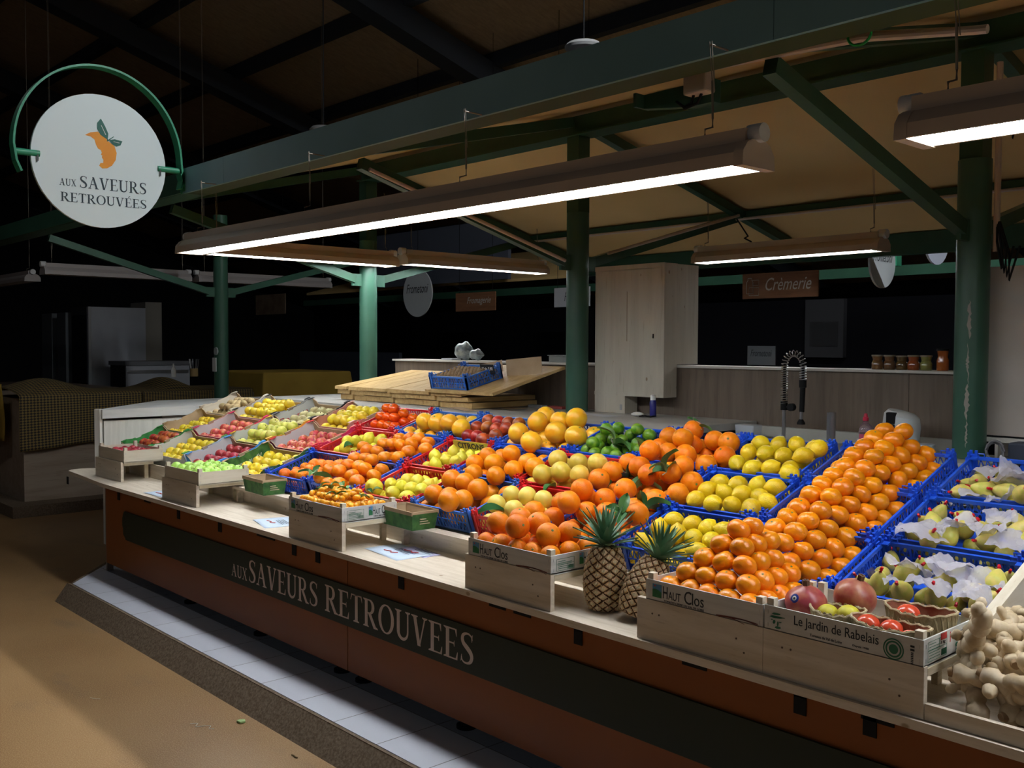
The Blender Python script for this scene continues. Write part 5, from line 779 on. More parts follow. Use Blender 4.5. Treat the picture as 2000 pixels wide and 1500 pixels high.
for k, (x, y, z, W, D, h) in CELLS.items():
    if k[0] == 'F': continue
    o = Vector((x, y, z)) - Nv * .006
    if k in BOX:
        ou, inn, ri, wd, wm, lb = BOX[k]; card_box('fruit_box', lb, o + Sv * .002, W, D - .008, h + .006, T, ou, inn, ri, wd, wm)
    else: plastic_crate('fruit_crate', PLC[k][1], o + Sv * .004, W, D - .012, .111, T, PLC[k][0])
wood_crate('wooden_crate', 'plain poplar crate of red apples at the left end of the front row', (-7.895, 2.795, .921), .52, .30, .095)
wood_crate('wooden_crate', 'plain poplar crate of green apples in the front row', (-6.425, 2.705, .921), .52, .345, .085)
wood_crate('wooden_crate', 'white printed crate of kumquats in the front row', (-4.715, 2.668 + .001, .9215), .527, .335, .078, prt='clos')
wood_crate('wooden_crate', 'white printed crate of large oranges left of the pineapples', (-3.2, 2.669, .9215), .5, .335, .078, prt='clos')
wood_crate('wooden_crate', 'white printed crate of glossy mandarins right of the pineapples', (-2.222, 2.669, .9215), .478, .335, .078, prt='clos')
wood_crate('wooden_crate', 'white printed crate holding woven punnets and pomegranates at the right', (-1.737, 2.669, .9215), .512, .335, .082, prt='rab')
# ---------------------------------------------------------------- fruit meshes
def prof(fn, n=14): return [(max(0, fn(math.pi * i / n)[0]) if 0 < i < n else 0, fn(math.pi * i / n)[1]) for i in range(n + 1)]
def sph(a): return (math.sin(a), -math.cos(a))
def fruit(kind):                     # unit radius meshes, stem end up
    S_ = 20
    def dim(d, wd, sq=1.0, bd=0):    # oblate body with a dimple at the top (and bottom)
        def f(a):
            r, z = math.sin(a), -math.cos(a) * sq
            z -= d * math.exp(-((math.pi - a) / wd) ** 2); z += bd * math.exp(-(a / wd) ** 2); return r, z
        return f
    if kind in ('orange', 'large_orange', 'blood_orange'): return MB().lathe(prof(dim(.05, .22, .97)), S_)
    if kind in ('grapefruit', 'pale_grapefruit', 'green_grapefruit'): return MB().lathe(prof(dim(.07, .25, .93)), S_)
    if kind in ('mandarin', 'glossy_mandarin', 'persimmon'): return MB().lathe(prof(dim(.09, .3, .86, .05)), S_)
    if kind == 'clementine':
        return MB().lathe(prof(dim(-.06, .35, .84)), S_, fn=lambda x, y, z: (x * (1 + .03 * math.sin(4 * math.atan2(y, x))), y * (1 + .03 * math.sin(4 * math.atan2(y, x))), z + .02 * math.sin(9 * x)))
    if kind == 'lime': return MB().lathe(prof(lambda a: (math.sin(a) * .96, -math.cos(a) * 1.04 - .08 * math.exp(-(a / .25) ** 2))), S_)
    if kind in ('lemon', 'pale_lemon'):
        return MB().lathe(prof(lambda a: (math.sin(a) ** 1.05 * .95, -math.cos(a) * 1.10 - .16 * math.exp(-(a / .27) ** 2) + .2 * math.exp(-((math.pi - a) / .26) ** 2)), 18), S_)
    if kind == 'kumquat': return MB().lathe(prof(lambda a: (math.sin(a) * .85, -math.cos(a) * 1.25), 10), 12)
    if kind == 'potato': return MB().lathe(prof(lambda a: (math.sin(a) * .88, -math.cos(a) * 1.15), 10), 14, fn=lambda x, y, z: (x + .1 * z * z, y * .95 + .05 * math.sin(3 * z), z))
    if kind == 'pear':
        def f(a):
            t = (1 - math.cos(a)) / 2
            r = math.sin(a) * (1.0 - .50 * max(0, t - .35) ** 1.0 * 1.3); return r * .98, -1 + t * 2.75
        return MB().lathe(prof(f, 18), S_)
    # apples, nectarine
    def f(a):
        r = math.sin(a) * (1.02 - .10 * math.cos(a) * -1 * .6); z = -math.cos(a) * .90 - .24 * math.exp(-((math.pi - a) / .36) ** 2) + .10 * math.exp(-(a / .28) ** 2)
        return r, z
    if kind == 'nectarine': return MB().lathe(prof(dim(.14, .3, .94)), S_)
    return MB().lathe(prof(f, 16), S_, fn=lambda x, y, z: (x * (1 + .015 * math.cos(5 * math.atan2(y, x))), y * (1 + .015 * math.cos(5 * math.atan2(y, x))), z))
def fm(kind, c, c2, rough=.36, hv=.006, scale=2.2, bump=.0, bs=22, lo=.35, hi=.65, st=(1, 1, 1), spec=.45, coat=0): return mat('skin_' + kind, c, rough, c2, scale=scale, hv=hv, bump=bump, bscale=bs, lo=lo, hi=hi, stretch=st, spec=spec, coat=coat)
SK = {
 'orange': fm('orange', (.80, .22, .003), (.86, .29, .006), .32, bump=.5, spec=.3),
 'large_orange': fm('large_orange', (.82, .18, .004), (.88, .25, .007), .34, bump=.6, spec=.26),
 'blood_orange': fm('blood_orange', (.17, .015, .01), (.60, .10, .02), .3, hv=.02, scale=.9, bump=.4),
 'mandarin': fm('mandarin', (.82, .19, .003), (.86, .27, .005), .3, bump=.5, spec=.4),
 'glossy_mandarin': fm('glossy_mandarin', (.87, .235, .003), (.89, .295, .004), .25, bump=.3, bs=18, spec=.5),
 'clementine': fm('clementine', (.82, .17, .005), (.86, .24, .01), .42, bump=1.0, bs=9, spec=.35),
 'persimmon': fm('persimmon', (.76, .075, .004), (.82, .12, .006), .26),
 'grapefruit': fm('grapefruit', (.84, .36, .012), (.84, .50, .025), .33, scale=1.1, bump=.4),
 'pale_grapefruit': fm('pale_grapefruit', (.80, .58, .10), (.72, .62, .12), .38, scale=1.2, bump=.4),
 'green_grapefruit': fm('green_grapefruit', (.62, .46, .05), (.74, .50, .06), .38, scale=1.2, bump=.4),
 'lime': fm('lime', (.06, .20, .01), (.20, .36, .02), .3, scale=1.4, bump=.5),
 'lemon': fm('lemon', (.78, .53, .006), (.82, .60, .012), .33, bump=.8, bs=14),
 'pale_lemon': fm('pale_lemon', (.72, .62, .03), (.78, .68, .06), .38, hv=.012, bump=.8, bs=14),
 'kumquat': fm('kumquat', (.86, .32, .01), (.86, .42, .02), .32),
 'potato': fm('potato', (.50, .36, .16), (.60, .46, .24), .6, scale=4),
 'pear': fm('pear', (.50, .48, .08), (.66, .52, .14), .42, hv=.015, scale=1.6),
 'yellow_apple': fm('yellow_apple', (.80, .57, .025), (.84, .64, .05), .32, hv=.012),
 'green_yellow_apple': fm('green_yellow_apple', (.60, .62, .08), (.76, .66, .16), .33, hv=.015),
 'green_apple': fm('green_apple', (.34, .62, .08), (.44, .70, .14), .3, scale=3),
 'russet_apple': fm('russet_apple', (.50, .48, .20), (.60, .52, .26), .5, scale=4, hv=.015),
 'pink_apple': fm('pink_apple', (.60, .045, .075), (.78, .38, .13), .32, hv=.01, scale=1.5, lo=.42, hi=.72, st=(1.6, 1.6, .8)),
 'dark_red_apple': fm('dark_red_apple', (.30, .015, .035), (.48, .05, .06), .3, hv=.01, scale=2),
 'nectarine': fm('nectarine', (.38, .02, .02), (.72, .22, .05), .34, hv=.012, scale=1.4, lo=.4, hi=.7),
}
LEAF = mat('citrus_leaf', (.035, .12, .03), .38, (.06, .19, .05), scale=6, hv=.02, spec=.5)
STEM = mat('brown_stem', (.12, .08, .03), .7); STEMG = mat('green_calyx', (.12, .20, .06), .7); WAX = mat('red_sealing_wax', (.55, .01, .02), .3)
FMESH = {k: fruit(k).mesh(k, SK[k], True, 80) for k in SK}
stem_b = MB().tube([(0, 0, -.12), (.02, 0, .12), (.08, .02, .3)], [.05, .04, .055], 6).mesh('stem', STEM)
caly_b = MB().lathe([(0, .06), (.09, .05), (.13, 0)], 6).mesh('calyx', STEMG)
wax_b = MB().tube([(0, 0, -.14), (.03, 0, .24), (.12, .03, .5)], [.24, .17, .13], 8).mesh('wax_tip', WAX)
NM = {'large_orange': 'orange', 'glossy_mandarin': 'mandarin', 'pale_grapefruit': 'grapefruit', 'green_grapefruit': 'grapefruit', 'pale_lemon': 'lemon', 'yellow_apple': 'apple', 'green_yellow_apple': 'apple', 'green_apple': 'apple', 'russet_apple': 'apple', 'pink_apple': 'apple', 'dark_red_apple': 'apple'}
ADJ = {'orange': 'round orange', 'large_orange': 'large deep orange-red orange', 'blood_orange': 'dark blood orange', 'mandarin': 'smooth mandarin', 'glossy_mandarin': 'glossy bright mandarin', 'clementine': 'bumpy clementine', 'persimmon': 'red-orange persimmon', 'grapefruit': 'yellow-orange grapefruit', 'pale_grapefruit': 'pale yellow grapefruit', 'green_grapefruit': 'greenish yellow grapefruit', 'lime': 'green lime', 'lemon': 'bright lemon', 'pale_lemon': 'pale lemon', 'kumquat': 'tiny kumquat', 'potato': 'small tan potato', 'pear': 'yellow pear with red waxed stem', 'yellow_apple': 'yellow apple', 'green_yellow_apple': 'green-yellow apple', 'green_apple': 'bright green apple', 'russet_apple': 'dull russet apple', 'pink_apple': 'pink-red apple', 'dark_red_apple': 'dark red apple', 'nectarine': 'dark red nectarine'}
PLACE = {'A1': 'in the green cardboard box', 'A2': 'in the white box of the lowest tilted row', 'A3': 'in the blue and white box', 'A4': 'in the green printed box beside the clementines', 'B1': 'in the plain brown box', 'B2': 'in the crimson edged box', 'B3': 'in the amber edged box', 'B4': 'in the red edged white box beside the red crate', 'C1': 'in the pale box at the top left corner', 'C2': 'in the black edged white box, top row', 'C3': 'in the black printed box', 'C4': 'in the salmon pink box',
 'F1': 'in the leftmost poplar crate of the front row', 'F2': 'in the poplar crate of the front row', 'F3': 'in the small printed crate', 'F4': 'in the printed crate left of the pineapples', 'F12': 'in the printed crate right of the pineapples',
 'A5': 'in the blue crate beside the green printed box', 'A6': 'in the blue crate behind the kumquats', 'A7': 'in the red crate of the lowest tilted row', 'A8': 'in the blue crate behind the right green punnet', 'A9': 'in the red crate left of the large oranges', 'A10': 'in the blue crate behind the tall pineapple', 'A11': 'in the blue crate behind the leaning pineapple', 'A12': 'in the lowest tilted blue crate of the mandarin bank', 'A13': 'in the blue crate behind the woven punnets',
 'B5': 'in the red crate left of the middle-row mandarins', 'B6': 'in the blue crate of the middle row', 'B7': 'in the red crate with the yellow printed card', 'B8': 'in the blue crate of the middle row', 'B9': 'in the red crate of the middle row', 'B10': 'in the leafy blue crate of the middle row', 'B11': 'in the blue crate of the middle row', 'B12': 'in the middle blue crate of the mandarin bank', 'B13': 'in the middle crate of wrapped pears',
 'C5': 'piled in the red crate of the top row', 'C6': 'lined up in the blue crate beside the persimmons', 'C7': 'in the blue crate of the top row', 'C8': 'in the blue crate left of the limes', 'C9': 'in the blue crate of the top row', 'C10': 'in the blue crate right of the limes', 'C11': 'in the blue crate of the top row', 'C12': 'in the top blue crate of the mandarin bank', 'C13': 'in the top crate of wrapped pears'}
tilt_rack = Euler((T, 0, 0)).to_matrix()
for key, L in FRUIT.items():
    cell, kind = key.split(':'); nm = NM.get(kind, kind); lab = ADJ[kind] + ' ' + PLACE[cell]; grp = nm + 's ' + PLACE[cell]
    for (x, y, z, r) in L:
        o = bpy.data.objects.new(nm, FMESH[kind]); col.objects.link(o); o.location = (x, y, z)
        if kind in ('glossy_mandarin', 'mandarin', 'clementine', 'persimmon'): e = Euler((random.gauss(.15, .28), random.gauss(0, .25), random.uniform(0, 6.3)))
        elif kind in ('lemon', 'pale_lemon', 'kumquat', 'potato', 'lime'):
            e = Euler((random.gauss(.3, .7), random.gauss(0, .6), random.uniform(0, 6.3))) if 'lemon' in kind and random.random() < .55 else Euler((random.uniform(1.0, 2.1), 0, random.uniform(0, 6.3)))
        elif kind == 'pear': e = Euler((random.uniform(.5, 1.5), 0, random.uniform(0, 6.3)))
        elif 'apple' in kind or kind == 'nectarine': e = Euler((random.gauss(.2, .4), random.gauss(0, .4), random.uniform(0, 6.3)))
        else: e = Euler((random.uniform(-1, 1.6), random.uniform(-1, 1), random.uniform(0, 6.3)))
        o.rotation_euler = e; k = r * (1.0 if kind not in ('lemon', 'pale_lemon') else .97); o.scale = (k, k, k)
        if kind == 'pear': o.scale = (k * .95, k * .95, k * .95)
        tag(o, lab, {'nectarine': 'nectarine', 'blood_orange': 'orange'}.get(kind, nm), grp)
        if 'apple' in kind: c = link('stem', stem_b, o); c.location = (0, 0, .62)
        elif kind == 'pear': c = link('wax_tip', wax_b, o); c.location = (0, 0, 1.72)
        elif kind in ('glossy_mandarin', 'large_orange', 'persimmon', 'grapefruit', 'mandarin'):
            c = link('calyx', caly_b, o); c.location = (0, 0, {'glossy_mandarin': .74, 'persimmon': .74, 'mandarin': .74, 'large_orange': .90, 'grapefruit': .84}[kind])
            if kind == 'persimmon': c.scale = (2, 2, 1)
# ---------------------------------------------------------------- leaves, paper, tissue
def leaf_bm(L_=.07, W_=.03, curl=.012):
    b = MB(); b.grid(lambda u, v: (u * L_, (v - .5) * W_ * math.sin(math.pi * min(1, max(.02, u)) ** .8) * 1.0, curl * math.sin(math.pi * u) + .010 * abs(v - .5) * 2 - .5 * curl * u * u), 9, 5); return b
LEAFM = leaf_bm().mesh('leaf', LEAF); LEAFL = mat('pale_leaf_underside', (.14, .27, .09), .5, (.18, .32, .12), scale=6); LEAFP = leaf_bm(.075, .04, .02).mesh('leaf', LEAFL)
SPR = [(-3.179, 3.70, 1.163, 0, 'leaf sprig on the large oranges in the middle row'), (-2.879, 3.61, 1.227, 1, 'dark leaf sprig on the oranges beside the lemons'), (-3.061, 3.585, 1.112, 1, 'leaf sprig in the middle of the leafy oranges'), (-2.814, 3.375, 1.082, 0, 'big curled leaf sprig above the tall pineapple'), (-2.755, 3.16, 1.092, 1, 'leaf sprig right beside the pineapple crown'), (-3.472, 3.48, 1.102, 2, 'single leaf lying between pale grapefruits and oranges'), (-3.636, 3.11, .985, 2, 'leaf on the pale grapefruits beside the large oranges crate'), (-3.516, 3.95, 1.282, 1, 'leaf sprig standing among the limes'), (-3.146, 3.75, 1.28, 2, 'grey-green leaf lying between limes and oranges'), (-3.113, 4.15, 1.385, 3, 'bare twig with small leaves on the top row of oranges'), (-5.498, 3.53, 1.133, 2, 'green leaf on the lemons in the red crate'), (-5.12, 3.08, 1.03, 1, 'upright leaf between clementines and kumquats')]
for i, (x, y, z, n, lb) in enumerate(SPR):
    t = thing('leaf_sprig', lb, 'leaf', (x, y - .012, z + .006), (random.uniform(-.3, .3), random.uniform(-.3, .3), random.uniform(0, 6.28)))
    k = {0: 5, 1: 4, 2: 1, 3: 2}[n]
    for j in range(k):
        o = link('leaf', LEAFP if (j + i) % 4 == 3 else LEAFM, t); o.rotation_euler = (random.uniform(-.5, .5), random.uniform(-.9, .35), j * 6.28 / k + random.uniform(-.5, .5)); s = random.uniform(1.2, 2.0); o.scale = (s, s, s)
    if n != 2: MB().tube([(-.03, 0, -.008), (0, 0, 0), (.02, .005, .03), (.01, .02, .06 if n == 3 else .04)], .0022, 6).build('twig', mat('pale_twig', (.35, .36, .25), .7), t)
for i, (x, y, z) in enumerate([(-4.60, 2.80, 1.035), (-4.53, 2.90, 1.04), (-4.42, 2.85, 1.045), (-4.30, 2.93, 1.035), (-4.25, 2.82, 1.03), (-4.63, 2.88, 1.035), (-4.38, 2.76, 1.03), (-4.48, 2.78, 1.035)]):
    t = thing('leaf_sprig', 'small leaf sprig lying on the kumquats', 'leaf', (x, y, z), (random.uniform(-.4, .4), random.uniform(-.7, .2), random.uniform(0, 6.28)), 'leaf sprigs on the kumquats')
    for j in range(2): o = link('leaf', LEAFM if j else LEAFP, t); o.rotation_euler = (0, -.3, j * 2.4); o.scale = (.8, .8, .8)
TIS = mat('white_tissue_paper', (.58, .56, .62), .5, (.52, .50, .60), scale=10, alpha=.66)
TISSUE = [(-1.639, 4.168, 1.3), (-1.481, 3.938, 1.287), (-1.598, 3.897, 1.228), (-1.487, 3.883, 1.223), (-1.682, 3.912, 1.17), (-1.558, 3.542, 1.148), (-1.51, 3.623, 1.154), (-1.387, 3.539, 1.164), (-1.612, 3.475, 1.139), (-1.66, 3.56, 1.14), (-1.322, 3.549, 1.145), (-1.42, 3.70, 1.19), (-1.575, 3.248, 1.05), (-1.552, 3.333, 1.034), (-1.441, 3.302, 1.065), (-1.406, 3.283, 1.05), (-1.304, 3.277, 1.035), (-1.435, 3.177, 1.03), (-1.609, 3.226, 1.0), (-1.296, 3.159, 1.034), (-1.501, 4.038, 1.305)]
for i, (x, y, z) in enumerate(TISSUE):
    rnd = random.Random(i); ph = [rnd.uniform(0, 6.3) for _ in range(6)]; sz = rnd.uniform(.10, .15); up = rnd.uniform(.2, .9)
    def f(u, v):
        a, b_ = (u - .5) * 2, (v - .5) * 2
        h = .016 * math.sin(3 * a + ph[0]) * math.cos(2 * b_ + ph[1]) + .007 * abs(math.sin(4 * a + 3 * b_ + ph[2])) + .003 * math.sin(11 * b_ + ph[3] - 8 * a) - .028 * (a * a + b_ * b_) * (1 - up) + up * .05 * max(0, a) ** 1.5
        return (a * sz / 2 * (1 - .25 * up * max(0, a)), b_ * sz / 2 * (1 - .45 * up * max(0, a)), h)
    o = MB().grid(f, 13, 13).build('tissue_sheet', TIS, ang=24); o.location = (x, y - .01, z + .022); o.rotation_euler = (rnd.uniform(-.2, .5), rnd.uniform(-.3, .3), rnd.uniform(0, 6.3))
    rw = 'top' if y > 3.8 else ('middle' if y > 3.45 else 'lowest'); tag(o, 'crumpled white tissue sheet among the pears of the %s crate' % rw, 'tissue paper', 'tissue sheets in the %s pear crate' % rw)
PAP = mat('pale_blue_paper', (.55, .66, .80), .7)
def note(x, y, w_, d_, a, lb, c=None):
    t = thing('paper_note', lb, 'paper', (x, y, .7808), (0, 0, a)); MB().grid(lambda u, v: ((u - .5) * w_, (v - .5) * d_, .001 + .002 * math.sin(5 * u + 3 * v)), 8, 8).build('sheet', c or PAP, t, solid=.0004)
    b = MB()
    for k in range(4): b.box((-.06 + .01 * (k % 2), .045 - k * .014, .0042), (.10 - .015 * (k % 3), .049 - k * .014, .0044))
    b.build('written_lines', INK, t, smooth=False)
    r = MB(); r.tube([(-.07, -.045, .0046), (-.02, -.03, .0046), (.0, -.045, .0046), (.03, -.02, .0046)], .0022, 4); r.build('red_mark', INKR, t)
note(-6.62, 2.80, .30, .20, .05, 'pale blue paper note left of the green apple riser'); note(-5.13, 2.83, .30, .22, -.25, 'pale blue paper note left of the kumquat riser')
note(-4.0, 2.88, .34, .21, -.12, 'pale blue paper note between the kumquat riser and the large oranges riser')
note(-3.93, 2.955, .26, .10, -.12, 'lilac paper slip tucked behind the note near the right green punnet', mat('lilac_paper', (.50, .48, .72), .7))
# ---------------------------------------------------------------- green punnets
def punnet(x, y, z, a, lb):
    t = thing('card_punnet', lb, 'punnet', (x, y, z), (0, 0, a)); w_, d_, h = .27, .135, .095
    for s, nm in ((0, 'front_side'), (1, 'rear_side')):
        yy = -d_ / 2 if s == 0 else d_ / 2; o_ = -.012 if s == 0 else .012
        b = MB(); b.add([(-w_ / 2, yy, .0), (w_ / 2, yy, .0), (w_ / 2 + .014, yy + o_, h), (-w_ / 2 - .014, yy + o_, h)], [(0, 1, 2, 3)]); b.build(nm, [DGR, KRAFT], t, smooth=False, solid=.003)
        b = MB(); b.box((-w_ / 2 - .015, yy + o_ - .003, h - .018), (w_ / 2 + .015, yy + o_ + .003, h + .001)); b.build('kraft_rim', KRAFT, t, smooth=False)
    for s in (-1, 1):
        b = MB(); b.add([(s * w_ / 2, -d_ / 2, 0), (s * w_ / 2, d_ / 2, 0), (s * (w_ / 2 + .014), d_ / 2 + .012, h), (s * (w_ / 2 + .014), -d_ / 2 - .012, h)], [(0, 1, 2, 3)]); b.build('end_side', [DGR], t, smooth=False, solid=.003)
        MB().box((min(s * (w_ / 2 + .011), s * (w_ / 2 + .017)), -d_ / 2 - .012, h - .012), (max(s * (w_ / 2 + .011), s * (w_ / 2 + .017)), d_ / 2 + .012, h + .001)).build('kraft_rim', KRAFT, t, smooth=False)
    MB().add([(-w_ / 2 + .002, -d_ / 2 + .003, .004), (w_ / 2 - .002, -d_ / 2 + .003, .004), (w_ / 2 + .008, -d_ / 2 - .006, h - .01), (-w_ / 2 - .008, -d_ / 2 - .006, h - .01), (-w_ / 2 + .002, d_ / 2 - .003, .004), (w_ / 2 - .002, d_ / 2 - .003, .004), (w_ / 2 + .008, d_ / 2 + .006, h - .01), (-w_ / 2 - .008, d_ / 2 + .006, h - .01)], [(3, 2, 1, 0), (4, 5, 6, 7), (0, 4, 7, 3), (1, 2, 6, 5), (0, 1, 5, 4)]).build('kraft_lining', KRAFT, t, smooth=False)
    q = MB()
    for k in range(3): q.box((w_ / 2 + .0085, -.03, .03 + .012 * k), (w_ / 2 + .012 + .002 * k, .03 - .012 * k, .034 + .012 * k))
    q.build('printed_lines', mat('cream_ink', (.6, .55, .35), .6), t, smooth=False)
    return t
for a_, b_ in ((-6.0, -4.75), (-4.16, -3.25)):
    o = MB().box((a_, 2.985, .8665), (b_, 3.044, .888)).build('ledge_board', PINE, smooth=False); tag(o, 'narrow pine ledge along the foot of the rack ' + ('behind the left green punnet' if a_ < -5 else 'below the right green punnet'), 'ledge')
    for x in (a_ + .03, b_ - .03): MB().box((x - .01, 3.0, .7805), (x + .01, 3.04, .8662)).build('ledge_support', PINE, o, smooth=False)
punnet(-5.60, 3.0, .8885, -.06, 'open green printed card punnet left of the kumquat crate'); punnet(-4.075, 3.0, .8885, -.06, 'open green printed card punnet below the oranges, right of the kumquat crate')
# ---------------------------------------------------------------- pineapples
PSK = mat('pineapple_eye_skin', (.50, .30, .12), .6, (.60, .40, .26), scale=30); PGR = mat('pineapple_groove', (.10, .045, .012), .7); PTIP = mat('pineapple_bract', (.55, .45, .28), .7); CRN = mat('pineapple_crown_leaf', (.06, .16, .09), .45, (.14, .26, .15), scale=9)
def pineapple(loc, axis, s, lb):
    q = Vector((0, 0, 1)).rotation_difference(Vector(axis)).to_euler(); t = thing('pineapple', lb, 'pineapple', loc, q); Hh = .225 * s
    NE = 13
    def R(u): return .077 * s * (math.sin(math.pi * (.10 + .80 * u)) ** .42) * (1 - .16 * u)
    NA, NU = 144, 96; vs = []; hs = []
    for i in range(NU + 1):
        u = i / NU
        for k in range(NA):
            a = 2 * math.pi * k / NA; p = (a / (2 * math.pi) * 10 + u * 7.5) * math.pi; w2 = (a / (2 * math.pi) * 10 - u * 7.5) * math.pi
            g = min(abs(math.sin(p)), abs(math.sin(w2))) ; h = min(1, g * 1.7); r = R(u) * (1 if 0 < i < NU else .55) + .0065 * s * h ** .7
            if h > .97 : r += .0022 * s * math.sin(23 * k + 7 * i)
            vs.append((r * math.cos(a), r * math.sin(a), u * Hh)); hs.append(h)
    b = MB(); fs = []; b.v = vs
    for i in range(NU):
        for k in range(NA):
            f = (i * NA + k, i * NA + (k + 1) % NA, (i + 1) * NA + (k + 1) % NA, (i + 1) * NA + k); b.f.append(f); h = sum(hs[j] for j in f) / 4; b.m.append(1 if h < .5 else (2 if h > .985 else 0))
    b.f.append(tuple(range(NA - 1, -1, -1))); b.m.append(1); b.f.append(tuple(NU * NA + k for k in range(NA))); b.m.append(1)
    b.build('body', [PSK, PGR, PTIP], t, ang=60)
    sp = MB(); rnd = random.Random(3)
    for i in range(15):
        for k in range(10):
            u = (i + .5) / 15; a = (k + (.0 if i % 2 else .5)) * 2 * math.pi / 10
            r = R(u) + .005 * s; z = u * Hh; d = rnd.uniform(-.15, .15)
            sp.add([(r * math.cos(a - .05), r * math.sin(a - .05), z), (r * math.cos(a + .05), r * math.sin(a + .05), z), ((r + .008 * s) * math.cos(a + d), (r + .008 * s) * math.sin(a + d), z + .010 * s)], [(0, 1, 2), (2, 1, 0)])
    sp.build('bract_tips', PTIP, t, smooth=False)
    cr = MB()
    for i in range(46):
        a = i * 2.39996; f = i / 46; Lf = s * (.055 + .085 * (1 - abs(f - .55) * 1.1)) ; inc = math.radians(18 + 62 * f) ; w_ = .011 * s * (1.25 - .5 * f); base = .016 * s * (1 - f * .7)
        pts = []
        for j in range(6):
            g = j / 5; rr = base + Lf * g * math.cos(inc) + .018 * s * g * g * (1 - f); zz = Hh - .006 + f * .045 * s + Lf * g * math.sin(inc) - .018 * s * g * g * (1 - f); ww = w_ * (1 - g ** 2.2) + .0006
            c, sn = math.cos(a), math.sin(a)
            pts += [(rr * c - ww * sn, rr * sn + ww * c, zz + .003 * s), (rr * c, rr * sn, zz - .002), (rr * c + ww * sn, rr * sn - ww * c, zz + .003 * s)]
        cr.add(pts, [(3 * j, 3 * j + 1, 3 * j + 4, 3 * j + 3) for j in range(5)] + [(3 * j + 1, 3 * j + 2, 3 * j + 5, 3 * j + 4) for j in range(5)])
    cr.build('crown', CRN, t, ang=70)
pineapple((-2.588, 2.858, .7815), (0, .01, 1), 1.12, 'upright pineapple standing on the shelf right of the large oranges crate')
pineapple((-2.415, 2.825, .795), (.15, .36, .80), 1.04, 'leaning pineapple, half hidden behind the long riser box')
# ---------------------------------------------------------------- pomegranates, woven punnets
POM = mat('pomegranate_skin', (.36, .05, .05), .34, (.52, .20, .11), scale=22, hv=.01, lo=.4, hi=.7)
def pomegranate(loc, r, lb, rot, sticker=False):
    t = thing('pomegranate', lb, 'pomegranate', loc, rot)
    MB().lathe(prof(lambda a: (math.sin(a) * (1 + .02 * math.cos(3 * a)), -math.cos(a) * .9 + .10 * math.exp(-((math.pi - a) / .22) ** 2)), 18), 24, fn=lambda x, y, z: (x * r * (1 + .02 * math.cos(6 * math.atan2(y, x))), y * r * (1 + .02 * math.cos(6 * math.atan2(y, x))), z * r)).build('body', POM, t, ang=80)
    c = MB()
    for k in range(6): a = k * math.pi / 3; c.prism([(.010 * math.cos(a - .5), .010 * math.sin(a - .5)), (.012 * math.cos(a), .012 * math.sin(a)), (.010 * math.cos(a + .5), .010 * math.sin(a + .5)), (.004 * math.cos(a), .004 * math.sin(a))], r * .93, r * 1.2)
    c.build('calyx', mat('dry_calyx', (.16, .09, .05), .8), t, smooth=False)
    if sticker:
        d = Vector((-.35, -.80, .50)).normalized()
        for rr, m_, e in ((.015, mat('sticker_navy', (.02, .04, .25), .4), .001), (.009, WPLAST, .0018), (.0045, INK, .0026)):
            b = MB(); q_ = d.to_track_quat('Z', 'Y').to_matrix().to_4x4(); q_.translation = d * (r * .985 + e); b.lathe([(0, .0006), (rr * .7, .0003), (rr, -.001)], 16, 0, q_); b.build('sticker', m_, t)
pomegranate((-1.664, 2.79, .998), .066, 'pomegranate with a small blue eye sticker at the left of the printed crate', (.1, 0, .3), True); pomegranate((-1.565, 2.915, 1.015), .068, 'reddish pomegranate behind the one with the eye sticker', (.25, .15, 1))
def weave_mat():
    m = bpy.data.materials.new('palm_leaf_weave'); m.use_nodes = True; nt = m.node_tree; N = nt.nodes; L = nt.links; b = N['Principled BSDF']; b.inputs['Roughness'].default_value = .7
    g = N.new('ShaderNodeTexCoord'); mp = N.new('ShaderNodeMapping'); mp.inputs['Rotation'].default_value = (.6, .5, .78); mp.inputs['Scale'].default_value = (1, 1, 1); L.new(g.outputs['Object'], mp.inputs[0])
    w_ = N.new('ShaderNodeTexChecker'); w_.inputs['Scale'].default_value = 62; L.new(mp.outputs[0], w_.inputs[0]); w_.inputs['Color1'].default_value = (.44, .34, .18, 1); w_.inputs['Color2'].default_value = (.30, .20, .10, 1)
    n = N.new('ShaderNodeTexNoise'); n.inputs['Scale'].default_value = 40; L.new(g.outputs['Object'], n.inputs[0]); c = mixnode(nt, n.outputs[0], w_.outputs[0], (.50, .42, .26)); L.new(c, b.inputs['Base Color'])
    bu = N.new('ShaderNodeBump'); bu.inputs['Strength'].default_value = .6; bu.inputs['Distance'].default_value = .003; L.new(w_.outputs['Fac'], bu.inputs['Height']); L.new(bu.outputs[0], b.inputs['Normal']); return m
WEAVE = weave_mat(); WIN = mat('reddish_weave_inside', (.26, .09, .05), .7, (.36, .16, .09), scale=40)
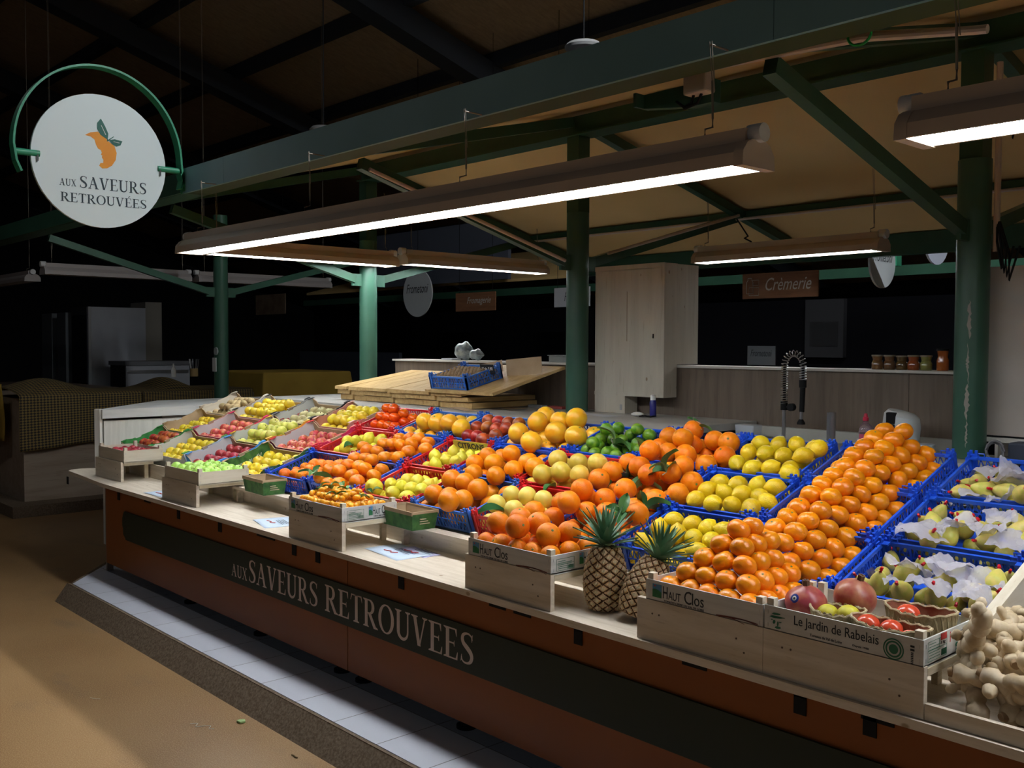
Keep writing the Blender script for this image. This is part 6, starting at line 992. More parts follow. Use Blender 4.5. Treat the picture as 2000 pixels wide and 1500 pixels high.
def basket(loc, rx, ry, h, lb, a=0):
    t = thing('woven_punnet', lb, 'basket', loc, (0, 0, a)); b = MB(); n = 40
    def f(u, v): an = u * 2 * math.pi; k = 1 + .16 * v; z = v * h + (.006 * math.cos(2 * an) + .003 * math.sin(14 * an)) * v; return (rx * k * math.cos(an), ry * k * math.sin(an), z + .002)
    b.grid(f, n + 1, 7); b.build('woven_side', WEAVE, t, ang=80)
    b = MB(); b.grid(lambda u, v: tuple(c * q for c, q in zip(f(1 - u, v), (.965, .955, .97))), n + 1, 7); b.build('lining', WIN, t, ang=80)
    b = MB(); b.tube([f(i / 30, 1) for i in range(30)], .0042, 6, closed=True); b.build('braided_rim', WEAVE, t)
    st = MB()
    for k in range(30):
        an = k * 2 * math.pi / 30
        for e in (0, 1):
            p = Vector(f(k / 30, .15)); q = Vector(f((k + (1.6 if e else -1.6)) / 30, .95)); p *= 1.012; q *= 1.012; q.z = f(0, .95)[2]; p.z = .012; st.beam(p, q, .009, .0012, up=(math.cos(an), math.sin(an), 0))
    st.build('woven_strips', mat('palm_strip', (.42, .35, .20), .65, (.34, .26, .14), scale=30), t, smooth=False)
    b = MB(); b.add([(rx * .98 * math.cos(k * .2618), ry * .98 * math.sin(k * .2618), .003) for k in range(24)], [tuple(range(24))]); b.build('woven_base', WEAVE, t)
    return t
basket((-1.545, 2.775, .931), .072, .062, .075, 'woven punnet holding two yellow wrinkled citrons', .2)
basket((-1.355, 2.735, .931), .102, .052, .078, 'front woven punnet with red tomatoes, nearest the long riser', .04)
basket((-1.335, 2.885, .931), .090, .060, .098, 'rear woven punnet with a reddish inside and two tomatoes', .1)
CIT = mat('wrinkled_citron_skin', (.56, .50, .03), .5, (.66, .60, .06), scale=6, bump=1.0, bscale=5)
def blob(name, lb, cat, loc, r, m, fn=None, group=None, sq=.8, stemc=None, rot=(0, 0, 0)):
    o = MB().lathe(prof(lambda a: (math.sin(a) * r, -math.cos(a) * r * sq), 14), 22, fn=fn).build(name, m, ang=80); o.location = loc; o.rotation_euler = rot; tag(o, lb, cat, group)
    if stemc: c = link('calyx', caly_b, o); c.scale = (r * 1.6, r * 1.6, r * .6); c.location = (0, 0, r * sq * .97)
    return o
knob = lambda x, y, z: tuple(c * (1 + .06 * math.sin(9 * math.atan2(y, x)) * math.cos(70 * z)) for c in (x, y, z))
blob('citron', 'left yellow wrinkled citron in the small woven punnet', 'citrus', (-1.578, 2.772, .992), .031, CIT, knob); blob('citron', 'right, larger yellow wrinkled citron in the small woven punnet', 'citrus', (-1.515, 2.785, .998), .033, CIT, knob)
TOM = mat('tomato_skin', (.66, .06, .025), .25, (.72, .10, .04), scale=3, coat=.3)
for x, y, z, r, lb in ((-1.425, 2.735, .996, .034, 'leftmost tomato in the front woven punnet'), (-1.357, 2.745, .993, .033, 'shiny tomato in the middle of the front woven punnet'), (-1.292, 2.728, .982, .030, 'rightmost tomato in the front woven punnet'), (-1.375, 2.885, 1.008, .036, 'tomato at the left of the rear woven punnet'), (-1.29, 2.875, .990, .032, 'tomato at the right of the rear woven punnet')):
    blob('tomato', lb, 'tomato', (x, y, z), r, TOM, sq=.82)
# ---------------------------------------------------------------- ginger, beets, right side
GING = mat('ginger_skin', (.48, .36, .21), .6, (.70, .58, .41), scale=22, bump=1.0, bscale=40, detail=6)
GT = mat('ginger_cut_tip', (.34, .22, .12), .8)
def ginger(seed, loc, rot, s, lb):
    rnd = random.Random(seed); b = MB()
    def arm(p, d, n, r):
        pts = [p.copy()]; rs = [r * .75]
        for i in range(n):
            d = (d + Vector((rnd.uniform(-.5, .5), rnd.uniform(-.5, .5), rnd.uniform(-.35, .35)))).normalized(); p = p + d * r * 1.75
            for e in (.33, .66, 1): pts.append(pts[-1].lerp(p, e if e < 1 else 1)); rs.append(r * (rnd.uniform(.92, 1.22) if e != 1 else rnd.uniform(.72, .85)))
            if i < n - 1 and rnd.random() < .65 and r > .012: arm(p.copy(), Vector((rnd.uniform(-1, 1), rnd.uniform(-1, 1), rnd.uniform(-.4, .8))).normalized(), 2, r * .72)
        pts.append(p + d * r * .35); rs.append(r * .62); pts.append(p + d * r * .5); rs.append(r * .25)
        b.tube(pts, rs, 12)
    arm(Vector((0, 0, 0)), Vector((1, 0, 0)), 5, .023)
    R3 = Euler(rot).to_matrix(); q = [R3 @ Vector(v) * s + Vector(loc) for v in b.v]
    loc = Vector(loc) + Vector((max(0, -1.212 - min(v.x for v in q)), max(0, 2.690 - min(v.y for v in q)), max(0, .792 - min(v.z for v in q))))
    o = b.build('ginger_root', GING, ang=80); o.location = loc; o.rotation_euler = rot; o.scale = (s, s, s); tag(o, lb, 'ginger')
    r = MB(); r.tube([(0, 0, 0), (-.012, 0, 0)], [.014, .010], 10); q = r.build('cut_end', GT, o)
for i, (x, y, z, rz_, rx_, lb) in enumerate([
    (-1.17, 2.93, 1.00, .3, 0, 'topmost pale ginger root with arms spreading left and right'), (-1.10, 2.90, 1.0, -2.6, .4, 'ginger root crossing the topmost one'), (-1.175, 2.83, .955, -1.2, .8, 'ginger root pointing down below the topmost one'),
    (-1.08, 2.82, .95, 2.0, -.5, 'ginger root at right, second from the top'), (-1.165, 2.80, .885, -.9, 1.1, 'ginger root at the left middle of the heap'), (-1.06, 2.76, .89, -1.6, .9, 'ginger root in the middle of the heap'), (-1.17, 2.73, .825, .4, .5, 'ginger root at the lower left of the heap'),
    (-1.10, 2.71, .82, 0.2, -.3, 'ginger root at the bottom front of the heap'), (-1.03, 2.73, .83, 1.2, .2, 'ginger root at the bottom right edge'), (-1.0, 2.85, .91, .4, .6, 'ginger root at the right edge of the picture'), (-.98, 2.95, 1.0, 2.9, .1, 'ginger root at the far right edge, high up'), (-1.12, 2.97, .93, 1.9, .4, 'ginger root lying at the back of the heap'), (-1.15, 2.88, .86, .1, .2, 'ginger root deep inside the heap'), (-1.02, 2.88, .84, 2.2, -.2, 'ginger root under the right of the heap')]):
    ginger(i + 3, (x, y, z), (rx_, .3 * math.sin(i * 2), rz_), 1.1, lb)
gt = thing('ginger_tray', 'low pine tray holding the ginger roots at the right edge', 'tray', (-1.2, 2.67, .7805))
P(MB().box((-1.219, 2.669, .7812), (-.2, 2.687, .827)), 'front_board', PINE, gt, smooth=False); P(MB().box((-1.216, 2.69, .7812), (-.2, 3.03, .79)), 'base_board', PINE, gt, smooth=False)
o = MB().beam((-1.205, 3.02, .955), (-1.205, 4.25, rim(4.25) - .005), .034, .09).build('divider_board', CRW_Y, smooth=False); tag(o, 'whitish wooden divider board sloping up right of the wrapped pears', 'board')
BEET = mat('beetroot_skin', (.07, .025, .04), .6, (.13, .06, .08), scale=8, bump=.5, bscale=20)
bc = wood_crate('wooden_crate', 'plain poplar crate of beetroots right of the divider board', Vector((-1.182, 3.10, rim(3.10) - .125)), .50, .36, .08, T)
RB = Euler((T, 0, 0)).to_matrix(); k = 0
for lv, (nx, ny) in enumerate(((5, 3), (4, 3))):
    for j in range(ny):
        for i in range(nx):
            r = .044 + .003 * ((i * 7 + j * 5 + lv) % 3 - 1); p = RB @ Vector((.055 + i * .097 + .047 * lv, .06 + j * .11 + .03 * lv, .054 + lv * .062)) + Vector((-1.182, 3.10, rim(3.10) - .125))
            o = blob('beetroot', 'dark purple beetroot in the plain crate above the ginger, right of the divider board', 'beetroot', p, r, BEET, sq=.9, group='beetroots in the plain crate'); o.rotation_euler = (random.uniform(-1, 1), random.uniform(-1, 1), k); k += 1
            MB().tube([(0, 0, r * .8), (.01, 0, r * 1.25)], [.008, .003], 6).build('root_tail', BEET, o)
for i, (x, y, z, a_) in enumerate(((-.95, 2.74, .825, .4), (-.86, 2.85, .83, 1.9), (-.94, 2.93, .86, 2.6), (-.85, 2.72, .82, -.6), (-.9, 2.80, .885, 1.1), (-1.05, 2.97, .84, .9))):
    ginger(40 + i, (x, y, z), (.3, .2, a_), 1.0, 'ginger root low in the right end of the heap, ' + ('nearest the board', 'farthest right', 'back right', 'front corner', 'on top', 'farthest back')[i])
o = MB().box((-1.185, 3.066, .80), (-.3, 3.08, .90)).build('tray_side', PINE, smooth=False); tag(o, 'pine board edging the beetroots above the ginger', 'board')
# yellow printed card in the red crate
t = thing('printed_card', 'yellow card printed CITRONS at the back of the red crate of pale lemons', 'card', (-4.70, 3.815, 1.165), (T, 0, 0)); MB().box((0, 0, 0), (.33, .003, .075)).build('card', mat('yellow_green_card', (.50, .46, .05), .6), t, smooth=False)
text('CITRONS', .25, .038, 'lettering', INK, t, at(FRONT, .04, -.001, .028), bold=.02)
# ---------------------------------------------------------------- things on the counters
t = thing('white_cabinet', 'tall white wooden cabinet right of the middle green column', 'cabinet', (-4.97, 5.29, 1.336))
WC = wood('white_painted_boards', (.44, .40, .33), (.50, .465, .385), (.25, .18, .12), axis=2, scale=1.2, knots=True)
P(MB().box((-4.905, 5.29, 1.462), (-4.262, 5.425, 2.385)).box((-4.905, 5.4255, 1.69), (-4.262, 5.66, 2.383)), 'body', WC, t, smooth=False)
P(MB().box((-4.875, 5.288, 1.49), (-4.30, 5.2895, 2.35)), 'front_board', WC, t, smooth=False)
P(MB().box((-4.905, 5.284, 2.355), (-4.262, 5.2878, 2.387)).box((-4.298, 5.284, 1.462), (-4.262, 5.2878, 2.354)).box((-4.905, 5.284, 1.462), (-4.299, 5.2878, 1.486)), 'frame', WC, t, smooth=False)
P(MB().box((-4.905, 5.29, 1.336), (-4.615, 5.425, 1.4615)), 'lower_panel', WC, t, smooth=False)
P(MB().box((-4.66, 5.2875, 1.36), (-4.64, 5.2895, 1.40)), 'socket', GREY, t, smooth=False)
P(MB().tube([(-4.36, 5.289, 1.90), (-4.36, 5.287, 1.87)], .006, 6), 'knot_mark', BLACK, t)
P(MB().box((-4.60, 5.286, 1.85), (-4.597, 5.2875, 2.2)), 'crack', mat('crack_line', (.2, .13, .08), .8), t, smooth=False)
t = thing('white_cabinet', 'white board cabinet cut off at the right edge behind the thick column', 'cabinet', (-2.08, 5.29, 1.25))
P(MB().box((-2.13, 5.30, 1.36), (-.8, 5.5, 2.235)), 'body', mat('pinkish_white_board', (.56, .50, .45), .6, (.50, .45, .40), scale=4), t, smooth=False)
P(MB().box((-2.13, 5.29, 1.352), (-.8, 5.298, 1.36)), 'seam', BLACK, t, smooth=False); P(MB().box((-2.13, 5.295, 1.325), (-.8, 5.5, 1.351)), 'lower_rail', WHITE, t, smooth=False)
P(MB().box((-2.08, 5.30, 1.243), (-2.065, 5.45, 1.323)), 'leg', WHITE, t, smooth=False)
o = MB().box((-1.96, 5.15, 1.22), (-1.2, 5.28, 1.318)).build('dark_box', mat('slate_blue_box', (.045, .055, .085), .6), smooth=False, bev=.01); tag(o, 'dark slate blue box under the right white cabinet', 'box'); o.location.z = .0225
o = MB().tube([(-2.0 + .045 * math.cos(k / 12 * 6.28), 5.1, 1.30 + .05 * math.sin(k / 12 * 6.28)) for k in range(12)], .006, 8, closed=True).tube([(-2.01 + .038 * math.cos(k / 12 * 6.28), 5.12, 1.293 + .045 * math.sin(k / 12 * 6.28)) for k in range(12)], .005, 8, closed=True).build('coiled_cable', mat('grey_cable', (.2, .2, .22), .5)); tag(o, 'coiled grey cable beside the dark box at the right', 'cable')
# spring tap
t = thing('spring_tap', 'tall steel spring tap with black spray handle', 'tap', (-3.27, 5.2, 1.241))
P(MB().tube([(-3.27, 5.2, 1.241), (-3.27, 5.2, 1.44)], .011, 12).tube([(-3.27, 5.2, 1.2405), (-3.27, 5.2, 1.25)], .028, 16), 'riser_pipe', STEEL, t)
def arch(s_):   # centre line of the hose
    L1 = .235; R_ = .062
    if s_ < .5: return Vector((-3.27, 5.2, 1.47 + s_ / .5 * L1))
    if s_ < .82: a = (s_ - .5) / .32 * math.pi; return Vector((-3.27 + R_ - R_ * math.cos(a), 5.2, 1.705 + R_ * 1.15 * math.sin(a)))
    return Vector((-3.27 + 2 * R_, 5.2, 1.705 - (s_ - .82) / .18 * .09))
sp = []
for k in range(460):
    s_ = k / 459; c = arch(s_); d = (arch(min(1, s_ + .01)) - arch(max(0, s_ - .01))).normalized(); n1 = Vector((0, 1, 0)); n2 = d.cross(n1); a = s_ * 2 * math.pi * 34; sp.append(c + (n1 * math.cos(a) + n2 * math.sin(a)) * .019)
P(MB().tube(sp, .0026, 5), 'spring_coil', STEEL, t); P(MB().tube([arch(k / 40) for k in range(41)], .009, 10), 'hose', BLACK, t)
P(MB().tube([(-3.27, 5.2, 1.435), (-3.27, 5.2, 1.487)], .021, 14).tube([(-3.27, 5.2, 1.455), (-3.19, 5.19, 1.455)], .008, 8).tube([(-3.21, 5.17, 1.455), (-3.21, 5.20, 1.455)], .023, 16), 'black_collar', BLACK, t)
P(MB().tube([(-3.146, 5.2, 1.62), (-3.146, 5.2, 1.575), (-3.146, 5.2, 1.574), (-3.150, 5.2, 1.43)], [.022, .022, .016, .015], 14), 'spray_handle', BLACK, t)
P(MB().tube([(-3.152, 5.2, 1.43), (-3.154, 5.2, 1.385)], .009, 12), 'nozzle_pipe', STEEL, t); P(MB().tube([(-3.154, 5.2, 1.385), (-3.154, 5.2, 1.365), (-3.154, 5.2, 1.355)], [.012, .024, .024], 16), 'spray_head', BLACK, t)
o = MB().tube([(-2.95, 5.2, 1.241), (-2.95, 5.2, 1.437)], .019, 16).box((-2.975, 5.18, 1.241), (-2.955, 5.22, 1.436)).build('steel_post', STEEL); tag(o, 'short brushed steel upright right of the spring tap', 'post')
t = thing('soap_bottle', 'clear bottle of pink soap with a red cap', 'bottle', (-2.745, 5.2, 1.241))
PINK = mat('pink_soap', (.62, .10, .18), .2, spec=.6)
MB().lathe([(0, 0), (.032, 0), (.036, .01), (.036, .05), (.034, .085), (0, .086)], 18).build('soap', PINK, t); MB().lathe([(.037, .086), (.038, .10), (.030, .135), (.014, .152), (.013, .16)], 18).build('clear_shoulder', mat('clear_pink_plastic', (.6, .45, .5), .1, trans=.8), t)
MB().lathe([(0, .16), (.016, .16), (.016, .178), (.011, .182), (.009, .20), (0, .204)], 14).build('cap', mat('red_cap', (.55, .03, .07), .35), t); MB().box((-.030, -.0385, .03), (.030, -.034, .058)).build('label', mat('pale_label', (.66, .62, .66), .5), t, smooth=False)
MB().tube([(.036, 0, .05), (.056, 0, .075), (.056, 0, .115), (.034, 0, .135)], .005, 8).build('handle', mat('clear_pink_plastic', (.6, .45, .5), .1), t)
t = thing('swing_bin', 'small white kitchen bin with a slanted lid and black flap', 'bin', (-2.53, 5.19, 1.241), (0, 0, .1))
WB = mat('white_bin_plastic', (.62, .66, .68), .35)
MB().lathe([(0, 0), (.085, 0), (.098, .13)], 28).build('body', WB, t); MB().lathe([(.099, .131), (.099, .15), (.092, .20), (.070, .222), (0, .23)], 28, fn=lambda x, y, z: (x, y, z + .22 * (z - .13) * x / .09 * -1)).build('lid', WB, t)
MB().box((-.05, -.105, .06), (.0, -.095, .16)).box((-.05, -.1, .16), (0, -.03, .222)).build('flap', BLACK, t, smooth=False, bev=.004)
o = MB().lathe([(0, 0), (.045, 0), (.05, .045), (.052, .05), (.052, .058), (0, .06)], 22).build('round_tub', mat('pale_blue_grey_tub', (.45, .50, .56), .4)); o.location = (-2.385, 5.16, 1.241); tag(o, 'small pale tub with lid right of the white bin', 'tub')
o = MB().prism([(-.06, 0), (.06, 0), (.07, .09), (-.07, .09)], -.05, .05, ax=1).build('clear_tub', mat('frosted_plastic', (.55, .60, .66), .3, trans=.3), smooth=False, bev=.006); o.location = (-3.52, 5.2, 1.241); tag(o, 'frosted plastic tub behind the top row of oranges', 'tub')
t = thing('spray_can', 'dark blue spray can with a white cap on the grey counter', 'can', (-4.30, 5.22, 1.336)); MB().lathe([(0, 0), (.023, 0), (.023, .10), (.018, .112)], 16).build('can', mat('navy_can', (.03, .03, .22), .3), t); MB().lathe([(.018, .112), (.018, .145), (.012, .15), (0, .15)], 14).build('cap', WPLAST, t)
o = MB().lathe(prof(lambda a: (math.sin(a) * .045, -math.cos(a) * .016), 8), 18).build('white_puck', WPLAST); o.location = (-4.36, 5.13, 1.353); tag(o, 'small white oval puck beside the blue spray can', 'device')
o = MB().tube([(-4.28 + .05 * math.sin(k * .9), 5.14 + .03 * math.cos(k * 1.3), 1.341 + .005 * (k % 2)) for k in range(16)], .004, 6).build('black_cord', BLACK); tag(o, 'tangled black cord on the grey counter right of the spray can', 'cord')
for i, (x, y, a, lb) in enumerate(((-4.78, 5.05, .1, 'left paper sheet on the grey counter below the cabinet'), (-4.56, 5.02, -.2, 'right paper sheet on the grey counter below the cabinet'))):
    o = MB().box((-.10, -.07, 0), (.10, .07, .001)).build('paper_sheet', mat('grey_white_paper', (.5, .52, .55), .7), smooth=False); o.location = (x, y, 1.3355 + i * .0012); o.rotation_euler.z = a; tag(o, lb, 'paper')
for i, (x, m_) in enumerate(((-5.52, GREY), (-5.30, mat('dull_red_packet', (.35, .07, .06), .6)))):
    o = MB().box((-.08, -.03, 0), (.08, .03, .02)).build('packet', m_, smooth=False, bev=.003); o.location = (x, 5.3, 1.3355); tag(o, ('grey flat packet' if not i else 'dull red flat packet') + ' on the counter left of the middle column', 'packet')
# stack of slatted panels, leaning board with walnut crate
def slab(y0, z0, y1, z1, x0, x1, xb0, xb1, th, lb, n=9):
    t = thing('slatted_panel', lb, 'panel', (x0, y0, z0 - th))
    for k in range(n):
        a, b_ = k / n, (k + 1) / n - .006; dz = .004 * ((k * 7) % 3 - 1); dy = .006 * ((k * 5) % 3)
        v = [(x0 + (x1 - x0) * a, y0 + dy, z0), (x0 + (x1 - x0) * b_, y0 + dy, z0), (xb0 + (xb1 - xb0) * b_, y1, z1), (xb0 + (xb1 - xb0) * a, y1, z1)]
        m_ = MB().add([(p[0], p[1], p[2] - th + abs(dz)) for p in v] + v, [(3, 2, 1, 0), (4, 5, 6, 7), (0, 1, 5, 4), (1, 2, 6, 5), (2, 3, 7, 6), (3, 0, 4, 7)]); P(m_, 'slat', PALLET, t, smooth=False)
slab(4.72, 1.384, 5.40, 1.384, -7.42, -5.62, -7.42, -5.62, .047, 'lowest slatted wooden panel of the stack on the counter')
slab(4.70, 1.424, 5.40, 1.424, -7.44, -5.64, -7.44, -5.64, .038, 'second slatted wooden panel of the stack')
slab(4.68, 1.455, 5.30, 1.592, -7.45, -5.70, -7.16, -5.55, .03, 'topmost slatted wooden panel, tilted up at the back')
t = thing('leaning_board', 'pale board leaning on the slatted stack under the walnut crate', 'board', (-6.0, 4.70, 1.46)); P(MB().beam((-5.72, 4.66, 1.462), (-5.72, 5.40, 1.645), .80, .022), 'board', PALLET, t, smooth=False)
ta = math.atan(.183 / .74); wc_ = plastic_crate('walnut_crate', 'small blue plastic crate of walnuts on the leaning board', (-6.07, 4.685, 1.4805), .44, .36, .10, ta, BLUE2)
WAL = mat('walnut_shell', (.25, .16, .08), .7, (.34, .23, .13), scale=60)
wm = MB().lathe(prof(lambda a: (math.sin(a) * .0185, -math.cos(a) * .021), 8), 10, fn=lambda x, y, z: (x * (1 + .05 * math.sin(8 * z * 50)), y, z)).mesh('walnut', WAL)
Rt = Euler((ta, 0, 0)).to_matrix()
for lv, (nx, ny) in enumerate(((10, 8), (9, 6))):
    for j in range(ny):
        for i in range(nx):
            p = Vector((.03 + i * .42 / 10 + .02 * lv, .03 + j * .042 + .03 * lv, .06 + lv * .03 + random.uniform(0, .006))); p = Rt @ p + Vector((-6.07, 4.685, 1.4805))
            o = bpy.data.objects.new('walnut', wm); col.objects.link(o); o.location = p; o.rotation_euler = (random.uniform(0, 3), random.uniform(0, 3), 0); tag(o, 'brown walnut in the small blue crate on the leaning board', 'walnut', 'walnuts in the small blue crate')
MB_ = MB().box((.02, .02, .005), (.42, .34, .03)); q = MB_.build('liner_card', KRAFT, wc_, smooth=False)
t = thing('price_sign', 'small black price sign with white scribble in the walnut crate', 'sign', (-5.72, 4.90, 1.60), (ta + .1, 0, .1)); MB().box((0, 0, 0), (.14, .003, .075)).build('board', INK, t, smooth=False)
text('Noix 5,90', .11, .03, 'lettering', WPLAST, t, at(FRONT, .015, -.001, .025), shear=.2)
for i, (p, q_, w_, hh, lb) in enumerate((((-6.1, 5.12, 1.60), (-5.73, 5.12, 1.66), .004, .09, 'folded brown cardboard piece standing left behind the walnut crate'), ((-5.66, 5.10, 1.64), (-5.33, 5.16, 1.67), .004, .13, 'folded brown cardboard piece standing right behind the walnut crate'))):
    o = MB().beam(p, q_, w_, hh).build('cardboard_piece', KRAFT, smooth=False); tag(o, lb, 'cardboard')
o = MB().box((-5.62, 5.0, 1.3365), (-5.45, 5.12, 1.34)).beam((-5.75, 4.66, 1.35), (-5.5, 4.62, 1.338), .10, .003).build('cardboard_flap', KRAFT, smooth=False); tag(o, 'torn cardboard flap lying in front of the slatted stack', 'cardboard')
# on the partition
def plastic_lump(loc, r, sq, lb, nm='bagged_bowl', m_=None):
    o = MB().lathe(prof(lambda a: (math.sin(a) * r, -math.cos(a) * r * sq), 16), 24, fn=lambda x, y, z: (x * (1 + .12 * math.sin(9 * z / r + 3 * x / r)), y * (1 + .1 * math.cos(7 * x / r)), z * (1 + .14 * math.sin(5 * x / r + 4 * y / r)))).build(nm, m_ or mat('grey_plastic_bag', (.42, .48, .48), .25, (.15, .18, .2), scale=22, spec=.7)); o.location = loc; tag(o, lb, 'bag'); return o
plastic_lump((-6.72, 5.55, 1.765), .085, .95, 'bowl wrapped in grey plastic on the partition'); plastic_lump((-6.55, 5.55, 1.735), .065, .75, 'crumpled grey plastic bag right of the wrapped bowl', 'plastic_bag')
o = MB().box((-6.98, 5.5, 1.6845), (-6.83, 5.6, 1.70)).build('flat_tray', GREY, smooth=False); tag(o, 'flat pale tray left of the wrapped bowl', 'tray')
o = MB().box((-5.60, 5.5, 1.6845), (-5.44, 5.6, 1.735)).box((-5.61, 5.49, 1.735), (-5.43, 5.61, 1.741)).build('clear_box', mat('smoky_plastic', (.25, .27, .27), .3), smooth=False, bev=.003); tag(o, 'small smoky plastic box on the partition left of the middle column', 'box')
for i, (x, h, c1, lb) in enumerate(((-2.86, .085, (.16, .08, .03), 'dark amber jar, leftmost on the partition'), (-2.785, .085, (.14, .07, .03), 'dark amber jar, second from the left on the partition'), (-2.71, .082, (.10, .06, .02), 'brown jar in the middle of the row on the partition'), (-2.64, .085, (.30, .07, .02), 'red-orange jar on the partition'), (-2.565, .085, (.22, .22, .06), 'olive green jar on the partition'), (-2.47, .125, (.40, .11, .02), 'tall orange jar beside the thick column'))):
    t = thing('jar', lb, 'jar', (x, 5.545, 1.6845)); MB().lathe([(0, 0), (.030, 0), (.033, .006), (.033, h * .45), (.026, h * .62), (.030, h * .85), (.030, h * .9), (0, h * .9)], 16).build('glass', mat('jar_%d' % i, c1, .12, spec=.8), t)
    MB().lathe([(0, h * .9), (.033, h * .9), (.033, h), (0, h)], 16).build('lid', BLACK if i == 5 else mat('dull_metal_lid', (.22, .19, .13), .4), t)
# ---------------------------------------------------------------- round shop sign on its arched bracket
def disc_sign(name, lb, c, R_, arch_=True):
    t = thing(name, lb, 'sign', c); FW = mat('sign_white_panel', (.68, .77, .78), .4)
    n = 56; b = MB(); b.prism([(R_ * math.cos(2 * math.pi * k / n), R_ * math.sin(2 * math.pi * k / n)) for k in range(n)], -.012, .012, ax=0); b.build('panel', FW, t)
    return t
GS = mat('bright_green_bracket', (.03, .26, .14), .35, (.04, .30, .17), scale=4)
sg = disc_sign('shop_sign', 'big round white shop sign with an orange, at the left end of the canopy', (-7.0, 2.515, 3.078), .456)
A = [(.565 * math.cos(math.pi * k / 40), .045 + .60 * math.sin(math.pi * k / 40)) for k in range(41)]
A = [(.563, -.13 + 0), (.58, -.06)] + A + [(-.55, -.06), (-.52, -.13)]
b = MB()
for i in range(len(A) - 1):
    (y0, z0), (y1, z1) = A[i], A[i + 1]; b.beam((0, y0, z0), (0, y1, z1), .085, .014, up=(0, -z0 if z0 > .05 else 0, 0) if False else (0, y0, max(z0, .001)))
b.build('arch', GS, sg, smooth=False); MB().beam((0, .565, -.02), (0, .60, -.155), .085, .014, up=(0, 1, 0)).build('leg', GS, sg, smooth=False)
for s in (-1, 1): MB().tube([(0.005, s * .56, .0), (.005, s * .40, .0)], .022, 12).build('peg', GS, sg)
for s in (-1, 1): MB().tube([(.02, s * .415, -.05), (.02, s * .415, .012)], .006, 6).build('clip', STEEL, sg)
def ZP(X, Y): return ((X - 685) / 560 * .456, -((Y - 872) - .115 * (X - 685)) / 557 * .456)
def poly(pts, e, m_, nm):
    from mathutils.geometry import tessellate_polygon
    P2 = [ZP(*p) for p in pts]; tr = tessellate_polygon([[Vector((a, b_, 0)) for a, b_ in P2]]); q = MB(); q.add([(.0125 + e, a, b_) for a, b_ in P2], [tuple(f) for f in tr]); return q.build(nm, m_, sg, smooth=False)
OG = mat('logo_orange', (.80, .26, .01), .5, (.84, .36, .02), scale=3); LG = mat('logo_leaf_green', (.02, .13, .10), .5); TX = mat('logo_slate', (.025, .045, .06), .6)
poly([(553, 655), (598, 632), (660, 624), (705, 655), (745, 700), (800, 745), (817, 800), (808, 860), (775, 908), (735, 930), (695, 932), (668, 908), (680, 885), (702, 885), (704, 860), (690, 835), (697, 825), (683, 815), (692, 800), (684, 778), (660, 765), (645, 735), (632, 690), (600, 665)], .001, OG, 'logo_orange')
poly([(686, 514), (656, 550), (655, 600), (682, 650), (742, 690), (748, 640), (725, 585), (702, 540)], .002, LG, 'logo_leaf'); poly([(752, 692), (800, 684), (866, 700), (850, 735), (815, 746), (780, 728)], .002, LG, 'logo_leaf'); poly([(735, 706), (748, 700), (795, 665), (790, 661), (745, 690), (742, 680), (736, 685)], .003, LG, 'logo_twig')
for pts in ([(686, 570), (690, 570), (728, 650), (724, 652)], [(790, 703), (790, 707), (840, 718), (842, 714)]): poly(pts, .004, WPLAST, 'logo_vein')
def sline(wd, X0, Y0, X1, cap):
    y0, z0 = ZP(X0, Y0); y1, _ = ZP(X1, Y0); mb, W = serif_word(wd, thick=.14, thin=.045); h = cap / 557 * .456; mb.v = [(a / W * (y1 - y0), b_ * h, c) for a, b_, c in mb.v]; o = mb.build('lettering', TX, sg, smooth=False); o.matrix_local = at(RIGHT, .0135, y0, z0)
sline('AUX', 345, 1067, 478, 56); sline('SAVEURS', 505, 1090, 1072, 98); sline('RETROUVÉES', 352, 1198, 1072, 76)
# ---------------------------------------------------------------- cables, conduits, boxes on the canopy
PVC = mat('pinkish_conduit', (.50, .40, .34), .45)
def tube_thing(nm, pts, r, m_, lb, cat): o = MB().tube(pts, r, 10).build(nm, m_); return tag(o, lb, cat)
tube_thing('conduit', [(-3.0, 3.32, 2.948), (-2.87, 3.325, 2.985), (-2.62, 3.33, 2.965)], .014, PVC, 'pinkish conduit left of the junction box under the fascia', 'conduit')
tube_thing('conduit', [(-2.45, 3.33, 2.955), (-2.2, 3.33, 2.945), (-1.8, 3.33, 2.925), (-1.40, 3.33, 2.86), (-1.36, 3.33, 2.855)], .015, PVC, 'pinkish conduit right of the junction box under the fascia', 'conduit')
tube_thing('conduit', [(-2.02, 3.36, 2.95), (-1.8, 3.36, 2.945), (-1.5, 3.36, 2.89)], .010, PVC, 'thin upper conduit above the green tape ring', 'conduit')
tube_thing('conduit', [(-2.045, 5.17, 2.30), (-2.045, 5.17, 2.78), (-2.05, 5.18, 3.25)], .016, PVC, 'vertical conduit on the right of the thick green column', 'conduit')
tube_thing('conduit', [(-7.6, 7.22, 2.915), (-3.6, 7.22, 2.915), (-.5, 7.22, 2.915)], .012, PVC, 'long conduit along the rear purlin', 'conduit')
tube_thing('conduit', [(-4.93, 3.34, 2.86), (-4.93, 5.0, 2.42)], .012, PVC, 'conduit along the strut of the middle column', 'conduit')
tube_thing('conduit', [(-4.93, 5.45, 2.50), (-4.93, 7.1, 2.93)], .012, PVC, 'conduit along the rear strut over the white cabinet', 'conduit')
o = MB().box((-2.585, 3.31, 2.86), (-2.47, 3.38, 2.965)).build('junction_box', mat('stained_cream_box', (.50, .42, .34), .5), smooth=False, bev=.008); tag(o, 'cream junction box under the fascia above the long lamp', 'box')
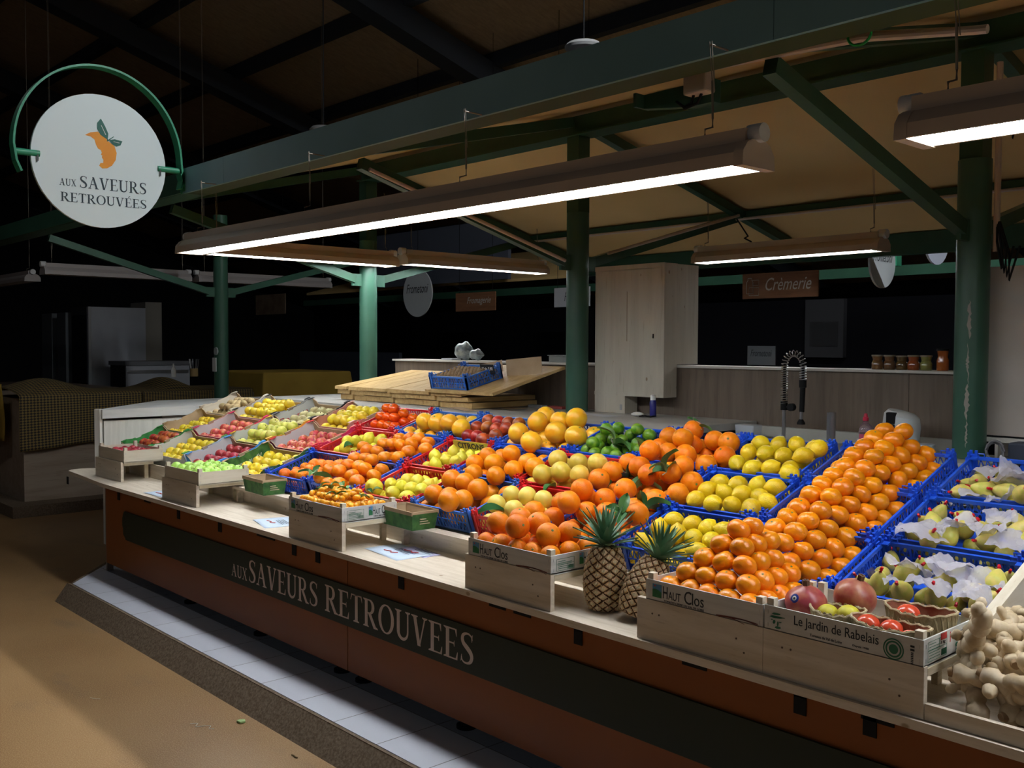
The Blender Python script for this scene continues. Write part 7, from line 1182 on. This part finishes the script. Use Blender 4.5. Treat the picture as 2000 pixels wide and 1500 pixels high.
MB().tube([(-2.55, 3.34, 2.861), (-2.56, 3.34, 2.83), (-2.60, 3.34, 2.82), (-2.64, 3.34, 2.85)], .006, 8).tube([(-2.51, 3.34, 2.861), (-2.53, 3.34, 2.825), (-2.60, 3.34, 2.812)], .006, 8).build('cable_tail', BLACK, o)
o = MB().prism([(-2.86, 2.865), (-2.86, 2.925), (-2.48, 2.925), (-2.48, 2.83), (-2.6, 2.83)], 3.385, 3.43, ax=1).box((-2.87, 3.33, 2.865), (-2.855, 3.43, 2.925)).build('bracket_plate', GREEN_D, smooth=False); tag(o, 'dark green tapered bracket plate behind the junction box', 'bracket')
o = MB().tube([(-1.79 + .045 * math.cos(k / 20 * 6.28), 3.30 - .004, 2.93 + .04 * math.sin(k / 20 * 6.28)) for k in range(20)], .005, 6, closed=True).build('tape_ring', mat('bright_green_tape', (.01, .36, .07), .3)); tag(o, 'bright green tape ring hanging on the conduit', 'tape')
for i, (x, z0) in enumerate(((-2.02, 3.05), (-2.02, 2.35))):
    b = MB()
    for k in range(4): b.tube([(x - .02 + .004 * k, 5.165, z0 + .1), (x + .02 * k - .01, 5.14, z0 - .02 * k), (x + .012 * k + .02, 5.13, z0 - .14 - .02 * k), (x + .03 * k + .01, 5.14, z0 - .03)], .006, 6)
    o = b.build('cable_bundle', BLACK); tag(o, 'black cable bundle on the thick column, ' + ('high up beside the conduit' if not i else 'above the right white cabinet'), 'cable')
tube_thing('black_cord', [(-4.95, 7.1, 2.90), (-4.7, 6.9, 2.72), (-4.7, 6.85, 2.70), (-4.6, 6.8, 2.66)], .006, BLACK, 'black cord drooping from the purlin to the short strip lamp', 'cord')
for i, (x, z, lb) in enumerate(((-5.24, 4.08, 'white round smoke detector hanging above the fascia, nearer one'), (-8.96, 4.04, 'white round smoke detector hanging above the fascia, farther one'))):
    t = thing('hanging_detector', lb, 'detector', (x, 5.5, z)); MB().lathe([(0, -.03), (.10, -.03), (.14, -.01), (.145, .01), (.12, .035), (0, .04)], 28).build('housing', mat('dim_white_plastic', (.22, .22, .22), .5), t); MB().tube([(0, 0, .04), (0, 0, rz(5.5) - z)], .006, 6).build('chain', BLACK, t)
# ---------------------------------------------------------------- rear neighbour stall, signs
def board_sign(lb, x0, x1, z0, z1, y, m_, words, wm, shear=.35, wf=.6, hf=.45, x_off=.3):
    t = thing('hanging_sign', lb, 'sign', (x0, y, z0)); W, Hh = x1 - x0, z1 - z0; MB().box((0, 0, 0), (W, .02, Hh)).build('board', m_, t, smooth=False)
    if words: text(words, W * wf, Hh * hf, 'lettering', wm, t, at(FRONT, W * x_off, -.002, Hh * .3), shear=shear)
    for x in (.08 * W, .92 * W): MB().tube([(x, .01, Hh), (x, .01, rz(y) - z0)], .003, 5).build('cord', BLACK, t)
    return t
BRN = wood('brown_sign_board', (.20, .09, .045), (.26, .12, .06), (.12, .05, .03), axis=0, knots=False)
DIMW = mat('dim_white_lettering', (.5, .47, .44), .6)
t = board_sign('brown wooden sign with white script Crèmerie and milk jars', -5.71, -4.88, 2.285, 2.53, 8.3, BRN, 'Crèmerie', mat('white_script', (.62, .58, .54), .6), wf=.60, hf=.50, x_off=.32)
ic = MB()
for pts in ([(.05, .05), (.05, .16), (.065, .18), (.065, .20), (.11, .20), (.11, .18), (.125, .16), (.125, .05)], [(.08, .03), (.08, .11), (.19, .11), (.19, .03)], [(.12, .13), (.12, .18), (.19, .18), (.19, .13)]): ic.tube([(a, -.004, b_) for a, b_ in pts], .0028, 5, closed=True)
ic.build('milk_jar_icon', mat('white_script', (.6, .6, .6), .6), t)
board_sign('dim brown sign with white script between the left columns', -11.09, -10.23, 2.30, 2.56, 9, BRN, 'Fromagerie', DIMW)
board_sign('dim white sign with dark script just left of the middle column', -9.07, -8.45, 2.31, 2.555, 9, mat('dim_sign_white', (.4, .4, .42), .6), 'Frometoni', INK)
board_sign('dim brown picture sign hanging far left', -17.1, -16.0, 2.37, 2.74, 9, mat('faded_brown_board', (.24, .17, .11), .7, (.16, .10, .06), scale=5), None, None)
def round2(lb, c, R_, words, ax='x', two=None):
    t = thing('round_sign', lb, 'sign', c); n = 40; m_ = mat('round_sign_white', (.62, .66, .68), .5)
    P2 = [(R_ * math.cos(2 * math.pi * k / n), R_ * math.sin(2 * math.pi * k / n)) for k in range(n)]
    MB().prism(P2, -.01, .01, ax=0 if ax == 'x' else 1).build('panel', m_, t); M = RIGHT if ax == 'x' else FRONT
    e = .0115
    text(words, R_ * 1.5, R_ * .38, 'lettering', INK, t, (at(M, e, -R_ * .75, 0) if ax == 'x' else at(M, -R_ * .75, -e, 0)), shear=.35)
    MB().tube([(0, 0, R_), (0, 0, rz(c[1]) - c[2])], .004, 6).build('hanger', BLACK, t)
    if two: MB().box((-.02, R_ + .0, -.02), (.02, R_ + .1, .2)).build('bracket', GS, t, smooth=False)
    return t
round2('round white sign with dark script in a bright green bracket right of the creamery sign', (-4.42, 8.62, 2.595), .24, 'Frometoni', 'x', True)
t = thing('round_sign', 'lower edge of a bluish white round sign with serif capitals, near the thick column', 'sign', (-3.92, 8.62, 2.775)); MB().prism([(.235 * math.cos(2 * math.pi * k / 40), .235 * math.sin(2 * math.pi * k / 40)) for k in range(40)], -.01, .01, ax=0).build('panel', mat('bluish_sign_white', (.60, .64, .78), .5), t)
mb, W_ = serif_word('RETROUVÉES'); mb.v = [(a / W_ * .34, b_ * .045, c) for a, b_, c in mb.v]; o = mb.build('lettering', TX, t, smooth=False); o.matrix_local = at(RIGHT, .0112, -.17, -.12); MB().tube([(0, 0, .235), (0, 0, rz(8.62) - 2.775)], .004, 6).build('hanger', BLACK, t)
round2('dim round white sign with dark script hanging between the left columns', (-12.0, 9.0, 2.60), .36, 'Frometoni', 'y')
b = MB().add([(-16, 9.45, 2.72), (0, 9.45, 2.72), (0, 12.5, 3.5), (-16, 12.5, 3.5), (-16, 9.45, 2.76), (0, 9.45, 2.76), (0, 12.5, 3.54), (-16, 12.5, 3.54)], [(0, 1, 2, 3), (4, 7, 6, 5), (0, 4, 5, 1), (1, 5, 6, 2), (2, 6, 7, 3), (3, 7, 4, 0)])
o = b.build('canopy_roof', TAN, smooth=False); tag(o, 'pale canopy roof of the stall behind, above the creamery sign', 'canopy')
o = MB().box((-16, 9.38, 2.52), (0, 9.44, 2.62)).build('fascia_beam', GREEN_D, smooth=False); tag(o, 'green beam of the stall behind, above the creamery sign', 'beam')
lamp('strip_lamp', (-3.1, 11.0, 2.6), (-1.6, 11.0, 2.6), 'lit strip lamp of the stall behind, outside the picture at right', hang=.6, ncab=2)
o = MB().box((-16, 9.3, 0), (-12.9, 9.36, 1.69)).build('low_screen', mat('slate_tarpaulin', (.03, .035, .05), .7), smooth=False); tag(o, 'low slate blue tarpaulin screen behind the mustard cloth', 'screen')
o = MB().box((-16, 9.6, 0), (-3, 9.7, 2.45)).build('dark_backdrop', mat('black_backdrop', (.004, .004, .005), .95, spec=0), smooth=False); tag(o, 'black sheet standing for the dark of the closed stall behind the partition', 'screen')  # plain black sheet gives the unlit depth behind the partition
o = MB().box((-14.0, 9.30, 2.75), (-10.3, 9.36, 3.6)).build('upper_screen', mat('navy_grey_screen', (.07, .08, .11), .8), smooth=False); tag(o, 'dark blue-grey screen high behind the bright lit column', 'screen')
t = thing('picture_frame', 'dim tall grey framed cabinet behind the spring tap', 'frame', (-5.75, 9.0, 1.7)); MB().box((0, .53, 0), (.45, .60, .62)).build('frame', mat('dim_frame', (.022, .022, .024), .8, spec=.05), t, smooth=False); MB().box((.06, .524, .12), (.39, .529, .38)).build('pane', BLACK, t, smooth=False)
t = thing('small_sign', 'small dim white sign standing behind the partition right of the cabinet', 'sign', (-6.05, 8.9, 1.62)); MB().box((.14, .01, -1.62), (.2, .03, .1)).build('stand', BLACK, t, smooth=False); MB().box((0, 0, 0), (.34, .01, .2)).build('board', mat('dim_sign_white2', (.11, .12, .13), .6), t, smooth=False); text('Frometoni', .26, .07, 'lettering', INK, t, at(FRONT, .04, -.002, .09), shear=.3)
# ---------------------------------------------------------------- left neighbour stall
ns = thing('market_stall', 'brown wood-grain stall counter at the far left under patterned cloth', 'stall', (-11.25, 3.2, .12))
P(MB().box((-12.4, 5.151, .121), (-11.27, 5.9, 1.22)), 'counter_end', GREYWOOD, ns, smooth=False)
P(MB().box((-13.5, 3.2, .121), (-11.25, 5.15, 1.22)), 'counter_body', wood('taupe_wood_grain', (.24, .18, .13), (.32, .25, .19), (.13, .09, .06), axis=1, scale=1.2, knots=False), ns, smooth=False)
P(MB().box((-16.5, 3.25, .121), (-13.51, 5.1, 1.22)), 'counter_wing', GREYWOOD, ns, smooth=False)
o = struct('trim_4', MB().box((-18, 3.0, 0), (-10.95, 9, .12)), CONC, 'concrete plinth under the left neighbour stall')
def check_mat():
    m = bpy.data.materials.new('black_gold_pattern_cloth'); m.use_nodes = True; nt = m.node_tree; N = nt.nodes; L = nt.links; b = N['Principled BSDF']; b.inputs['Roughness'].default_value = .85
    g = N.new('ShaderNodeTexCoord'); mp = N.new('ShaderNodeMapping'); mp.inputs['Rotation'].default_value = (.785, 0, 0); L.new(g.outputs['UV'], mp.inputs[0]); mp.inputs['Rotation'].default_value = (0, 0, .785)
    c = N.new('ShaderNodeTexChecker'); c.inputs['Scale'].default_value = 42; c.inputs['Color1'].default_value = (.17, .115, .03, 1); c.inputs['Color2'].default_value = (.018, .014, .012, 1); L.new(mp.outputs[0], c.inputs[0]); L.new(c.outputs[0], b.inputs['Base Color']); return m
CHK = check_mat()
def cloth(nm, fn, nu, nv, m_, lb, us=1, vs=1):
    b = MB().grid(fn, nu, nv); me = b.mesh(nm, m_, ang=70); uv = me.uv_layers.new(name='UVMap')
    for pl in me.polygons:
        for li in pl.loop_indices:
            vi = me.loops[li].vertex_index; uv.data[li].uv = (vi // nv / (nu - 1) * us, (vi % nv) / (nv - 1) * vs)
    o = link(nm, me); q = o.modifiers.new('solid', 'SOLIDIFY'); q.thickness = .004; return tag(o, lb, 'cloth')
def drape(y0, y1, x1, top, hem, bump, back=1.1):
    def f(u, v):
        y = y0 + (y1 - y0) * u; k = v * 2.0
        if k < 1: s_ = k; x = x1 - back * (1 - s_); z = top + bump(y, s_) * math.sin(math.pi * min(1, s_ * 1.05)) ** .8
        else: s_ = k - 1; x = x1 + .012 + .02 * s_ + .02 * math.sin(y * 9 + s_ * 2) * s_; z = top - (top - hem(y)) * s_
        return (x, y, z)
    return f
cloth('patterned_cloth', drape(3.14, 4.45, -11.19, 1.275, lambda y: .66 + .09 * (y - 3.1), lambda y, s_: .17 * math.exp(-((y - 3.55) / .38) ** 2) * (1 - .3 * s_)), 40, 30, CHK, 'black and gold patterned cloth over the left stall, nearer length', 1.3, 1.4)
cloth('patterned_cloth', drape(4.47, 5.85, -11.22, 1.27, lambda y: 1.0, lambda y, s_: .14 * math.exp(-((y - 4.95) / .22) ** 2)), 36, 26, CHK, 'black and gold patterned cloth over the left stall, farther length behind the end counter', 1.4, 1.1)
MUS = mat('mustard_cloth', (.30, .19, .025), .85, (.26, .16, .02), scale=4)
def tent(x0, x1, y0, y1, z0, z1, s_=.05):
    def f(u, v):
        # side ring from bottom up then over the top
        return None
    b = MB(); n = 24; pr = [(x0, y0), (x1, y0), (x1, y1), (x0, y1)]
    b.add([(x0 - s_, y0 - s_, z0), (x1 + s_, y0 - s_, z0), (x1 + s_, y1 + s_, z0), (x0 - s_, y1 + s_, z0), (x0, y0, z1), (x1, y0, z1), (x1, y1, z1), (x0, y1, z1)], [(0, 1, 5, 4), (1, 2, 6, 5), (2, 3, 7, 6), (3, 0, 4, 7), (4, 5, 6, 7)]); return b
o = tent(-12.6, -11.3, 6.05, 7.35, .5, 1.46, .12).build('mustard_cloth', MUS, smooth=False, bev=.02); tag(o, 'mustard cloth covering a display behind the potato box', 'cloth')
o = MB().box((-12.55, 6.1, .121), (-11.35, 7.3, 1.44)).build('covered_counter', GREYWOOD, smooth=False); tag(o, 'counter under the mustard cloth behind the end counter', 'counter')
def mc(u, v): return (-14.2 + 2.62 * u, 3.10 + .03 * math.sin(6 * u * 3 + v * 3) - .03 * v, 1.36 - .62 * v + .02 * math.sin(u * 20))
o = MB().grid(mc, 30, 12).build('mustard_cloth', MUS, solid=.004); tag(o, 'mustard cloth hanging at the left edge of the picture', 'cloth')
# fridge, freezer, panel
SG = mat('dull_steel_panel', (.30, .31, .34), .45, (.34, .35, .38), scale=2)
t = thing('fridge', 'tall steel fridge with a dark glass door and a blue light', 'fridge', (-15.2, 5.95, .121))
P(MB().box((-15.9, 5.25, .121), (-15.2, 6.12, 2.37)), 'body', SG, t, smooth=False); P(MB().box((-15.88, 5.235, .2), (-15.24, 5.249, 2.25)), 'glass_door', mat('dark_glass', (.01, .01, .014), .1), t, smooth=False)
P(MB().box((-15.199, 5.25, .2), (-15.19, 5.29, 2.37)), 'door_edge', STEEL, t, smooth=False); P(MB().tube([(-15.45, 5.249, 2.31), (-15.45, 5.24, 2.31)], .018, 8), 'blue_light', mat('blue_led', (.1, .1, .6), .4, emit=(.05, .05, 1), es=1.2), t)
P(MB().box((-15.905, 5.236, 2.255), (-15.21, 5.249, 2.37)), 'top_strip', mat('black_strip', (.03, .03, .035), .5), t, smooth=False)
o = MB().box((-15.9, 6.16, .121), (-15.3, 6.42, 2.47)).build('tall_panel', mat('beige_panel', (.22, .20, .17), .6), smooth=False); tag(o, 'tall beige panel behind the steel fridge', 'panel')
t = thing('chest_freezer', 'low chest freezer with a steel front right of the fridge', 'freezer', (-14.3, 5.45, .121))
P(MB().box((-14.9, 5.46, .121), (-14.305, 6.44, 1.50)), 'body', BLACK, t, smooth=False); P(MB().box((-14.304, 5.46, .3), (-14.29, 6.42, 1.50)), 'steel_front', SG, t, smooth=False)
P(MB().box((-14.92, 5.44, 1.501), (-14.27, 6.45, 1.56)), 'lid', mat('grey_lid', (.12, .12, .13), .5), t, smooth=False); P(MB().box((-14.289, 5.47, 1.38), (-14.284, 6.40, 1.43)), 'handle_rail', STEEL, t, smooth=False)
o = MB().box((-14.0, 6.05, .121), (-12.65, 6.1, 1.2)).build('wood_board', GREYWOOD, smooth=False); tag(o, 'brown board beside the far left column', 'board')
t = thing('utensil_tin', 'small tin of utensils on the left stall', 'tin', (-12.0, 5.45, 1.42)); MB().lathe([(0, 0), (.05, 0), (.05, .1)], 14).build('tin', mat('brass_tin', (.25, .17, .07), .4), t)
for k in range(6): MB().tube([(.03 * math.cos(k), .03 * math.sin(k), .02), (.06 * math.cos(k), .06 * math.sin(k), .22)], .006, 6).build('utensil', STEEL, t)
t.location.z = 1.405; o = MB().lathe([(0, 0), (.03, 0), (.03, .10), (.01, .13), (.01, .17), (0, .17)], 12).build('white_bottle', WPLAST); o.location = (-12.05, 5.2, 1.40); tag(o, 'small white bottle on the left stall', 'bottle')
for k, (x, w_, lb) in enumerate(((-17.2, .5, 'dim grey cabinet at the left edge, leftmost'), (-16.45, .4, 'dim grey cabinet left of the steel fridge'))):
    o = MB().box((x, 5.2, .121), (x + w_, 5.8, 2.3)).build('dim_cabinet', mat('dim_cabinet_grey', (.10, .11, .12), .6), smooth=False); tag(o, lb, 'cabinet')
# scraps on the floor
o = MB().tube([(-4.46 + .012 * k, 1.99 + .02 * math.sin(k * 1.1) + .006 * k, .004) for k in range(12)], .0016, 5).build('string_scrap', mat('pale_string', (.6, .58, .5), .8)); tag(o, 'pale string scrap on the floor near the kerb', 'string')
o = MB().tube([(-5.14 + .012 * k, 1.76 + .003 * k * k * .4, .004) for k in range(6)], .0016, 5).build('string_scrap', MATS['pale_string']); tag(o, 'short pale string on the floor at left', 'string')
o = MB().prism([(0, 0), (.03, .005), (.035, .03), (.012, .04), (-.004, .02)], .001, .012).build('leaf_scrap', mat('pale_green_scrap', (.35, .5, .22), .7), smooth=False, bev=.003); o.location = (-4.335, 2.165, 0); tag(o, 'pale green vegetable scrap on the floor near the kerb', 'scrap')
o = MB().tube([(-3.82 + .015 * k, 2.17 + .004 * (k % 2), .004) for k in range(4)], .003, 5).build('twig_scrap', STEM); tag(o, 'brown twig scrap on the floor at the bottom', 'twig')

# writing and marks belong to the panel they are painted on
for o in [o for o in col.objects if o.parent and (o.name.startswith('lettering') or o.name.startswith('logo_') or '_icon' in o.name or 'printed_lines' in o.name)]:
    sibs = [q for q in col.objects if q.parent == o.parent and q.name.split('.')[0] in ('panel', 'board', 'card')]
    if len(sibs) == 1 and o.parent.type == 'EMPTY': o.parent = sibs[0]
